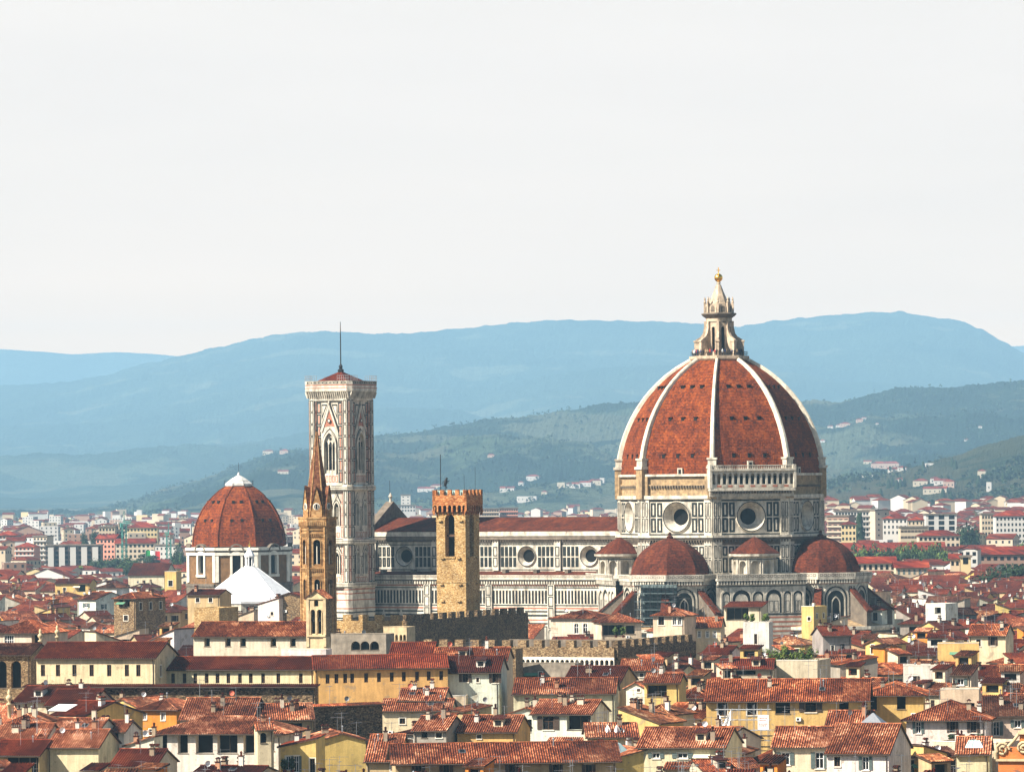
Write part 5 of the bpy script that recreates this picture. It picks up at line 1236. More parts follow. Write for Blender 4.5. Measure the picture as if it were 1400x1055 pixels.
# ------------------------------------------------------------------ bell gable on the cream church
X, zt = atY(432, 806, 930)
bg_ = empty('bell_gable', (X, 930, 0), -14, 'cream bell gable with two arched openings and a little tiled roof, below the hexagonal spire', 'belfry')
mb = MB(); f = Fr(0, 0, 0); hb = 1.95
mb.wall(f, -hb, hb, 0, 35.6, [(-1.15, -.2, 28.6, 33.4, 'round', 1.0), (.2, 1.15, 28.6, 33.4, 'round', 1.0), (-.45, .45, 34.0, 35.3, 'round', .7)], 0, 1, 0, 1)
mb.poly([f.P(-hb, 35.6), f.P(hb, 35.6), f.P(0, 37.0)], 0); mb.box(f, -hb - .25, hb + .25, 35.4, 35.75, 0, .25, 0); mb.box(f, -hb, hb, 28.0, 28.4, 0, .35, 0)
for s_ in (-1, 1):
    mb.box(f, s_ * 1.75 - .28, s_ * 1.75 + .28, 26, 35.4, 0, .18, 0); mb.archband(f, s_ * .675, .95, 28.6, 33.4, .18, 0, .12, 0); mb.lathe(*f.P(s_ * 1.2, 0, .1)[:2], [(.12, 28.5), (.12, 32.8)], 6, 0)
    mb.hexa([f.P(s_ * 1.95, 20, 0), f.P(s_ * 2.7, 20, 0), f.P(s_ * 2.7, 20, -2.5), f.P(s_ * 1.95, 20, -2.5)], [f.P(s_ * 1.95, 28, 0), f.P(s_ * 2.0, 28, 0), f.P(s_ * 2.0, 28, -2.5), f.P(s_ * 1.95, 28, -2.5)], 0)
for q, a in ((Fr(hb, 2.2, 90), 2.2), (Fr(-hb, 2.2, -90), 2.2)): mb.quad(q, -2.2, 2.2, 0, 35.6, 0, 2)
mb.quad(Fr(0, 4.4, 180), -hb, hb, 0, 35.6, 0, 2); mb.build('wall', [M['creamtrim'], M['black'], M['stone_brown']], bg_)
mb = MB(); slope(mb, (hb + .4, -.3, 35.45), (hb + .4, 4.6, 35.45), (0, 4.6, 37.2), (0, -.3, 37.2), True); slope(mb, (-hb - .4, 4.6, 35.45), (-hb - .4, -.3, 35.45), (0, -.3, 37.2), (0, 4.6, 37.2), True)
mb.build('roof', [M['tiles'], M['eave']], bg_, color=(1.1, .9, .75))
for u in (-.675, .675):
    mb = MB(); mb.lathe(u, -.5 + 1, [(.34, 31.0), (.24, 31.3), (.2, 31.8), (.05, 32.0)], 8); mb.build('bell', [M['darkmetal']], bg_)
FPR.append((X, 932, 4, 5, -14, 417, 456, 802, 892, 930))
for (px0, px1, yt, yb, Y) in ((845, 1192, 360, 846, 1215), (510, 850, 690, 838, 1215), (416, 515, 440, 838, 1262), (592, 659, 620, 838, 1043), (409, 460, 580, 835, 998), (253, 405, 640, 800, 1530), (288, 402, 744, 826, 1330)): FPR.append((0, -1, 1, 1, 0, px0, px1, yt, yb, Y))
for X_, Y_, w_, d_, a_r in ((55.4, 1250, 95, 95, PHI), (*loc2w(-60, 0), 100, 48, PHI), (bx_, by_, 18, 18, PHI), (bX, 1345, 30, 30, 0), (dX, 1550, 40, 40, 0), (sX, 1000, 8, 8, 0)): FPR.append((X_, Y_, w_, d_, a_r, 0, 0, 9999, 0, Y_))
# ------------------------------------------------------------------ houses read off the photograph
dk = 'dark'
def rowwin(xs, t0, b0, w, st, slope_=0): x_ = xs[0]; return [(x, t0 + (x - x_) * slope_, b0 + (x - x_) * slope_, w, st) for x in xs]
T = -29
# left: the long yellow gallery in three lengths
PH('gallery_wing', 48, 213, 899, 27, -12, 15, 'gx', .33, 'pale yellow', 'dark red', 'tall pale yellow gallery wing with seven dark windows under a dark red roof', 934, rowwin([57, 78, 101, 125, 149.5, 174, 190], 908, 924, 6, 'plain'), (2, 1.5, 1, 2, dk), cat='building', clutter=0)
PH('gallery_wing', 214, 430, 914.5, 24.6, -12, 12, 'gx', .32, 'pale yellow', 'dark red', 'low pale yellow gallery wing with a long row of small dark windows', 938, rowwin([235, 251, 266, 282, 297, 312, 328, 343, 360, 381, 412], 920, 933.5, 5, 'plain'), cat='building', clutter=0)
PH('gallery_wing', 430, 612, 913, 24.8, 4, 12, 'gx', .34, 'ochre', 'red', 'ochre gallery wing with a row of windows, its red roof rising to the right', 935, rowwin([448, 460, 472, 481.5, 500.5, 518, 535.5, 552, 570, 586, 603], 921, 934, 5, 'plain', -.03), cat='building', clutter=0)
PH('arcade_roof', 30, 432, 938.5, 22.0, -12, 2.2, 'shed', .12, 'beige', 'dark red', 'narrow dark red lean-to roof running below the pale yellow gallery', 946, (), cat='roof', over=.9, clutter=0, wm=M['stone_dark'])
PH('loggia_building', -20, 42, 895, 27, -10, 14, 'gx', .25, 'tan', 'brown', 'dark loggia building at the left edge under a brown eave', 945, rowwin([2, 22], 903, 940, 14, 'openarch'), wm=M['stone_brown'], cat='building', clutter=0)
PH('hip_house', -12, 58, 864.5, 27, -20, 13, 'hip', .42, 'cream', 'terracotta', 'beige house with steep hipped roof and tall green glazed window at the left edge', 894, [(12, 868, 886, 13, 'white'), (50, 868, 885, 12, 'open')], clutter=1)
PH('long_house', 263, 424, 869, 27, -14, 13, 'gx', .4, 'cream', 'orange', 'cream house with deep-set windows and a bright red roof left of the bell gable', 904, rowwin([282, 311, 332, 374, 401], 872.5, 883, 8, 'open'), cat='building', clutter=0)
PH('arcade', 384, 446, 893, 25.8, -14, 4, 'flat', .2, 'white', None, 'white balustraded arcade of four arches below the bell gable', 905, rowwin([393.5, 406.5, 419.5, 432.5], 896.5, 904, 8, 'openarch'), cat='arcade', clutter=0)
PH('stone_house', 155, 186, 817.5, 28, -28, 15, 'hip', .4, 'tan', 'orange', 'square golden stone palazzo with a hipped roof and dark upper loggia', 851, [(165, 818, 829, 5, 'open'), (174, 818, 829, 7, 'open'), (172, 841, 848, 6, 'dark')], (3, 1.2, 1.3, 2.0, dk), wm=M['stone_brown'], clutter=1)
PH('yellow_house', 75, 123, 797, 22, -10, 10, 'gx', .3, 'yellow', 'red', 'yellow house with a roof terrace in front of the dark trees at left', 812, [(88, 803, 807, 4, dk), (112, 799, 808, 10, 'open')])
PH('white_house', 131, 160, 803, 22, -26, 9, 'hip', .35, 'white', 'brown', 'small white cube of a house with a brown hipped roof above the stone palazzo', 816, [(139, 807, 813, 8, dk)])
PH('white_house', 105, 132, 819, 22, -40, 14, 'gx', .3, 'white', 'orange', 'bright white gable wall with grey shuttered windows left of the stone palazzo', 838, [(118, 824, 830, 5, 'shutg')], (2, 1.6, 1.2, 1.6, 'shutg'))
PH('yellow_tower', 225, 241, 784, 26, -12, 7, 'flat', .2, 'yellow', None, 'narrow yellow tower house with one square window left of the brown chapel drum', 806, [(233, 793, 801, 6, dk)], clutter=1)
PH('market_hall', 175, 226, 786, 17, -8, 26, 'gx', .4, 'cream', 'dark red', 'wide red roofed hall with a glazed clerestory left of the domed chapel', 800, [], cat='building', clutter=0)
PH('brick_tower_stub', 265, 300, 835, 27, -20, 12, 'flat', .3, 'tan', None, 'broken golden rubble tower stub in front of the white pyramid roof', 858, [], wm=M['stone_gold'], cat='tower', clutter=0)
PH('stone_house', 378, 411, 816, 27, -14, 10, 'gy', .3, 'tan', 'dark red', 'brown rubble gable wall between the white pyramid roof and the hexagonal belfry', 838, [], wm=M['stone_brown'], clutter=1)
PH('cream_house', 352, 382, 826, 25, -35, 9, 'shedl', .25, 'white', 'red', 'small white lean-to house at the right foot of the white pyramid roof', 840, [(372, 836, 841, 4, dk)])
# middle
PH('white_house', 602, 682, 918.5, 23.8, -6, 14, 'gx', .36, 'white', 'dark red', 'white house with brown shutters and a dark red roof right of the ochre gallery', 952, [(636, 920, 932, 8, 'shutb'), (653, 926, 932, 4, dk), (677, 920, 933, 8, 'shutb')], clutter=2)
PH('orange_roof_house', 592, 692, 903, 25.2, -5, 14, 'gx', .3, 'cream', 'orange', 'broad bright orange roof behind the white house right of the ochre gallery', 905, [], clutter=1)
PH('red_roof_house', 532, 590, 899, 25.6, -5, 14, 'gx', .36, 'white', 'red', 'red roof with a white gable end left of the broad orange roof', 903, [], clutter=0)
PH('dark_stone_wall', 429, 522, 964, 20, 32, 1.6, 'shed', .12, 'tan', 'orange', 'big blank wall of dark rubble with a thin orange tiled coping', 1004, [], wm=M['stone_dark'], cat='wall', clutter=1)
PH('cream_house', 522, 616, 971, 18, -4, 12, 'gx', .28, 'pale yellow', 'pink', 'cream house with a long pale tiled roof right of the dark rubble wall', 992, [(550, 981, 989, 8, dk)], clutter=3)
PH('cream_block', 604, 637, 957, 19, -3, 9, 'flat', .2, 'cream', None, 'plain cream stair block standing between two pale tiled roofs', 985, [], clutter=0)
PH('pink_roof_house', 545, 606, 957, 19.6, -6, 12, 'gx', .3, 'cream', 'pink', 'pale pink tiled roof left of the plain cream stair block', 962, [], clutter=2)
PH('pink_roof_house', 638, 672, 972, 18.5, 20, 8, 'shedl', .2, 'tan', 'pink', 'curved pale roof over a dark shed right of the cream stair block', 985, [(650, 975, 982, 12, 'open')], clutter=1)
PH('shaded_house', 352, 428, 983, 19, 6, 13, 'gx', .34, 'tan', 'pink', 'pink tiled house with a deep shadowed wall left of the dark rubble wall', 1002, [(372, 988, 998, 20, 'open'), (402, 988, 998, 22, 'open')], clutter=3)  # wide black openings stand in for the deep eave shadow on this wall
PH('loggia_house', 352, 374, 997, 19.5, 8, 6, 'gx', .3, 'cream', 'pink', 'small house with arched loggia openings and a pink roof below the pink tiled house', 1020, [(360, 1001, 1015, 9, 'openarch')], clutter=1)
PH('yellow_house', 383, 432, 1020.5, 16.5, -4, 13, 'shedl', .22, 'yellow', 'red', 'yellow house with white framed balcony windows and a big yellow gable', 1060, [(394, 1033, 1052, 7, 'white'), (405, 1033, 1055, 7, 'shutg'), (427, 1036, 1056, 7, 'dark')], clutter=1)
PH('yellow_gable', 434, 500, 1012, 16.5, 10, 14, 'gy', .28, 'yellow', 'pink', 'plain yellow gable wall beside the white framed balcony windows', 1060, [], clutter=2)
PH('pink_roof_house', 500, 545, 1040, 15, -4, 20, 'gx', .35, 'tan', 'pink', 'pink tiled roof sloping down behind the yellow gable wall', 1056, [(537, 1044, 1053, 6, 'white')], clutter=2)
PH('red_roof_palace', 541, 843, 1039, 16, 4, 13, 'gx', .34, 'tan', 'terracotta', 'wide palace at the bottom edge with a long red roof over a dark shaded wall', 1060, rowwin([572, 610, 645, 700, 760, 805], 1044, 1056, 9, 'shutb'), over=1.3, cat='building', clutter=1)
PH('pink_roof_house', 625, 705, 1000, 17.5, -10, 14, 'gx', .32, 'ochre', 'pink', 'long pink roof with a grey arched gable at its left end', 1014, [(655, 1004, 1009, 6, dk)], clutter=3)
PH('grey_house', 565, 610, 998, 18, -14, 12, 'gx', .32, 'grey', 'pink', 'pink roofed house above air conditioners right of the dark rubble wall', 1012, [(580, 1000, 1008, 8, 'open'), (600, 1001, 1008, 8, dk)], clutter=3)
# centre right
PH('cream_house', 727, 808, 975.5, 18.5, -16, 12, 'gx', .34, 'white', 'pink', 'cream house with one square window and a wide black glazed opening', 1009, [(749.5, 979, 997, 15, 'shutb'), (791, 976, 997, 32, 'open')], (1, 2, 1.1, 2.4, dk), clutter=3)
PH('turret_house', 881, 928, 933, 22.8, -10, 9, 'gx', .3, 'yellow', 'terracotta', 'yellow roof turret with a wide glazed window and peeling corner', 961, [(898, 936, 952, 27, 'open')], clutter=2)
PH('white_house', 856, 881, 940, 21.5, -22, 5, 'gy', .5, 'white', 'pink', 'white gabled end with two little square windows left of the yellow turret', 960, [(860, 937, 943, 4, dk), (873, 938, 945, 4, dk)], clutter=0)
PH('tiled_house', 872, 990, 1021, 17, -13, 15, 'gx', .34, 'cream', 'pink', 'wide pink tiled roof with strong tile rows left of the white scaffold', 1036, [(897, 1029, 1036, 10, 'shutg'), (933, 1029, 1036, 14, 'shutg')], clutter=1)
PH('pink_roof_house', 803, 872, 1007, 17.5, 2, 12, 'gx', .3, 'cream', 'pink', 'pink roof behind torn white tarpaulins, right of the black glazed opening', 1014, [], clutter=3)
PH('yellow_gable', 842, 925, 1034, 15.5, 18, 18, 'gy', .22, 'yellow', 'pink', 'deep yellow gable wall cut by the bottom edge right of the long red roof', 1062, [], clutter=2)
PH('ochre_palace', 966, 1185, 957, 21, -6, 18, 'gx', .34, 'ochre', 'orange', 'long ochre palace with large dark windows and an orange roof dotted with chimneys', 990, [(988, 960, 978, 13, 'dark'), (1028, 959, 977, 13, 'dark'), (1070, 957, 975, 20, 'open'), (1108, 956, 973, 15, 'shutb'), (1153, 953, 971, 13, 'open')], cat='building', clutter=3, over=.8)
PH('ochre_wing', 1185, 1262, 949, 21, -6, 18, 'hip', .34, 'ochre', 'orange', 'right wing of the ochre palace with one tall window, below the cream turret', 985, [(1193, 950, 970, 12, 'open'), (1232, 949, 969, 12, 'open')], cat='building', clutter=3, over=.8)
PH('roof_turret', 1302, 1327, 922, 24, -20, 5, 'shed', .3, 'cream', 'brown', 'cream turret with a double shuttered window on the orange roof', 944, [(1313, 927, 936, 9, 'shutg')], clutter=0)
PH('terrace_block', 1286, 1338, 948, 21.5, -8, 8, 'flat', .3, 'beige', None, 'beige terrace block with a deep slot carrying the cream turret', 966, [(1322, 960, 966, 20, 'open')], clutter=1)
PH('white_house', 1240, 1346, 982, 19, -12, 14, 'hip', .4, 'white', 'terracotta', 'white house with a hipped red roof and a planted balcony on the right', 1010, [(1256, 986, 1002, 7, 'shutg'), (1302, 985, 1001, 7, 'shutb'), (1330, 985, 1001, 8, 'shutb')], clutter=3, over=.9)
PH('white_house', 1346, 1415, 978, 19, -5, 16, 'gx', .34, 'cream', 'brown', 'cream house with grey shuttered windows at the right edge', 1006, [(1362, 986, 1005, 9, 'shutg'), (1391, 984, 994, 9, 'shutg')], clutter=2)
PH('shutter_house', 1057, 1140, 1020, 17, -10, 13, 'gx', .4, 'cream', 'pink', 'cream house with grey shutters and a strong pink tiled roof right of the scaffold', 1060, [(1074, 1028, 1045, 11, 'shutg'), (1120, 1028, 1050, 11, 'shutg')], clutter=1)
PH('shutter_house', 1131, 1214, 1029, 17.3, -16, 17, 'gx', .45, 'white', 'pink', 'cream house with a vine covered window and a pink roof carrying a glass pyramid', 1060, [(1145, 1034, 1047, 8, dk), (1183, 1034, 1052, 9, 'shutg')], (0 or None), clutter=0)
PH('orange_house', 1215, 1312, 1034, 15.5, 8, 9, 'shed', .1, 'orange', 'brown', 'orange house with wide white windows at the bottom right', 1062, [(1242, 1038, 1060, 36, 'white'), (1292, 1038, 1060, 32, 'white')], cat='house', clutter=1)
PH('pink_roof_house', 1308, 1352, 1030, 16, -8, 12, 'gx', .36, 'cream', 'pink', 'pink roof with a white glass lantern left of the orange baroque scroll', 1056, [], clutter=1)
PH('red_roof_house', 1262, 1296, 1030, 16, 30, 14, 'shedr', .3, 'yellow', 'red', 'red slope beside a thin yellow wall above the orange house', 1040, [], clutter=1)
PH('pink_roof_house', 1130, 1188, 992, 18.6, -10, 12, 'gx', .34, 'white', 'pink', 'white gabled house behind the roof with the glass pyramid', 1002, [], clutter=2)
# in front of the cathedral
PH('loggia_tower', 990, 1040, 830, 26, -12, 11, 'shed', .1, 'cream', 'red', 'tower house with a wide dark roof loggia of greenery in front of the cathedral', 862, [(1008, 831, 847, 30, 'open')], (1, 8, 2, 3, dk), clutter=0)
PH('white_block', 1016, 1051, 855, 25, -12, 6, 'flat', .3, 'white', None, 'white block with a single slit window below the dark roof loggia', 893, [(1033, 866, 880, 4, dk)], clutter=0)
PH('yellow_tower', 1096, 1112, 833, 26, -28, 8, 'flat', .3, 'yellow', None, 'narrow pale yellow tower house in front of the east apse', 862, [(1106, 843, 848, 4, dk)], (2, 1, .8, 1.2, dk), clutter=1)
PH('cream_house', 893, 935, 841, 27, -20, 9, 'hip', .4, 'cream', 'terracotta', 'cream tower house with three square windows and hipped roof left of the dark loggia', 873, [(904, 843, 854, 8, dk), (922, 843, 854, 5, 'white'), (929, 843, 854, 5, 'white')])
PH('cream_house', 936, 985, 857, 24, -8, 10, 'gx', .4, 'pale yellow', 'orange', 'low cream house with arched windows and a pale orange roof left of the white block', 873, rowwin([943, 956, 967, 977], 862, 871, 4, 'arch'), clutter=1)
PH('terrace_house', 822, 877, 850, 24, 10, 10, 'hip', .4, 'cream', 'terracotta', 'house with a deep shaded terrace and a hipped red roof below the south apse', 871, [(838, 854, 868, 30, 'open'), (862, 855, 866, 12, 'open')], clutter=1)
PH('canopy_house', 753, 818, 845, 24, -26, 12, 'hip', .3, 'cream', 'terracotta', 'cream house with two arched windows under low hipped roof right of the dark battlements', 870, [(788, 852, 866, 6, 'arch'), (800, 852, 866, 6, 'arch')], clutter=1)
PH('cream_house', 722, 800, 828, 25, -6, 9, 'gx', .35, 'cream', 'dark red', 'long cream house with a dark roof between the stone tower and the south apse', 846, [(743, 838, 843, 5, dk)], clutter=0)
PH('cream_house', 1165, 1205, 833, 24, -24, 10, 'hip', .35, 'white', 'red', 'white house with a belt course and three dark windows right of the yellow tower house', 860, [(1178, 837, 848, 10, 'shutb'), (1196, 837, 848, 6, dk)], clutter=1)
PH('white_tower', 1266, 1292, 829, 26, -28, 8, 'flat', .3, 'white', None, 'white roof terrace tower with brown side wall on the right', 846, [(1282, 830, 838, 8, 'open')], clutter=1)
PH('orange_gable', 1184, 1210, 880, 22.5, -34, 9, 'gy', .4, 'yellow', 'brown', 'bright yellow gable house with one slit window right of the roof garden', 897, [(1193, 880, 893, 4, dk)], clutter=0)
PH('orange_gable', 1209, 1229, 884, 22, 20, 10, 'gy', .3, 'orange', 'brown', 'orange gable house joined to the bright yellow gable', 897, [(1214, 880, 887, 3, dk)], clutter=0)
PH('cream_house', 1325, 1374, 868, 23.5, -16, 10, 'gx', .42, 'pale yellow', 'orange', 'pale yellow house with brown shuttered windows and a plain orange roof on the right', 891, [(1338, 874, 883, 6, dk), (1357, 870, 882, 6, 'shutb')], clutter=1)
PH('yellow_wall_house', 1282, 1338, 884, 22.5, -6, 8, 'flat', .3, 'yellow', None, 'low yellow terrace wall left of the pale yellow house', 896, [], clutter=2)
PH('garden_house', 1062, 1117, 908, 22.5, -16, 12, 'flat', .3, 'beige', None, 'pale retaining wall under a leafy roof garden', 930, [], clutter=1)
PH('grey_house', 1125, 1164, 868, 23.5, 12, 9, 'gx', .4, 'grey', 'dark red', 'grey gable house with tall dark windows right of the roof garden', 894, [(1152, 880, 893, 6, 'open'), (1168, 880, 893, 6, 'open'), (1138, 882, 890, 4, dk)], clutter=2)
PH('grey_house', 1148, 1200, 908, 21.5, 14, 8, 'shedl', .18, 'grey', 'orange', 'dark grey house under a bright orange lean-to roof', 925, [(1163, 912, 925, 8, 'open')], clutter=1)
PH('cream_house', 848, 902, 916, 22, -8, 10, 'gx', .36, 'cream', 'terracotta', 'cream house with small windows below the arched battlements', 936, [(861, 919, 928, 6, dk), (877, 920, 925, 5, dk)], clutter=1)
PH('ruined_wall', 690, 786, 912, 22.5, -18, 5, 'flat', .3, 'grey', None, 'mottled grey ruined wall with one window left of the brown roof', 934, [(739, 918, 928, 5, dk)], wm=M['graystone'], cat='wall', clutter=1)
PH('brown_roof_house', 770, 846, 934, 21, -12, 18, 'gx', .3, 'tan', 'dark red', 'dark brown roof in front of the arched battlements', 938, [], clutter=1)
PH('red_roof_house', 702, 840, 948, 20, -4, 16, 'gx', .3, 'cream', 'terracotta', 'wide red roof with pale stripes above the cream house with the black glazed opening', 955, [(705, 952, 962, 6, dk)], clutter=3)
PH('red_roof_house', 985, 1056, 914, 22, -6, 9, 'gx', .35, 'beige', 'red', 'red roof over a shaded balcony below the roof garden', 924, [(1018, 916, 922, 30, 'open')], clutter=1)
# bottom left
PH('orange_house', 187, 242, 969, 19, -18, 12, 'hip', .4, 'orange', 'pink', 'deep orange house with white windows and a pink hipped roof', 1006, [(197, 975, 983, 5, 'white'), (223, 974, 984, 5, 'white'), (208, 996, 1004, 9, 'white'), (199, 999, 1005, 6, 'white')], clutter=2)
PH('loggia_house', 146, 187, 965, 19, -34, 10, 'gy', .4, 'yellow', 'pink', 'yellow loggia with tall arched windows and potted plants left of the orange house', 990, [(158, 968, 982, 5, 'arch'), (167, 966, 984, 9, 'arch')], clutter=1)
PH('loggia_house', 212, 385, 1001, 18, -13, 13, 'hip', .34, 'white', 'pink', 'large cream house with an open roof loggia divided by dark posts', 1058, [(221, 1003, 1029, 12, 'open'), (249, 1003, 1029, 14, 'open'), (279, 1003, 1029, 24, 'open'), (311, 1003, 1029, 28, 'open'), (345, 1003, 1029, 24, 'open'), (371, 1006, 1026, 10, 'open'), (218, 1043, 1052, 4, dk)], over=.9, clutter=1)
PH('pink_roof_house', 246, 345, 983, 19.2, -5, 18, 'gx', .34, 'cream', 'pink', 'broad pink roof right behind the orange house', 990, [], clutter=3)
PH('cream_house', 66, 131, 1003, 18, -14, 12, 'gx', .36, 'white', 'pink', 'white house with a large dark balcony opening under a pink roof', 1020, [(82, 1005, 1016, 6, dk)], (1, 1, 3, 2.5, 'open'), clutter=2)
PH('white_house', 146, 170, 1000, 18, -10, 10, 'gx', .3, 'white', 'pink', 'tall white house with dark balcony doors below the yellow loggia', 1046, [(155, 1002, 1017, 14, 'open'), (176, 1038, 1042, 4, dk)], clutter=1)
PH('white_house', 171, 211, 1019, 16.6, -12, 5, 'shedl', .3, 'white', 'brown', 'white house with three small windows sloping away beside the loggia', 1046, [(173, 1017, 1024, 4, dk), (185, 1022, 1029, 3, dk), (183, 1034, 1042, 7, 'dark')], clutter=1)
PH('cream_house', -8, 60, 1013, 17.5, -8, 14, 'gx', .34, 'cream', 'pink', 'low cream house with a pink roof at the left edge', 1026, [], clutter=3)
PH('cream_house', 64, 135, 1021, 17, -10, 13, 'gx', .36, 'pale yellow', 'pink', 'pale yellow house with pink roof right of the low cream house at left edge', 1036, [], clutter=3)
PH('ochre_house', 52, 92, 1028, 16, 10, 12, 'gy', .15, 'ochre', 'terracotta', 'weathered ochre wall at the bottom left beside a black opening', 1062, [], clutter=1)
PH('loggia_house', -12, 54, 1032, 16, -10, 13, 'gx', .3, 'tan', 'red', 'house with a wide black opening under a red roof in the bottom left corner', 1062, [(30, 1035, 1056, 46, 'open')], clutter=1)
PH('red_roof_house', 150, 212, 1047, 15.5, -10, 14, 'gx', .3, 'cream', 'red', 'red roof at the bottom edge left of the large loggia house', 1060, [], clutter=2)
PH('red_roof_house', 262, 352, 1058, 15, -16, 9, 'gx', .2, 'cream', 'dark red', 'dark red roof at the bottom edge below the large loggia house', 1064, [], clutter=3)
PH('skylight_house', 68, 118, 978, 19, -40, 14, 'gx', .3, 'ochre', 'red', 'house with a large white skylight sheet on its red roof', 990, [(80, 979, 988, 3, dk), (110, 979, 990, 3, dk)], clutter=1)
PH('red_roof_house', 62, 124, 964, 19.5, -12, 15, 'gx', .32, 'cream', 'dark red', 'dark red roof left of the yellow loggia', 968, [], clutter=2)
PH('red_roof_house', 18, 92, 959, 20, -16, 14, 'gx', .34, 'cream', 'dark red', 'dark red roof below the left end of the tall gallery wing', 966, [], clutter=2)
PH('pink_roof_house', 10, 56, 988, 19, -6, 14, 'hip', .45, 'cream', 'pink', 'pink pyramid roof with a leaning chimney near the left edge', 1000, [], clutter=3)

PH('arcaded_terrace', 452, 528, 872, 28, -14, 6, 'flat', .3, 'grey', None, 'grey stained terrace block with dark round arches below the golden battlements', 893, [(486, 876, 888, 12, 'openarch'), (499, 876, 888, 12, 'openarch'), (512, 876, 888, 12, 'openarch')], wm=M['graystone'], cat='terrace', clutter=1)
PH('arched_block', 524, 556, 862, 27.5, -16, 6, 'flat', .3, 'tan', None, 'small stone block with a white row of little arches below the golden battlements', 884, rowwin([530, 536, 542, 548, 553], 867, 875, 4, 'openarch'), wm=M['creamtrim'], cat='building', clutter=0)
PH('rubble_wall', 560, 705, 893, 25.6, -10, 8, 'flat', .2, 'tan', None, 'low rubble wall with a brick coping under the left end of the arched battlements', 898, [], wm=M['stone_brown'], cat='wall', clutter=0)

PH('brown_house', 256, 301, 812.5, 28, -20, 8, 'gx', .3, 'tan', 'dark red', 'brown house with a dark roof hiding the left foot of the white pyramid roof', 836, [(270, 817, 823, 5, 'dark'), (288, 817, 823, 5, 'dark')], clutter=1)
# ------------------------------------------------------------------ the other houses of the old town, nearest first
rf = random.Random(77)
LMK = [(130, 915, 'the tall gallery wing'), (320, 925, 'the low gallery wing'), (520, 915, 'the ochre gallery wing'), (340, 880, 'the bright red roof'), (433, 850, 'the bell gable'),
       (199, 830, 'the stone palazzo'), (282, 845, 'the golden tower stub'), (342, 800, 'the white pyramid roof'), (645, 930, 'the white shuttered house'), (475, 985, 'the dark rubble wall'), (300, 1020, 'the large loggia house'),
       (215, 985, 'the deep orange house'), (440, 1035, 'the yellow balcony house'), (690, 1035, 'the long bottom roof'), (767, 980, 'the black glazed opening'), (905, 945, 'the yellow roof turret'),
       (930, 1010, 'the wide pink roof'), (1070, 955, 'the ochre palace'), (1240, 955, 'the ochre palace wing'), (1313, 930, 'the cream turret'), (1300, 985, 'the planted balcony'), (1095, 1030, 'the shuttered cream house'),
       (1250, 1045, 'the orange house'), (1190, 1010, 'the glass pyramid'), (1015, 850, 'the dark roof loggia'), (1104, 840, 'the yellow tower house'), (1090, 895, 'the roof garden'), (1198, 885, 'the bright yellow gable'), (1350, 875, 'the plain orange roof'),
       (700, 890, 'the arched battlements'), (640, 855, 'the dark battlements'), (500, 860, 'the golden battlements'), (620, 760, 'the stone tower'), (910, 760, 'the south apse'), (1130, 770, 'the east apse'), (327, 740, 'the domed chapel'),
       (1180, 750, 'the long tiled roof'), (100, 760, 'the white piers block'), (1288, 708, 'the grey office block'), (98, 800, 'the yellow terrace house'), (25, 880, 'the green glazed window'), (1280, 838, 'the white terrace tower'), (740, 918, 'the grey ruined wall'), (90, 1010, 'the dark balcony opening')]
USED = {}
def auto_label(px, py, wall, rtxt, feat):
    d, _, n = min((math.hypot((px - a), (py - b) * 1.6), k, t) for k, (a, b, t) in enumerate(LMK)); a, b = next((a, b) for a, b, t in LMK if t == n)
    dx, dy = px - a, py - b
    def pos(dx, dy):
        hz_ = 'left of' if dx < 0 else 'right of'; vt = 'above' if dy < 0 else 'below'
        if abs(dx) < 18: return vt
        if abs(dy) < 12: return hz_
        return ('up ' if dy < 0 else 'down ') + hz_
    where = pos(dx, dy); dist = 'just ' if d < 40 else ('some way ' if d > 90 else '')
    for base in (f'{wall} house, {rtxt} roof, {dist}{where} {n}', f'{wall} house, {rtxt} roof, {feat}, {dist}{where} {n}', f'small {wall} house, {rtxt} roof, {where} {n}'):
        if len(base.split()) <= 16 and base not in USED: USED[base] = 1; return base
    for o in ('second', 'third', 'fourth', 'fifth', 'sixth', 'seventh', 'eighth', 'ninth', 'tenth', 'eleventh', 'twelfth', 'thirteenth'):
        b2 = f'{o} nearest {wall} house, {rtxt} roof, {where} {n}'
        if len(b2.split()) <= 16 and b2 not in USED: USED[b2] = 1; return b2
    return f'{wall} house, {rtxt} roof, near {n}'
FARB = [(0, 160, 728, 776, 3260), (131, 241, 715, 764, 3200), (35, 215, 757, 788, 2900), (128, 245, 698, 740, 2990), (1128, 1216, 694, 722, 2930), (1200, 1312, 699, 730, 2600), (1340, 1400, 697, 727, 2840), (1150, 1300, 740, 764, 2340), (1310, 1400, 745, 768, 2110), (1171, 1224, 765, 779, 1945), (1299, 1330, 757, 778, 1898), (1225, 1268, 771, 782, 1848), (1168, 1182, 703, 724, 2880)]
for (a_, b_, t_, y_, Y_) in FARB: FPR.append((0, -1, 1, 1, 0, a_, b_, t_, y_, Y_))
PROT = [p for p in FPR]
def far_ok(a, b, yt, Y): return not any(Y < q[4] and q[1] > a + 1 and q[0] < b - 1 and yt < q[3] - 3 for q in FARB)
FOOT = [(p[0], p[1], p[2], p[3], p[4]) for p in FPR if p[1] > 0]
class Occ:
    def __init__(s): s.t = [2000.0] * 1500
    def add(s, a, b, y):
        for i in range(max(0, int(a) + 40), min(1499, int(b) + 40)): s.t[i] = min(s.t[i], y)
    def vis(s, a, b, y):
        r = range(max(0, int(a) + 40), min(1499, int(b) + 40)); 
        return sum(max(0, min(14, s.t[i] - y)) for i in r) / max(1, len(r))
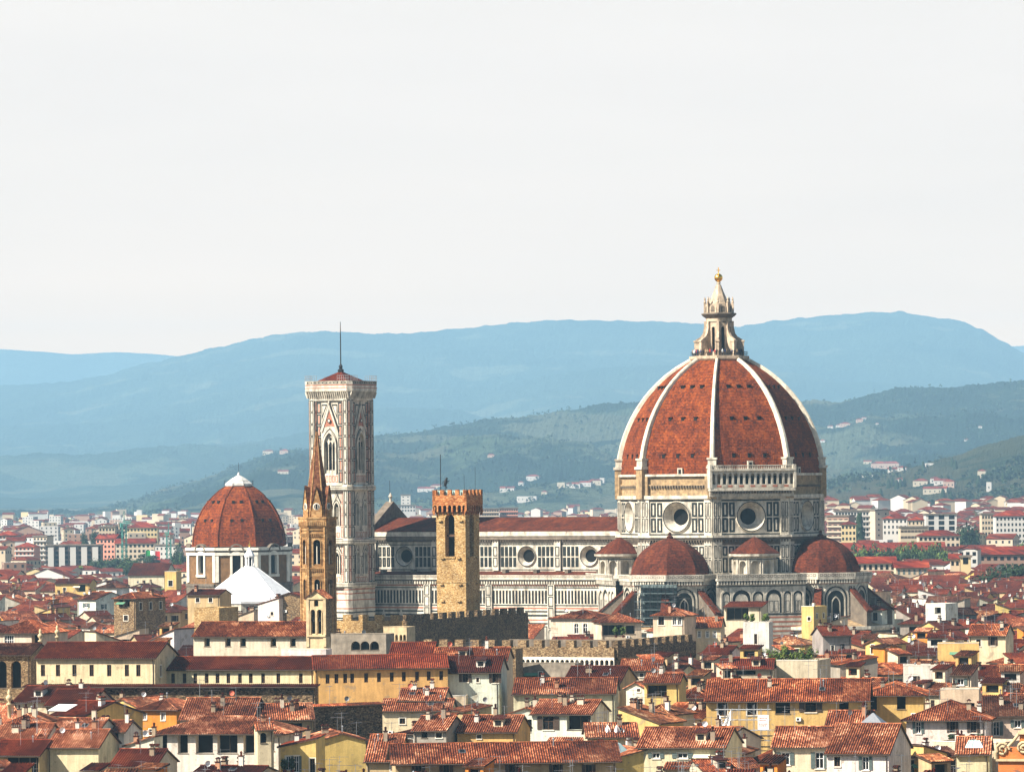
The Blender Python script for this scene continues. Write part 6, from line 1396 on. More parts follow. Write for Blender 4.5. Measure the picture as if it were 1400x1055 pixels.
def rects_hit(x, y, w, d, deg):
    c, s = math.cos(R(deg)), math.sin(R(deg)); cx, cy = x - (d / 2) * s, y + (d / 2) * c; r1 = min(w, d) / 2
    pts = [(cx + (i * w / 2 * c) - (j * d / 2 * s), cy + (i * w / 2 * s) + (j * d / 2 * c)) for i in (-1, -.33, .33, 1) for j in (-1, 0, 1)]
    for (X, Y, W_, D, dg) in FOOT:
        if abs(X - cx) + abs(Y - cy) > W_ + D + w + d: continue
        c2, s2 = math.cos(R(dg)), math.sin(R(dg))
        for (a, b) in pts:
            dx, dy = a - X, b - Y; u, v = dx * c2 + dy * s2, -dx * s2 + dy * c2
            if abs(u) < W_ / 2 + .3 and abs(v) < D / 2 + .3: return True
        for i in (-1, 0, 1):
            for j in (-1, 0, 1):
                a, b = X + i * W_ / 2 * c2 - j * D / 2 * s2, Y + i * W_ / 2 * s2 + j * D / 2 * c2; dx, dy = a - cx, b - cy; u, v = dx * c + dy * s, -dx * s + dy * c
                if abs(u) < w / 2 and abs(v) < d / 2: return True
    return False
occ = Occ(); order = sorted([p for p in FPR if p[7] < 9000], key=lambda p: p[9]); oi = 0
cands = []; Yr = 618.0
NF = 0; MASS = []
MAXH = 236
while Yr < 2300:
    step = rf.uniform(6.5, 9) * (1 if Yr < 1200 else 1.35); half = .1125 * Yr
    x = -half - rf.uniform(0, 12)
    while x < half:
        w = rf.uniform(6, 12) if rf.random() < .8 else rf.uniform(12, 18); x += w * .5
        Y = Yr + rf.uniform(-3, 3)
        while oi < len(order) and order[oi][9] <= Y: occ.add(order[oi][5], order[oi][6], order[oi][7]); oi += 1
        deg = rf.choice([-29, -29, -25, -12, -8, 31, -34, -18, 22]) + rf.uniform(-4, 4); d = rf.uniform(8, 13)
        roof = rf.choice(['gx', 'gx', 'gx', 'gx', 'hip', 'hip', 'gy', 'shed', 'shedr', 'shedl', 'flat']) ; pitch = rf.uniform(.28, .4)
        if roof in ('gy', 'shedr', 'shedl') : w = min(w, 11)
        if roof == 'flat' and rf.random() < .4: roof = 'hip'
        ze = rf.uniform(11.5, 19.8) + (rf.uniform(2, 5) if rf.random() < .18 else 0)
        if ze > 20: w = min(w, 9); d = min(d, 9)
        if Y > 1350: ze = min(ze, 19)
        ok = True
        for tries in range(5):
            rise = {'gx': pitch * d / 2, 'gy': pitch * w / 2, 'hip': pitch * min(w, d) / 2, 'shed': pitch * d, 'shedr': pitch * w, 'shedl': pitch * w, 'flat': .8}[roof]
            (cx, cy), a, b, yt = extent((x, Y), deg, w, d, ze, rise)
            bad = False
            for p in PROT:
                if p[9] > Y and p[6] > a + 2 and p[5] < b - 2 and yt < p[8] - 3 and p[8] > 0 and p[7] < 9000: bad = True; break
            if not bad: break
            ze -= 2.2
        xs = x; x += w * .5 + rf.uniform(-.5, 2.5)
        if bad or ze < 7: continue
        if b < -14 or a > 1414: continue
        ye = proj(xs, Y, ze)[1]
        if occ.vis(a, b, yt) < (1.6 if Y < 1300 else 1.2): continue
        if rects_hit(xs, Y, w, d, deg): continue
        FOOT.append((cx, cy, w, d, deg)); occ.add(a + 1, b - 1, yt)
        wall = rf.choices(['cream', 'pale yellow', 'white', 'yellow', 'ochre', 'beige', 'grey', 'tan', 'orange', 'pink'], [26, 16, 22, 10, 7, 12, 7, 6, 2.5, 2.5])[0]
        far = Y > 900
        rc = rf.choices(['pink', 'orange', 'red', 'brown', 'dark red', 'terracotta', 'grey-brown', 'tan'], [24, 12, 6, 12, 6, 14, 14, 18] if Y < 780 else ([16, 14, 12, 12, 14, 16, 10, 12] if Y < 1000 else [2, 6, 32, 10, 36, 8, 3, 2]))[0]
        if NF >= MAXH: MASS.append((xs, Y, deg, w, d, ze, roof, pitch, wall, rc)); continue
        NF += 1; LASTY = Y
        st = rf.choice(['shutg', 'shutb', 'dark', 'plain', 'shutb']); wins = []; n = max(1, int(w / 3.2)) if roof != 'shed' or w > 6 else 1
        ww, hh = rf.uniform(.8, 1.1), rf.uniform(1.3, 1.7)
        for r_ in range(3):
            for i in range(n):
                if rf.random() < (.88 if r_ < 2 else .6): wins.append((-w / 2 + w * (i + .5) / n + rf.uniform(-.2, .2), ze - 2.6 - r_ * 3.3 - (.3 if roof == 'flat' else 0), ww, hh, st))
        if rf.random() < .16: wins = [(0, ze - 3, w * .5, 2.2, 'open')]
        side = [(-d / 2 + d * (i + .5) / 2 + rf.uniform(-.3, .3), ze - 2.7, ww, hh, st) for i in range(2) if rf.random() < .6]
        pxc = (a + b) / 2; feat = rf.choice(['grey shutters'] if st == 'shutg' else (['brown shutters'] if st == 'shutb' else ['dark windows']))
        rtxt = {'gx': 'gabled', 'gy': 'gable-fronted', 'hip': 'hipped', 'shed': 'lean-to', 'shedr': 'right-sloping', 'shedl': 'left-sloping', 'flat': 'flat'}[roof] + ('' if roof == 'flat' else ' ' + rc)
        lb = auto_label(pxc, (yt + ye) / 2, wall, rtxt, feat)
        cl = 3 if Y < 780 else (2 if Y < 1000 else 1)
        house('house', (xs, Y), deg, w, d, ze, roof, pitch, wall, rc, lb, 'house', 'old town houses', Y < 1080, wins, side if math.sin(R(deg)) < 0 else (), () if math.sin(R(deg)) < 0 else side, cl, seed=NF * 13 + 5, annex=Y < 1100)
    Yr += step
print('FILL', NF, len(MASS), Yr)
# ------------------------------------------------------------------ the far city as one mass
FM = {}
def fmat(k, c, v=.12): 
    if k not in FM: FM[k] = simple('far_' + k, c, .9, v, .08)
    return FM[k]
fmats = [fmat('cream', (.47, .38, .26)), fmat('white', (.50, .475, .43)), fmat('yellow', (.54, .42, .22)), fmat('beige', (.52, .42, .30)), fmat('brown', (.28, .17, .12)), fmat('grey', (.45, .43, .40)), M['tiles_far'], fmat('darkwin', (.03, .03, .035)), fmat('flatroof', (.35, .32, .29))]
TF = M['tiles_far']
def mass_house(mb, x, y, deg, w, d, ze, roof, pitch, wm, win=True, z0=0, rr=6, overh=.5):
    c, s = math.cos(R(deg)), math.sin(R(deg))
    def T(a, b, z): return (x + a * c - b * s, y + a * s + b * c, z)
    hw = w / 2
    fr4 = []
    for (a, b, ang, half) in ((0, 0, deg, hw), (hw, d / 2, deg + 90, d / 2), (-hw, d / 2, deg - 90, d / 2)):
        p = T(a, b, 0); f = Fr(p[0], p[1], ang); mb.quad(f, -half, half, z0, ze, 0, wm); fr4.append((f, half))
    p = T(0, d, 0); mb.quad(Fr(p[0], p[1], deg + 180), -hw, hw, z0, ze, 0, wm)
    if roof == 'flat': mb.poly([T(-hw, 0, ze), T(hw, 0, ze), T(hw, d, ze), T(-hw, d, ze)], 8); 
    elif roof == 'hip':
        m_ = min(hw, d / 2) * .98; o = overh; z = ze - .1; zt = ze + pitch * m_; A, B, Cc, D = T(-hw - o, -o, z), T(hw + o, -o, z), T(hw + o, d + o, z), T(-hw - o, d + o, z)
        if w >= d: P, Q = T(-hw + m_, d / 2, zt), T(hw - m_, d / 2, zt); S = ((A, B, Q, P), (Cc, D, P, Q), (D, A, P), (B, Cc, Q))
        else: P, Q = T(0, m_, zt), T(0, d - m_, zt); S = ((A, B, P), (B, Cc, Q, P), (Cc, D, Q), (D, A, P, Q))
        for q in S: mb.poly(list(q), rr)
    elif roof == 'gy':
        o = overh; zt = ze + pitch * hw
        mb.poly([T(hw + o, -o, ze - .1), T(hw + o, d + o, ze - .1), T(0, d + o, zt), T(0, -o, zt)], rr); mb.poly([T(-hw - o, d + o, ze - .1), T(-hw - o, -o, ze - .1), T(0, -o, zt), T(0, d + o, zt)], rr)
        mb.poly([T(-hw, 0, ze), T(hw, 0, ze), T(0, 0, zt - .15)], wm)
    else:
        o = overh; zt = ze + pitch * d / 2
        mb.poly([T(-hw - o, -o, ze - .1), T(hw + o, -o, ze - .1), T(hw + o, d / 2, zt), T(-hw - o, d / 2, zt)], rr); mb.poly([T(hw + o, d + o, ze - .1), T(-hw - o, d + o, ze - .1), T(-hw - o, d / 2, zt), T(hw + o, d / 2, zt)], rr)
        for a in (-hw, hw): mb.poly([T(a, 0, ze), T(a, d, ze), T(a, d / 2, zt - .15)], wm)
    if win:
        fs = max(1, min(4, int((ze - z0) / 3.4)))
        for f, half in fr4[:2 if math.sin(R(deg)) < 0 else 3:1 if math.sin(R(deg)) < 0 else 2]:
            n = max(1, int(2 * half / 3.4))
            for r_ in range(fs):
                for i in range(n):
                    if (i * 7 + r_ * 3 + int(x)) % 7 == 0: continue
                    u = -half + 2 * half * (i + .5) / n; z = ze - 2.7 - r_ * 3.3; mb.quad(f, u - .6, u + .6, z, z + 1.6, .04, 7)
# behind the cathedral: town fabric out to the railway and beyond
mb = MB(); rf2 = random.Random(31)
wmi = {'cream': 0, 'pale yellow': 0, 'white': 1, 'yellow': 2, 'ochre': 2, 'beige': 3, 'grey': 5, 'tan': 3, 'orange': 4, 'pink': 3}
for (xs, Y, deg, w, d, ze, roof, pitch, wall, rc) in MASS: mass_house(mb, xs, Y, deg, w, d, ze, 'gx' if roof.startswith('shed') else roof, pitch, wmi[wall])
def visible_gap(px, py): return True
Yr = 2300.0
while Yr < 7600:
    half = .1125 * Yr; step = 13 + (Yr - 2300) * .018; x = -half
    while x < half:
        px = proj(x, Yr, 15)[0]
        w = rf2.uniform(7, 17) if rf2.random() < .85 else rf2.uniform(18, 34); x += w + rf2.uniform(0, 8) + (Yr - 2000) * .003
        if rf2.random() < .12: continue
        big = rf2.random() < (.12 if px > 560 else .25); ze = rf2.uniform(14, 24) if big else rf2.uniform(6, 14)
        right = px > 1120
        rr = 'flat' if rf2.random() < (.12 if right else .4) else rf2.choice(['gx', 'gx', 'hip', 'gy'])
        zg = 0
        if right and Yr > 3200: break
        wm_ = rf2.choices([0, 1, 2, 3, 4, 5], [24, 24, 9, 20, 14, 10])[0]
        hpx = w * .5 * F / Yr
        while ze > 5 and not far_ok(px - hpx, px + hpx, proj(x, Yr, ze + 2.5)[1], Yr): ze -= 3
        if ze <= 5: continue
        mass_house(mb, x, Yr + rf2.uniform(-step / 2, step / 2), rf2.uniform(-35, 20), w, rf2.uniform(9, 15), ze, rr, .38, wm_, win=Yr < 6000)
    Yr += step
# suburbs climbing the first slope at right
mb2 = mb
for i in range(750):
    Y = rf2.uniform(2950, 4300); t = (Y - 2950) / 1350; px = rf2.uniform(1090, 1420); X = (px - 700) * Y / F; zt = max(0, (Y - 3250)) * .03
    if Y > 3900 and rf2.random() < .75: continue
    if not far_ok(px - 12, px + 12, proj(X, Y, zt + 12)[1], Y): continue
    mass_house(mb, X, Y, rf2.uniform(-40, 25), rf2.uniform(9, 20), rf2.uniform(9, 13), zt + rf2.uniform(8, 14), rf2.choice(['gx', 'hip', 'hip', 'gy']), .42, rf2.choices([0, 1, 2, 3], [4, 5, 1, 2])[0], z0=-2, win=Y < 3500)
# long pale industrial sheds on the left
for (px0, px1, yt, Y, k) in ((40, 140, 710, 6900, 1), (40, 272, 713.5, 6300, 1), (100, 215, 706, 7300, 5), (225, 275, 717, 5600, 1), (0, 60, 716, 5900, 5)):
    X0, z = atY(px0, yt, Y); X1, _ = atY(px1, yt, Y); mass_house(mb, (X0 + X1) / 2, Y, 0, X1 - X0, 60, z, 'flat', .1, k, win=False)
    mb.m[-1] = 1 if k == 1 else 5
# the same town goes on to both sides of the frame
Yr = 640.0
while Yr < 7600:
    for sg in (-1, 1):
        x = .114 * Yr + 6
        while x < .175 * Yr + 30:
            w = rf2.uniform(8, 19); x += w * .5
            if not (sg > 0 and Yr > 4200): mass_house(mb, sg * x, Yr + rf2.uniform(-4, 4), rf2.choice([-30, -12, 20]) + rf2.uniform(-5, 5), w, rf2.uniform(9, 13), rf2.uniform(11, 18) if Yr < 2500 else rf2.uniform(7, 14), rf2.choice(['gx', 'gx', 'hip', 'gy']), .34, rf2.choices([0, 1, 2, 3, 5], [6, 5, 3, 3, 1])[0])
            x += w * .5 + rf2.uniform(0, 4) + (Yr * .004)
    Yr += 15 + Yr * .008
fc = mb.build('distant_city', fmats, color=(.85, .66, .56)); tag(fc, kind='stuff')

tb = MB(); NT = 0
while NT < 1500:
    Y = rf2.uniform(1900, 7400); px = rf2.uniform(-20, 1420); x = (px - 700) / F * Y
    if noise.noise(Vector((x / 120, Y / 260, 5))) < .08 or (480 < px < 860 and Y < 3500): continue
    h = rf2.uniform(8, 15); r = h * .42; NT += 1
    if not far_ok(px - 4, px + 4, proj(x, Y, h)[1], Y): continue
    m = rf2.choice((0, 0, 1, 2))
    for k in range(16 if Y < 4200 else 8):
        a, b = rf2.uniform(0, 6.28), rf2.uniform(-.6, 1); c = Vector((x + r * .8 * math.cos(a) * math.sqrt(max(0, 1 - b * b * .8)), Y + r * .8 * math.sin(a), h * (.62 + .34 * b)))
        t = Vector((rf2.uniform(-1, 1), rf2.uniform(-1, 1), rf2.uniform(-.6, .6))).normalized() * 1.9; w = t.cross(Vector((rf2.uniform(-1, 1), rf2.uniform(-1, 1), rf2.uniform(-1, 1)))).normalized() * 1.6
        tb.poly([tuple(c - t), tuple(c + w), tuple(c + t), tuple(c - w)], m)
o = tb.build('distant_town_trees', [M['leaf'], M['leaf_dark'], M['leaf_light']]); tag(o, kind='stuff')
# ------------------------------------------------------------------ trees
def crown_mesh(mb, rg, cx, cy, cz, rx, rz, n, leaf, m=0, m2=1):
    cl = []
    for i in range(max(5, n // 45)):
        a, b, q = rg.uniform(0, 6.28), rg.uniform(-.7, 1), rg.uniform(.35, .85); h = math.sqrt(max(0, 1 - b * b))
        cl.append((cx + rx * q * h * math.cos(a), cy + rx * q * h * math.sin(a), cz + rz * q * b, rg.uniform(.28, .5)))
    for i in range(n):
        x, y, z, r = rg.choice(cl); a, b = rg.uniform(0, 6.28), rg.uniform(-1, 1); h = math.sqrt(1 - b * b); q = rg.uniform(.5, 1.05) * r
        p = Vector((x + rx * q * h * math.cos(a), y + rx * q * h * math.sin(a), z + rz * q * b)); nn = (Vector((h * math.cos(a), h * math.sin(a), b)) + Vector((rg.uniform(-.6, .6), rg.uniform(-.6, .6), rg.uniform(-.3, .7)))).normalized()
        t = nn.orthogonal().normalized(); w = nn.cross(t); s = leaf * rg.uniform(.6, 1.3); t, w = t * s, w * s * .8
        mb.poly([tuple(p - t), tuple(p + w), tuple(p + t), tuple(p - w)], m if rg.random() < .6 else m2)
TC = {}
def tree(px, py, Y, h, r, kind, label, group, z0=None, name=None):
    """px, py = top of the tree in the photo"""
    X, z = atY(px, py, Y); base = z - h if z0 is None else z0; h = z - base
    rt = empty(name or {'cypress': 'cypress', 'pine': 'pine_tree'}.get(kind, 'broadleaf_tree'), (X, Y, base), 0, label, 'tree', group); rg = random.Random(int(px * 13 + py)); k = (kind, rg.randrange(3))
    if k not in TC:
        mb = MB(); tb = MB(); g2 = random.Random(hash(kind) % 7 + k[1] * 31) if False else random.Random(len(TC) + 3)
        if kind == 'cypress':
            for i in range(520):
                z_ = g2.uniform(.06, 1); rr = .17 * math.sin(math.pi * min(1, (1 - z_) * .62 + .04)) ** .7 * g2.uniform(.6, 1.1); a = g2.uniform(0, 6.28); p = Vector((rr * math.cos(a), rr * math.sin(a), z_)); s = .035
                t = Vector((-math.sin(a), math.cos(a), g2.uniform(-.4, .4))) * s; w = Vector((g2.uniform(-.3, .3), g2.uniform(-.3, .3), 1)) * s * 1.3; mb.poly([tuple(p - t), tuple(p - w), tuple(p + t), tuple(p + w)], g2.randrange(2))
            tb.tube([(0, 0, -.1), (0, 0, .5)], [.03, .015], 6); mats = [M['leaf_dark'], M['leaf_dark']]
        else:
            cz, rz = (.78, .2) if kind == 'pine' else (.6, .4); crown_mesh(mb, g2, 0, 0, cz, .5, rz, 1100, .035); mats = [M['leaf_dark'], M['leaf_dark'] if kind in ('pine', 'dark') else M['leaf']]
            if kind == 'light': mats = [M['leaf'], M['leaf_light']]
            tb.tube([(0, 0, -.1), (.01, 0, .25), (.0, .01, .55)], [.045, .035, .018], 7)
            for a in (0, 2.1, 4.2): tb.tube([(0, 0, .3), (.14 * math.cos(a), .14 * math.sin(a), .48), (.28 * math.cos(a), .28 * math.sin(a), .62)], [.02, .014, .006], 5)
        c = mb.build('crown', mats, rt); t = tb.build('trunk', [M['bark']], rt); TC[k] = (c, t)
    else: c = put(TC[k][0], rt, name='crown'); t = put(TC[k][1], rt, name='trunk')
    sx = r / .5 if kind != 'cypress' else r / .13
    for o in (c, t): o.scale = (sx, sx, h); o.rotation_euler = (0, 0, rg.uniform(0, 6))
    return rt
rt_ = random.Random(12)
for px, py, r, k in ((12, 762, 8, 'dark'), (28, 768, 7, 'dark'), (44, 782, 6, 'light'), (60, 780, 7, 'light'), (76, 778, 7, 'light'), (92, 780, 7, 'light'), (106, 781, 6, 'broad'), (118, 777, 8, 'broad'), (133, 764, 9, 'dark'), (146, 760, 11, 'dark'), (158, 763, 10, 'dark'), (137, 783, 6, 'light'), (176, 760, 8, 'broad'), (186, 764, 7, 'broad'), (168, 770, 8, 'broad'), (199, 755, 7, 'pine'), (208, 757, 6, 'pine'), (246, 756, 7, 'dark'), (244, 742, 5, 'broad'), (130, 722, 4, 'dark'), (116, 723, 4, 'dark')):
    Y = 2950 + rt_.uniform(-60, 90) if py > 740 else 3350
    tree(px, py, Y, 15, r, k, {'light': 'light green broad tree in the dense row before the apartment blocks at left', 'dark': 'dark green tree in the dense clump before the apartment blocks at left', 'broad': 'mid green tree in the dense row before the apartment blocks at left', 'pine': 'flat topped pine beside the flag left of the domed chapel'}[k], f'{k} trees on the left avenue', z0=0)
for px, py, r, k in [(1167 + i * 9.5, 744 + (i % 3) * 2.5, 7, ('broad', 'light', 'dark')[i % 3]) for i in range(14)] + [(1243, 739, 7, 'light'), (1278, 738, 7, 'light')]:
    tree(px, py, 2380 + rt_.uniform(-30, 30), 13, r, k, {'light': 'light green tree', 'dark': 'dark green tree', 'broad': 'mid green tree'}[k] + ' in the row before the long tiled roof behind the east apse', f'{k} trees right of the east apse', z0=0)
for px, py, Y, h, r, k, lb in ((1175, 703, 2900, 16, 3.2, 'cypress', 'tall single cypress in front of the balconied flats right of the great dome'), (1322, 709, 2850, 12, 7, 'dark', 'dark round tree right of the grey office block'), (1314, 714, 2850, 11, 5, 'dark', 'dark round tree touching the grey office block'), (1332, 714, 2850, 11, 5, 'dark', 'small dark tree between the grey office block and the white flats'),
                               (1372, 768, 1850, 13, 8, 'dark', 'dark tree crown left of the white chimney at the right edge'), (1390, 766, 1850, 13, 8, 'dark', 'dark tree crown at the right edge below the long dark roof'), (1356, 778, 1800, 12, 7, 'dark', 'low dark tree crown above the red roofs at the right edge'), (1398, 735, 2500, 12, 6, 'light', 'light green tree cut by the right edge')):
    tree(px, py, Y, h, r, k, lb, None, z0=0 if Y > 2000 else None)
# ------------------------------------------------------------------ hill planting, cypresses and villas
from mathutils.bvhtree import BVHTree
HB_ = {}
for o in bpy.data.objects:
    if o.get('kind') == 'structure' and o.name.split('.')[0] in ('wooded_hill', 'olive_hill'): HB_[o.name] = BVHTree.FromPolygons([v.co.copy() for v in o.data.vertices], [tuple(p.vertices) for p in o.data.polygons])
def raypt(px, py):
    u, v = uv0(px, py); d = Vector((u / F, 1, v / F)).normalized(); best = None
    for b in HB_.values():
        h = b.ray_cast(Vector((0, 0, HC)), d, 30000)[0]
        if h is not None and (best is None or h.y < best.y): best = h
    return best
def down(nm, x, y): return HB_[nm].ray_cast(Vector((x, y, 2000)), Vector((0, 0, -1)), 3000)[0]
wb = MB(); rg = random.Random(9); n = 0
for i in range(11000):
    near = i < 4600
    if near: px, Y = rg.uniform(1000, 1480), rg.uniform(4450, 6500); nm = 'olive_hill'
    else: px, Y = rg.uniform(150, 1480), rg.uniform(7700, 11500); nm = 'wooded_hill'
    x = (px - 700) / F * Y; q = noise.noise(Vector((x / 320, Y / 520, 1.7))) + .5 * noise.noise(Vector((x / 90, Y / 120, 7)))
    if q < (-.05 if near else -.02) and not (not near and Y > 11000): continue
    p = down(nm, x, Y)
    if p is None: continue
    cyp = rg.random() < (.10 if near else .05); h = rg.uniform(11, 17) if cyp else rg.uniform(5, 9); r = 1.7 if cyp else h * .55
    nq = 12 if near else 6; ls = 2.1 if near else 2.6
    for k in range(nq):
        a, b = rg.uniform(0, 6.28), rg.uniform(-.3, 1); c = Vector((p.x + r * .8 * math.cos(a) * math.sqrt(1 - b * b * .8), Y + r * .8 * math.sin(a), p.z + h * (.45 + .5 * b)))
        t = Vector((rg.uniform(-1, 1), rg.uniform(-1, 1), rg.uniform(-.6, .6))).normalized() * ls * (.55 if cyp else 1); w = t.cross(Vector((rg.uniform(-1, 1), rg.uniform(-1, 1), rg.uniform(-1, 1)))).normalized() * ls * .8
        wb.poly([tuple(c - t), tuple(c + w), tuple(c + t), tuple(c - w)], 1 if cyp else rg.choice((0, 0, 1, 2)))
o = wb.build('hillside_woodland', [foliage('wood_leaves', (.008, .02, .008), (.022, .042, .014)), foliage('cypress_leaves', (.004, .010, .006), (.012, .022, .012)), foliage('olive_leaves', (.02, .035, .015), (.045, .065, .025))]); tag(o, kind='stuff')
def villa(px, py, w, d, h, wall, roof, label, deg=-15, name='villa', wins=4):
    p = raypt(px, py)
    if p is None: return
    w, d, h = w * .85, d, h * .8
    rt = empty(name, (p.x, p.y, p.z - 1.5), deg, label, 'villa'); c = {'white': (.46, .43, .39), 'cream': (.42, .36, .27), 'pink': (.40, .28, .22), 'ochre': (.5, .36, .2)}[wall]
    mb = MB(); mass_house(mb, 0, 0, 0, w, d, h + 1.5, 'flat', .3, 0, win=False); mb.build('wall', [M['plaster_far']] * 9, rt, color=c)
    mb = MB(); m_ = min(w, d) / 2
    if roof != 'flat':
        mass_house(mb, 0, 0, 0, w, d, h + 1.7, roof, .42, 0, win=False); keep = [i for i, m in enumerate(mb.m) if m == 6]; r = MB()
        for i in keep: r.poly([mb.v[j] for j in mb.f[i]], 0)
        r.build('roof', [M['tiles_far']], rt, color=(1.2, .8, .7))
    for i in range(wins):
        g = MB(); u = -w / 2 + w * (i + .5) / wins; g.quad(Fr(0, 0, 0), u - .7, u + .7, h * .5, h * .5 + 2, .05); g.build('window', [M['glass']], rt)
    return rt
VL = [(1210, 641, 62, 18, 13, 'pink', 'hip', 'long pinkish villa with arcaded front on the near hill right of the great dome', 8), (1222, 645, 20, 10, 5, 'white', 'gx', 'low white outbuilding right under the long pinkish villa', 2), (1186, 652, 18, 9, 4, 'white', 'flat', 'low white garden wall house left below the long pinkish villa', 2), (1233, 643, 14, 9, 5, 'white', 'hip', 'small white house at the right end of the long pinkish villa', 2),
      (1258, 664, 22, 12, 8, 'cream', 'hip', 'cream farmhouse with a pyramid roof among the cypresses', 3), (1278, 660, 14, 10, 7, 'white', 'hip', 'little white house in the upper right of the cypress clump', 2), (1286, 662, 20, 10, 6, 'white', 'gx', 'long low white house beside the pink villa on the near hill', 3), (1297, 666, 16, 12, 9, 'pink', 'hip', 'pink villa just above the suburbs on the near hill', 3), (1278, 674, 34, 12, 7, 'cream', 'gx', 'long cream house at the foot of the near hill', 5),
      (1342, 654, 12, 9, 12, 'cream', 'hip', 'narrow cream tower house half hidden by cypresses on the right slope', 1), (1352, 672, 7, 7, 14, 'white', 'flat', 'white square tower standing over the right suburbs', 1), (1230, 660, 12, 9, 6, 'white', 'hip', 'small white house left of the cream farmhouse', 2), (1186, 634, 18, 10, 6, 'cream', 'gx', 'small cream house left above the long pinkish villa', 2), (1270, 637, 14, 8, 5, 'white', 'flat', 'tiny white house above the pinkish villa near the ridge', 1),
      (1155, 583, 26, 12, 8, 'pink', 'hip', 'largest house of the hamlet on the wooded hill', 3), (1147, 584, 16, 10, 6, 'white', 'hip', 'left white house of the hamlet on the wooded hill', 2), (1135, 585, 14, 9, 5, 'white', 'hip', 'lone white house at the left end of the hamlet on the wooded hill', 1), (1175, 577, 18, 10, 7, 'pink', 'hip', 'upper pink house of the hamlet on the wooded hill', 2), (1181, 574, 12, 9, 6, 'white', 'hip', 'highest white house of the hamlet on the wooded hill', 1), (1199, 581, 7, 7, 5, 'white', 'hip', 'tiny white house right of the hamlet on the wooded hill', 1),
      (728, 657, 30, 14, 11, 'white', 'hip', 'large white villa on the hill slope between the stone tower and the dome', 4), (712, 663, 12, 9, 7, 'white', 'hip', 'small white house on the wooded slope right of the stone tower', 2), (693, 672, 30, 12, 8, 'white', 'gx', 'bright white houses low on the slope right of the stone tower', 4), (720, 686, 40, 14, 12, 'white', 'flat', 'big white institute building low on the slope right of the stone tower', 5), (767, 667, 16, 12, 12, 'cream', 'flat', 'tall cream villa left of the white hillside village', 2), (783, 667, 30, 12, 9, 'white', 'hip', 'left house of the white hillside village left of the great dome', 3), (800, 665, 24, 12, 9, 'white', 'gx', 'middle house of the white hillside village left of the great dome', 3), (813, 663, 26, 12, 10, 'cream', 'hip', 'right house of the white hillside village left of the great dome', 3), (823, 660, 10, 9, 11, 'white', 'flat', 'slim white tower of the hillside village left of the great dome', 1), (744, 676, 12, 9, 6, 'cream', 'hip', 'small cream house between the institute and the hillside village', 1),
      (671, 625, 16, 10, 6, 'pink', 'hip', 'single pink farmhouse in the middle of the wooded hill', 2), (582, 672, 40, 14, 8, 'white', 'gx', 'row of white houses on the slope left of the stone tower', 4), (596, 668, 26, 12, 8, 'cream', 'hip', 'cream house above the row of white houses by the stone tower', 2), (366, 621, 30, 14, 10, 'cream', 'hip', 'old castle like house on the ridge left of the marble tower', 3), (388, 620, 24, 14, 9, 'pink', 'hip', 'pinkish hamlet house on the ridge nearest the marble tower', 2), (387, 648, 26, 12, 7, 'cream', 'gx', 'cream farmhouse on the slope left of the hexagonal spire', 3), (1124, 605, 14, 10, 6, 'white', 'hip', 'little white house right beside the great dome on the wooded hill', 1), (1321, 603, 10, 8, 5, 'white', 'hip', 'tiny white house high on the right wooded slope', 1), (1340, 585, 9, 8, 5, 'white', 'hip', 'tiny white house near the right ridge', 1)]
for v in VL: villa(*v[:8], wins=v[8])
for i, (px, py) in enumerate(((1215, 655), (1220, 653), (1226, 656), (1231, 654), (1236, 653), (1251, 652), (1255, 651), (1289, 668), (1300, 672), (1338, 650), (1344, 648), (1376, 644), (1380, 642), (1372, 646), (1262, 631), (1302, 626), (1306, 629), (1204, 668))):
    p = raypt(px, py + 12)
    if p: tree(px, py, p.y, 18, 2.8, 'cypress', 'dark cypress spike on the near hillside at right', 'cypresses on the near hill')
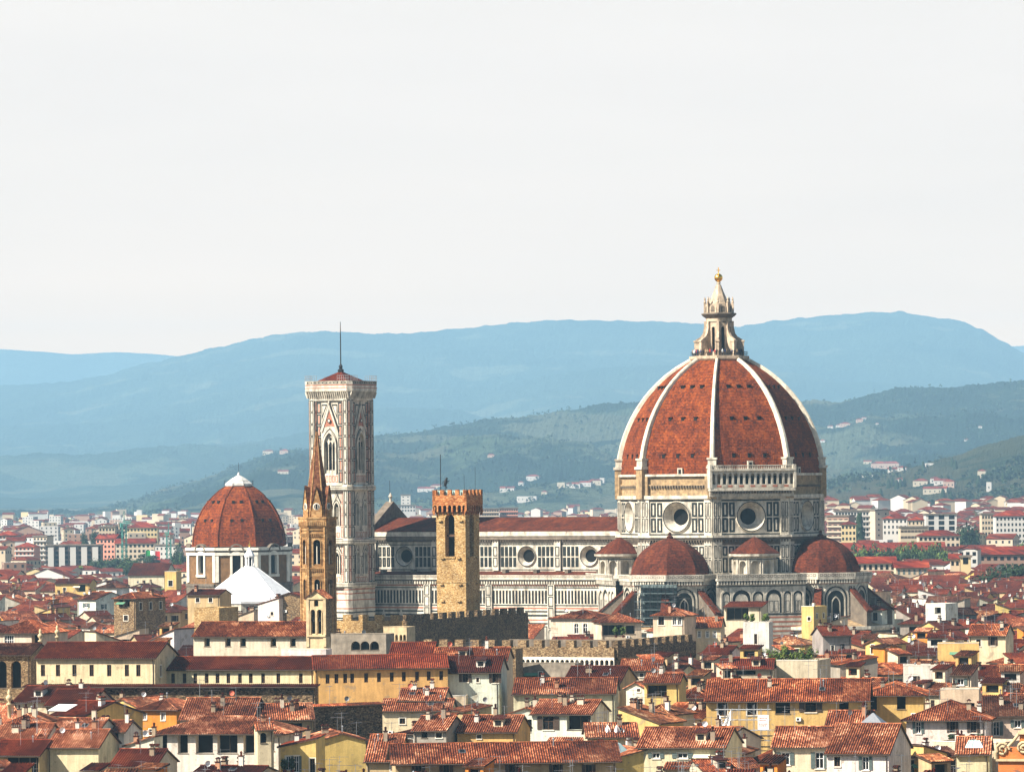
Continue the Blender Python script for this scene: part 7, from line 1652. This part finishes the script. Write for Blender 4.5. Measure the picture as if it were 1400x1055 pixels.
# ------------------------------------------------------------------ middle distance blocks
def block(name, px0, px1, yt, Y, mat, label, cols=6, floors=5, roof=None, d=14, deg=0, win=(.55, .5), wm='glass', cat='apartment block', bands=None, piers=None, side=None, z0=0):
    X0, z = atY(px0, yt, Y); X1, _ = atY(px1, yt, Y); w = (X1 - X0) / max(.3, math.cos(R(deg))); rt = empty(name, ((X0 + X1) / 2, Y, z0), deg, label, cat); h = z - z0 - (0 if not roof else min(w, d) * .12)
    mb = MB(); b = [(-w / 2, 0, -1), (w / 2, 0, -1), (w / 2, d, -1), (-w / 2, d, -1)]; mb.hexa(b, [(p[0], p[1], h) for p in b]); mb.build('wall', [mat], rt)
    f = Fr(0, 0, 0); fh = min(3.4, (h - 1) / floors); cw = w / cols
    g = MB(); g.quad(f, -cw * win[0] / 2, cw * win[0] / 2, 0, fh * win[1], .06); gm = None
    for j in range(floors):
        for i in range(cols):
            loc = (-w / 2 + (i + .5) * cw, 0, h - (j + 1) * fh + fh * .2)
            if gm is None: gm = g.build('window', [M[wm]], rt, loc=loc)
            else: put(gm, rt, loc)
    if bands:
        g = MB(); g.box(f, -w / 2, w / 2, 0, fh * .3, 0, 1.3); bm = None
        for j in range(floors):
            if bm is None: bm = g.build('balcony', [bands], rt, loc=(0, 0, h - (j + 1) * fh))
            else: put(bm, rt, (0, 0, h - (j + 1) * fh))
    if piers:
        g = MB(); g.box(f, -piers[1] / 2, piers[1] / 2, 0, h - 1, 0, 1.8); pm_ = None
        for i in range(piers[0]):
            loc = (-w / 2 + (i + .5) * w / piers[0], 0, 0)
            if pm_ is None: pm_ = g.build('pier', [piers[2]], rt, loc=loc)
            else: put(pm_, rt, loc)
    if roof:
        g = MB(); 
        if roof == 'flat': g.hexa([(-w / 2 - .6, -.6, h), (w / 2 + .6, -.6, h), (w / 2 + .6, d + .6, h), (-w / 2 - .6, d + .6, h)], [(-w / 2 - .6, -.6, h + .8), (w / 2 + .6, -.6, h + .8), (w / 2 + .6, d + .6, h + .8), (-w / 2 - .6, d + .6, h + .8)]); g.build('roof', [M['grime']], rt)
        else:
            m_ = min(w, d) / 2; mass_house(g, 0, 0, 0, w, d, h, roof, .45, 0, win=False, overh=.9); r = MB()
            for i, m in enumerate(g.m):
                if m == 6: r.poly([g.v[j] for j in g.f[i]], 0)
            r.build('roof', [M['tiles_far']], rt, color=(1.2, .72, .62))
    return rt
FW_, FC_, FB_, FG_, FY_, FE_ = fmats[1], fmats[0], fmats[4], fmats[5], fmats[2], fmats[3]
fp = fmat('salmon', (.58, .25, .17))
block('apartment_block', 62, 138, 742, 3120, fmat('darkbrown', (.10, .075, .06)), 'dark apartment block with five tall white piers behind the trees at left', 12, 6, 'flat', 16, 0, (.7, .55), piers=(5, 3.8, FW_))
block('apartment_block', 20, 47, 744, 3080, fp, 'red brick apartment block with white balconies left of the white piers', 5, 6, 'hip', 14, -10, (.5, .5), bands=FW_)
block('apartment_block', -6, 22, 728, 3200, FB_, 'brown block of flats with a red roof at the left edge', 6, 7, 'hip', 14, -8, (.5, .5), bands=FG_)
block('apartment_block', 45, 64, 731, 3240, FE_, 'beige balconied flats behind the red brick apartment block', 4, 7, 'flat', 14, -14, (.5, .5), bands=FG_)
block('apartment_block', 135, 157, 718, 3500, FC_, 'cream block at the left end of the ochre institute building', 5, 4, 'flat', 18, 0)
block('apartment_block', 158, 172, 717, 3520, FE_, 'narrow beige block behind the green crane', 3, 4, 'flat', 18, 0)
block('apartment_block', 173, 215, 717, 3480, FY_, 'ochre institute building with a red roof right of the green crane', 9, 4, 'hip', 18, 0)
block('apartment_block', 131, 157, 733, 3180, fp, 'salmon pink block right of the white piers', 5, 5, 'gx', 14, -18)
block('apartment_block', 158, 211, 739, 3120, FE_, 'low beige house row with a long red roof between the two cranes', 9, 3, 'gx', 14, 0)
block('apartment_block', 212, 241, 742, 3050, FW_, 'bright white flats behind the second crane', 5, 5, 'flat', 14, -10, (.35, .4))
block('apartment_block', 655, 682, 693, 4300, FB_, 'brown apartment slab just right of the stone tower crown', 8, 4, 'flat', 16, 0, bands=FE_)
block('apartment_block', 683, 708, 692, 4320, FB_, 'right half of the brown apartment slab beyond the nave roof', 8, 4, 'flat', 16, 0, bands=fp)
block('office_tower', 548, 561, 675, 5200, FW_, 'small white tower block above the nave roof left of the stone tower', 2, 4, 'flat', 14, 0, (.3, .3), cat='office block')
block('office_block', 537, 568, 688, 5000, FG_, 'low grey hall with a dark sloping roof under the small white tower block', 8, 2, 'flat', 20, 0, cat='office block')
block('apartment_block', 1142, 1196, 695, 3020, FW_, 'long white flats with many dark balconies right of the great dome', 13, 5, 'flat', 16, 0, (.6, .6), bands=FW_)
block('apartment_block', 1196, 1216, 695, 3015, FE_, 'plain brown end block of the long balconied flats', 2, 5, 'flat', 16, 24, (.2, .3))
block('apartment_block', 1131, 1160, 702, 2940, FB_, 'brown striped flats directly right of the great dome', 4, 5, 'flat', 14, -20, (.6, .3), bands=FE_)
block('office_block', 1266, 1308, 699, 2880, FW_, 'pale grey office block with a wide dark glass centre', 3, 4, 'flat', 18, 0, (.55, .75), cat='office block')
block('apartment_block', 1342, 1358, 701, 2960, FC_, 'narrow cream flats left of the white block at the right edge', 4, 6, 'flat', 14, 0)
block('apartment_block', 1361, 1412, 701, 2850, FW_, 'wide white apartment block at the right edge', 10, 6, 'hip', 15, 0, (.45, .5))
block('apartment_block', 1207, 1240, 705, 2880, FW_, 'white house with a bright red roof left of the grey office block', 6, 3, 'hip', 13, -8, (.4, .5))
block('apartment_block', 1241, 1262, 708, 2860, FC_, 'cream house with a red roof touching the grey office block', 4, 3, 'hip', 13, -8, (.4, .5))
block('apartment_block', 1231, 1269, 717, 2650, FC_, 'cream building with brown window bands below the grey office block', 8, 4, 'flat', 14, 0, (.9, .4), wm='shutter_brown')
block('apartment_block', 1256, 1312, 728, 2550, FE_, 'low beige row with dark square windows in the middle distance at right', 9, 2, 'hip', 13, 0)
block('apartment_block', 1150, 1170, 714, 2800, FY_, 'ochre house left of the single cypress', 4, 3, 'hip', 13, -5)
block('long_hall', 1152, 1292, 748, 2450, FC_, 'long tiled roof behind the east apse and its row of trees', 16, 2, 'gx', 22, 0, cat='building')
block('long_hall', 1338, 1420, 752, 2150, FB_, 'long dark building with a red roof at the right edge', 9, 2, 'gx', 16, 0, cat='building')
block('gable_house', 1310, 1336, 748, 2120, FW_, 'white gable fronted house left of the long dark building', 3, 2, 'gy', 22, -10, cat='building')
block('arcade_house', 1171, 1224, 765, 1950, FE_, 'grey house with a regular row of seven windows right of the east apse', 7, 1, 'gx', 12, 0, (.5, .6), cat='building')
block('yellow_block', 1313, 1327, 760, 1900, FY_, 'yellow block with a tall green glazed window on the right', 1, 1, 'flat', 9, -6, (.5, .8), cat='building')
block('yellow_block', 1299, 1312, 762, 1905, FC_, 'cream block attached to the left of the yellow block', 2, 1, 'gx', 9, -6, cat='building')
block('cream_row', 1225, 1268, 771, 1850, FC_, 'cream row with shuttered windows below the middle distance trees', 6, 1, 'gx', 11, 0, (.4, .6), wm='shutter_green', cat='building')
# ------------------------------------------------------------------ tower cranes
def crane(px, yt, Y, jib, label, deg):
    X, z = atY(px, yt, Y); rt = empty('tower_crane', (X, Y, 0), deg, label, 'crane'); mb = MB(); w = 1.3; zt = z - 8
    for a, b in ((-w, -w), (w, -w), (w, w), (-w, w)): mb.tube([(a, b, 0), (a, b, zt)], .28, 4)
    k = 0; zz = 0
    while zz < zt - 2.6:
        for (a, b), (c, d) in (((-w, -w), (w, -w)), ((w, -w), (w, w)), ((w, w), (-w, w)), ((-w, w), (-w, -w))):
            mb.tube([(a, b, zz), (c, d, zz + 2.6)] if k % 2 else [(c, d, zz), (a, b, zz + 2.6)], .16, 3)
        zz += 2.6; k += 1
    mb.build('mast', [M['crane_green']], rt)
    mb = MB()
    for s in (-1, 1): mb.tube([(-10, s * .8, zt), (jib, s * .8, zt)], .2, 4)
    mb.tube([(-2, 0, zt + 1.6), (jib, 0, zt + 1.6)], .2, 4); mb.tube([(0, 0, zt), (0, 0, z)], .3, 4)
    for i in range(int(jib / 2.2)): mb.tube([(i * 2.2, .8, zt), (i * 2.2 + 1.1, 0, zt + 1.6), (i * 2.2 + 2.2, -.8, zt)], .12, 3)
    mb.build('jib', [M['crane_green']], rt)
    mb = MB(); mb.tube([(0, 0, z), (jib * .7, 0, zt + 1.6)], .1, 3); mb.tube([(0, 0, z), (-9, 0, zt)], .1, 3); mb.build('tie_cable', [M['darkmetal']], rt)
    mb = MB(); mb.cube(-10, -7, -1, 1, zt - 2.5, zt + .3); mb.build('counterweight', [M['grime']], rt); mb = MB(); mb.cube(-.9, .9, -2.4, -.9, zt - 2.6, zt - .2); mb.build('cab', [M['crane_green']], rt)
crane(169.5, 698, 3000, 16, 'taller green tower crane left of the domed chapel', -68); crane(230.5, 714, 3010, 14, 'shorter green tower crane close to the domed chapel', 105)
X, z = atY(199, 752, 2930); fl = empty('flag', (X, 2930, 0), 0, 'green white and red flag on a pole left of the domed chapel', 'flag'); mb = MB(); mb.tube([(0, 0, 0), (0, 0, z + 1)], .15, 5); mb.build('flagpole', [M['metal']], fl)
mb = MB()
for i in range(12):
    u = i * .75; y = .25 * math.sin(i * .8); y2 = .25 * math.sin((i + 1) * .8); mb.poly([(u, y, z - 5 - i * .06), (u + .75, y2, z - 5 - i * .06), (u + .75, y2, z - i * .06), (u, y, z - i * .06)], i // 4)
mb.build('flag_cloth', [simple('flag_green', (.02, .25, .06)), M['white'], simple('flag_red', (.5, .02, .02))], fl)
# ------------------------------------------------------------------ roof gardens and shrubs
def shrub(px, py, w, h, Y, label, kind='leaf', fl=False):
    X, zt = atY(px, py, Y); h *= 1.2; hz_ = h * Y / F; r = w * Y / F / 1.7; rt = empty('potted_shrub', (X, Y, zt - hz_), 0, label, 'shrub'); rg = random.Random(int(px * 3 + py))
    mb = MB(); crown_mesh(mb, rg, 0, 0, hz_ * .55, r, hz_ * .5, 700, .14); mb.build('foliage', [M[kind], M['leaf_light'] if kind != 'leaf_dark' else M['leaf']], rt)
    mb = MB(); mb.lathe(0, 0, [(.28, -.1), (.36, .35), (.4, .42), (.3, .42)], 10); mb.tube([(0, 0, .3), (.05, 0, hz_ * .6)], [.07, .03], 6); mb.build('pot', [M['tiles_red']], rt)
def depth_of(ye, ze, px): return at(px, ye, ze)[1]
Yg = depth_of(908, 22.5, 1090) + 2.5
for px, py, w, h, k, lb in ((1060, 883, 19, 24, 'leaf', 'leftmost bushy shrub of the white walled roof garden'), (1073, 881, 19, 26, 'leaf_light', 'light green shrub second from left in the white walled roof garden'), (1086, 886, 21, 22, 'leaf_light', 'low spreading shrub in the middle of the white walled roof garden'), (1099, 881, 18, 26, 'leaf', 'dark shrub right of the middle in the white walled roof garden'), (1110, 884, 15, 23, 'leaf', 'rightmost shrub of the white walled roof garden')):
    shrub(px, py, w, h, Yg, lb, k)
Yh = depth_of(855, 25, 1033)
for px, py, w, h, k, lb in ((1006, 885, 18, 19, 'leaf', 'round shrub at the left foot of the white slit window block'), (1020, 884, 18, 20, 'leaf_light', 'light green shrub at the foot of the white slit window block'), (1035, 884, 18, 20, 'leaf', 'bushy shrub under the slit window of the white block'), (1048, 887, 15, 17, 'leaf_light', 'small light shrub at the right corner of the white slit window block')): shrub(px, py, w, h, Yh - 3.5, lb, k)
for px, py, w, h, lb in ((1020, 838, 8, 11, 'trailing plant at the left of the dark roof loggia parapet'), (1029, 839, 9, 11, 'trailing plant in the centre of the dark roof loggia parapet'), (1046, 839, 10, 11, 'trailing plant at the right end of the dark roof loggia parapet')): shrub(px, py, w, h, Yh + 1.5, lb, 'leaf_light')
Yk = depth_of(982, 19, 1293) - 2
for px, w, h, lb in ((1302, 12, 8, 'left clump of balcony plants on the white hipped house'), (1314, 14, 10, 'second clump of balcony plants on the white hipped house'), (1327, 14, 11, 'third clump of balcony plants on the white hipped house'), (1339, 12, 12, 'right clump of balcony plants on the white hipped house')): shrub(px, 1003, w, h, Yk, lb, 'leaf_dark')
Yl = depth_of(965, 19, 166) - 2
for px, w, h, lb in ((153, 10, 10, 'left potted plant on the yellow loggia terrace'), (163, 9, 8, 'second potted plant on the yellow loggia terrace'), (173, 8, 7, 'small potted plant right of centre on the yellow loggia terrace'), (181, 8, 8, 'right potted plant on the yellow loggia terrace')): shrub(px, 980, w, h, Yl, lb, 'leaf')
Ym = depth_of(850, 24, 850) - 2
for px, lb in ((842, 'left potted tree on the shaded terrace below the south apse'), (852, 'right potted tree on the shaded terrace below the south apse')): shrub(px, 856, 8, 12, Ym, lb, 'leaf')
Yn = depth_of(1020, 16.5, 407) - 1.5
for px, lb in ((389, 'tall plant at the left of the yellow balcony house'), (400, 'low plants under the white windows of the yellow balcony house')): shrub(px, 1036, 9, 16, Yn, lb, 'leaf_dark')
# ------------------------------------------------------------------ steel scaffold, tarpaulins, glass roofs
X, Y = at(1012, 975, 19.5); Y -= 3; X = (1012 - 700) / F * Y
sf = empty('roof_scaffold', (X, Y, 0), -10, 'steel tube scaffold with two decks in front of the long ochre palace', 'scaffold'); mb = MB(); dk_ = MB(); s = F / Y
zt = HC + uv0(1012, 968)[1] / s; zb = zt - 10
for i in range(8):
    u = -4.2 + i * 1.2
    for d in (0, 1.6): mb.tube([(u, d, zb - 4), (u, d, zt + (.6 if i % 2 else 0))], .05, 5)
for j in range(6):
    z = zt - .2 - j * 1.7
    for d in (0, 1.6): mb.tube([(-4.6, d, z), (4.6, d, z)], .045, 5)
    if j % 2: mb.tube([(-4.2, 0, z), (-.6, 0, z + 1.7)], .04, 4); mb.tube([(.6, 0, z + 1.7), (4.2, 0, z)], .04, 4)
for z in (zt - 4.6, zt - 6.4): dk_.cube(-4.8, 4.8, -.2, 1.8, z, z + .12)
mb.build('scaffold_tubes', [M['metal']], sf); dk_.build('scaffold_deck', [M['darkmetal']], sf)
tp = empty('tarpaulin', (X - 3.0, Y - .3, zt - 3.2), -10, 'torn white tarpaulin hanging on the left corner of the steel tube scaffold', 'tarpaulin'); mb = MB(); rg = random.Random(4)
def cloth(mb, w, h, amp, n=9, hang=None):
    P = [[(-w / 2 + w * i / n + .1 * noise.noise(Vector((i, j, 2))), amp * math.sin(i * 1.7 + j * .6), h * (1 - j / n) * (hang(i / n) if hang else 1)) for j in range(n + 1)] for i in range(n + 1)]
    for i in range(n):
        for j in range(n): mb.poly([P[i][j], P[i + 1][j], P[i + 1][j + 1], P[i][j + 1]])
cloth(mb, 2.2, 2.6, .25, hang=lambda t: .35 + abs(t - .45) * 1.5); mb.build('sheet', [M['white']], tp, smooth=True)
X2, Y2 = at(838, 1000, 18); tp = empty('tarpaulin', (X2, Y2 - 4, 16), -5, 'crumpled white tarpaulins over a roof edge above the pale green glass roof', 'tarpaulin'); mb = MB(); cloth(mb, 3.4, 3.4, .35, hang=lambda t: .4 + abs(math.sin(t * 7)) * .6); mb.build('sheet', [M['white']], tp, smooth=True)
sg = empty('sign_board', (*at(1044, 975, 19.6), 17.2), -8, 'white board with faint red lettering fixed right of the steel scaffold', 'sign'); sg.location.y -= 4; sg.location.x -= .3
mb = MB(); mb.cube(-.9, .9, 0, .06, 0, 2.4); mb.build('board', [M['white']], sg); rg = random.Random(8); mb = MB()
for j, zz in enumerate((1.75, 1.4, .8, .5)):
    for i in range(7 - j % 2): mb.quad(Fr(0, 0, 0), -.75 + i * .21, -.75 + i * .21 + rg.uniform(.1, .17), zz, zz + .22, .01)
mb.build('lettering', [simple('faded_red', (.6, .2, .16))], sg)
def glassroof(px, py, w, h, z, label, mat, Yo=-2):
    X, Y = at(px, py, z); Y += Yo; k = Y / F; rt = empty('glass_roof', (X, Y, z), -12, label, 'skylight'); W_, H_ = w * k / 2, h * k; n = 6
    mb = MB(); b = ngon(W_, 0, n, 0); t = ngon(W_ * .25, H_, n, 0); mb.loft([b, t], 0); mb.build('glazing', [mat], rt); mb = MB()
    for i in range(n): mb.tube([b[i], t[i]], .06, 4); mb.tube([b[i], b[(i + 1) % n]], .07, 4)
    mb.loft([ngon(W_ * .95, -2.5, n, 0), ngon(W_ * .95, -.05, n, 0)], 0); mb.build('frame', [M['metal']], rt)
M['paleglass'] = simple('pale_green_glass', (.42, .58, .56), .35, .2, 1.5, spec=.5)
glassroof(842, 1029, 42, 15, 15.8, 'pale green faceted glass roof beside the long red roof at the bottom', M['paleglass'])
X, Y = at(1196, 996, 20.2); rt = empty('glass_pyramid', (X, Y + 3, 20.3), -16, 'grey glazed pyramid skylight on a brown box on the pink roof', 'skylight')
mb = MB(); mb.cube(-1.5, 1.5, -1.5, 1.5, -2, .6); mb.build('box', [M['brownwall']], rt); mb = MB(); q = [(-1.8, -1.8, .6), (1.8, -1.8, .6), (1.8, 1.8, .6), (-1.8, 1.8, .6)]; mb.hexa(q, [(p[0] * .06, p[1] * .06, 2.2) for p in q]); mb.build('glazing', [M['metal']], rt)
X, Y = at(1332, 1017, 18.6); rt = empty('glass_lantern', (X, Y, 18.0), -8, 'small white framed glass lantern on the pink roof left of the baroque scroll', 'skylight')
mb = MB(); q = [(-1.3, -.9, .2), (1.3, -.9, .2), (1.3, .9, .2), (-1.3, .9, .2)]; mb.hexa(q, [(p[0] * .6, p[1] * .6, 1.2) for p in q]); mb.build('glazing', [M['paleglass']], rt); mb = MB()
for x in (-1.3, -.4, .4, 1.3): mb.tube([(x, -.92, .2), (x * .6, -.56, 1.22)], .07, 4)
mb.tube([(-1.3, -.92, .2), (1.3, -.92, .2)], .08, 4); mb.build('frame', [M['white']], rt)
# big skylight sheet
X, Y = at(85, 972, 20.3); rt = empty('skylight_sheet', (X, Y + 1, 20.0), -30, 'large tilted white skylight sheet on the red roof at left', 'skylight'); mb = MB(); mb.hexa([(-1.9, -1.6, .4), (1.9, -1.6, .4), (1.9, 1.6, 1.3), (-1.9, 1.6, 1.3)], [(-1.9, -1.6, .5), (1.9, -1.6, .5), (1.9, 1.6, 1.4), (-1.9, 1.6, 1.4)]); mb.build('panel', [M['white']], rt)
# ------------------------------------------------------------------ baroque church front, bottom right
X, Y = at(1378, 1052, 17.0); rt = empty('baroque_facade', (X, Y - 12, 0), -14, 'orange baroque church front with cream scrolls in the bottom right corner', 'church'); Yb = Y - 12; k = Yb / F
def zf(py): return HC + uv0(1378, py)[1] * k
mb = MB(); f = Fr(0, 0, 0); mb.box(f, -2.6, 4.5, 0, zf(1022), -3, 0, 0); mb.box(f, .4, 4.5, zf(1022), zf(1002), -3, 0, 0); mb.build('wall', [simple('deep_orange_plaster', (.55, .17, .045), .9, .3, .8)], rt)
mb = MB(); mb.box(f, -2.9, 4.8, zf(1040), zf(1037), 0, .4); mb.box(f, .2, 4.8, zf(1003), zf(1000), -3, .5); mb.box(f, .6, 4.5, zf(1000), zf(996.5), -3, .2)
def spiral(cx, cz, r, sgn):
    pts = [(cx + sgn * r * (1 - t / 30) * math.cos(t * .45), -.1, cz + r * (1 - t / 30) * math.sin(t * .45)) for t in range(26)]; return pts
mb.tube(spiral(-2.0, zf(1024), 1.0, 1), .2, 6); mb.tube(spiral(.9, zf(1022), .9, 1), .2, 6)
mb.tube([(-1.2, -.1, zf(1020)), (-.4, -.1, zf(1012)), (.2, -.1, zf(1004)), (.5, -.1, zf(1000))], .25, 6); mb.tube([(-2.9, -.1, zf(1028)), (-2.9, -.1, zf(1037))], .3, 6); mb.build('scroll', [M['creamtrim']], rt, smooth=True)
# statue on the attic at far left
for px, py, Y_, lb in ((57, 858, 985, 'weathered stone finial urn on a pillar at the left end of the yellow gallery'), (80, 853, 1010, 'pale stone urn finial above the left part of the dark red gallery roof'), (15, 940, 800, 'white stone bust finial before the dark loggia building')):
    X, z = atY(px, py, Y_); rt = empty('stone_finial', (X, Y_ - 3, z - 2.8), 0, lb, 'finial'); mb = MB(); mb.lathe(0, 0, [(.45, -3), (.45, 0), (.75, .1), (.75, .35), (.3, .6), (.28, .9), (.75, 1.5), (.8, 2.0), (.4, 2.4), (.28, 2.7), (.5, 3.0), (.32, 3.5), (.05, 4.0)], 12); mb.build('urn', [M['creamtrim']], rt, smooth=True); rt.scale = (.7, .7, .7)
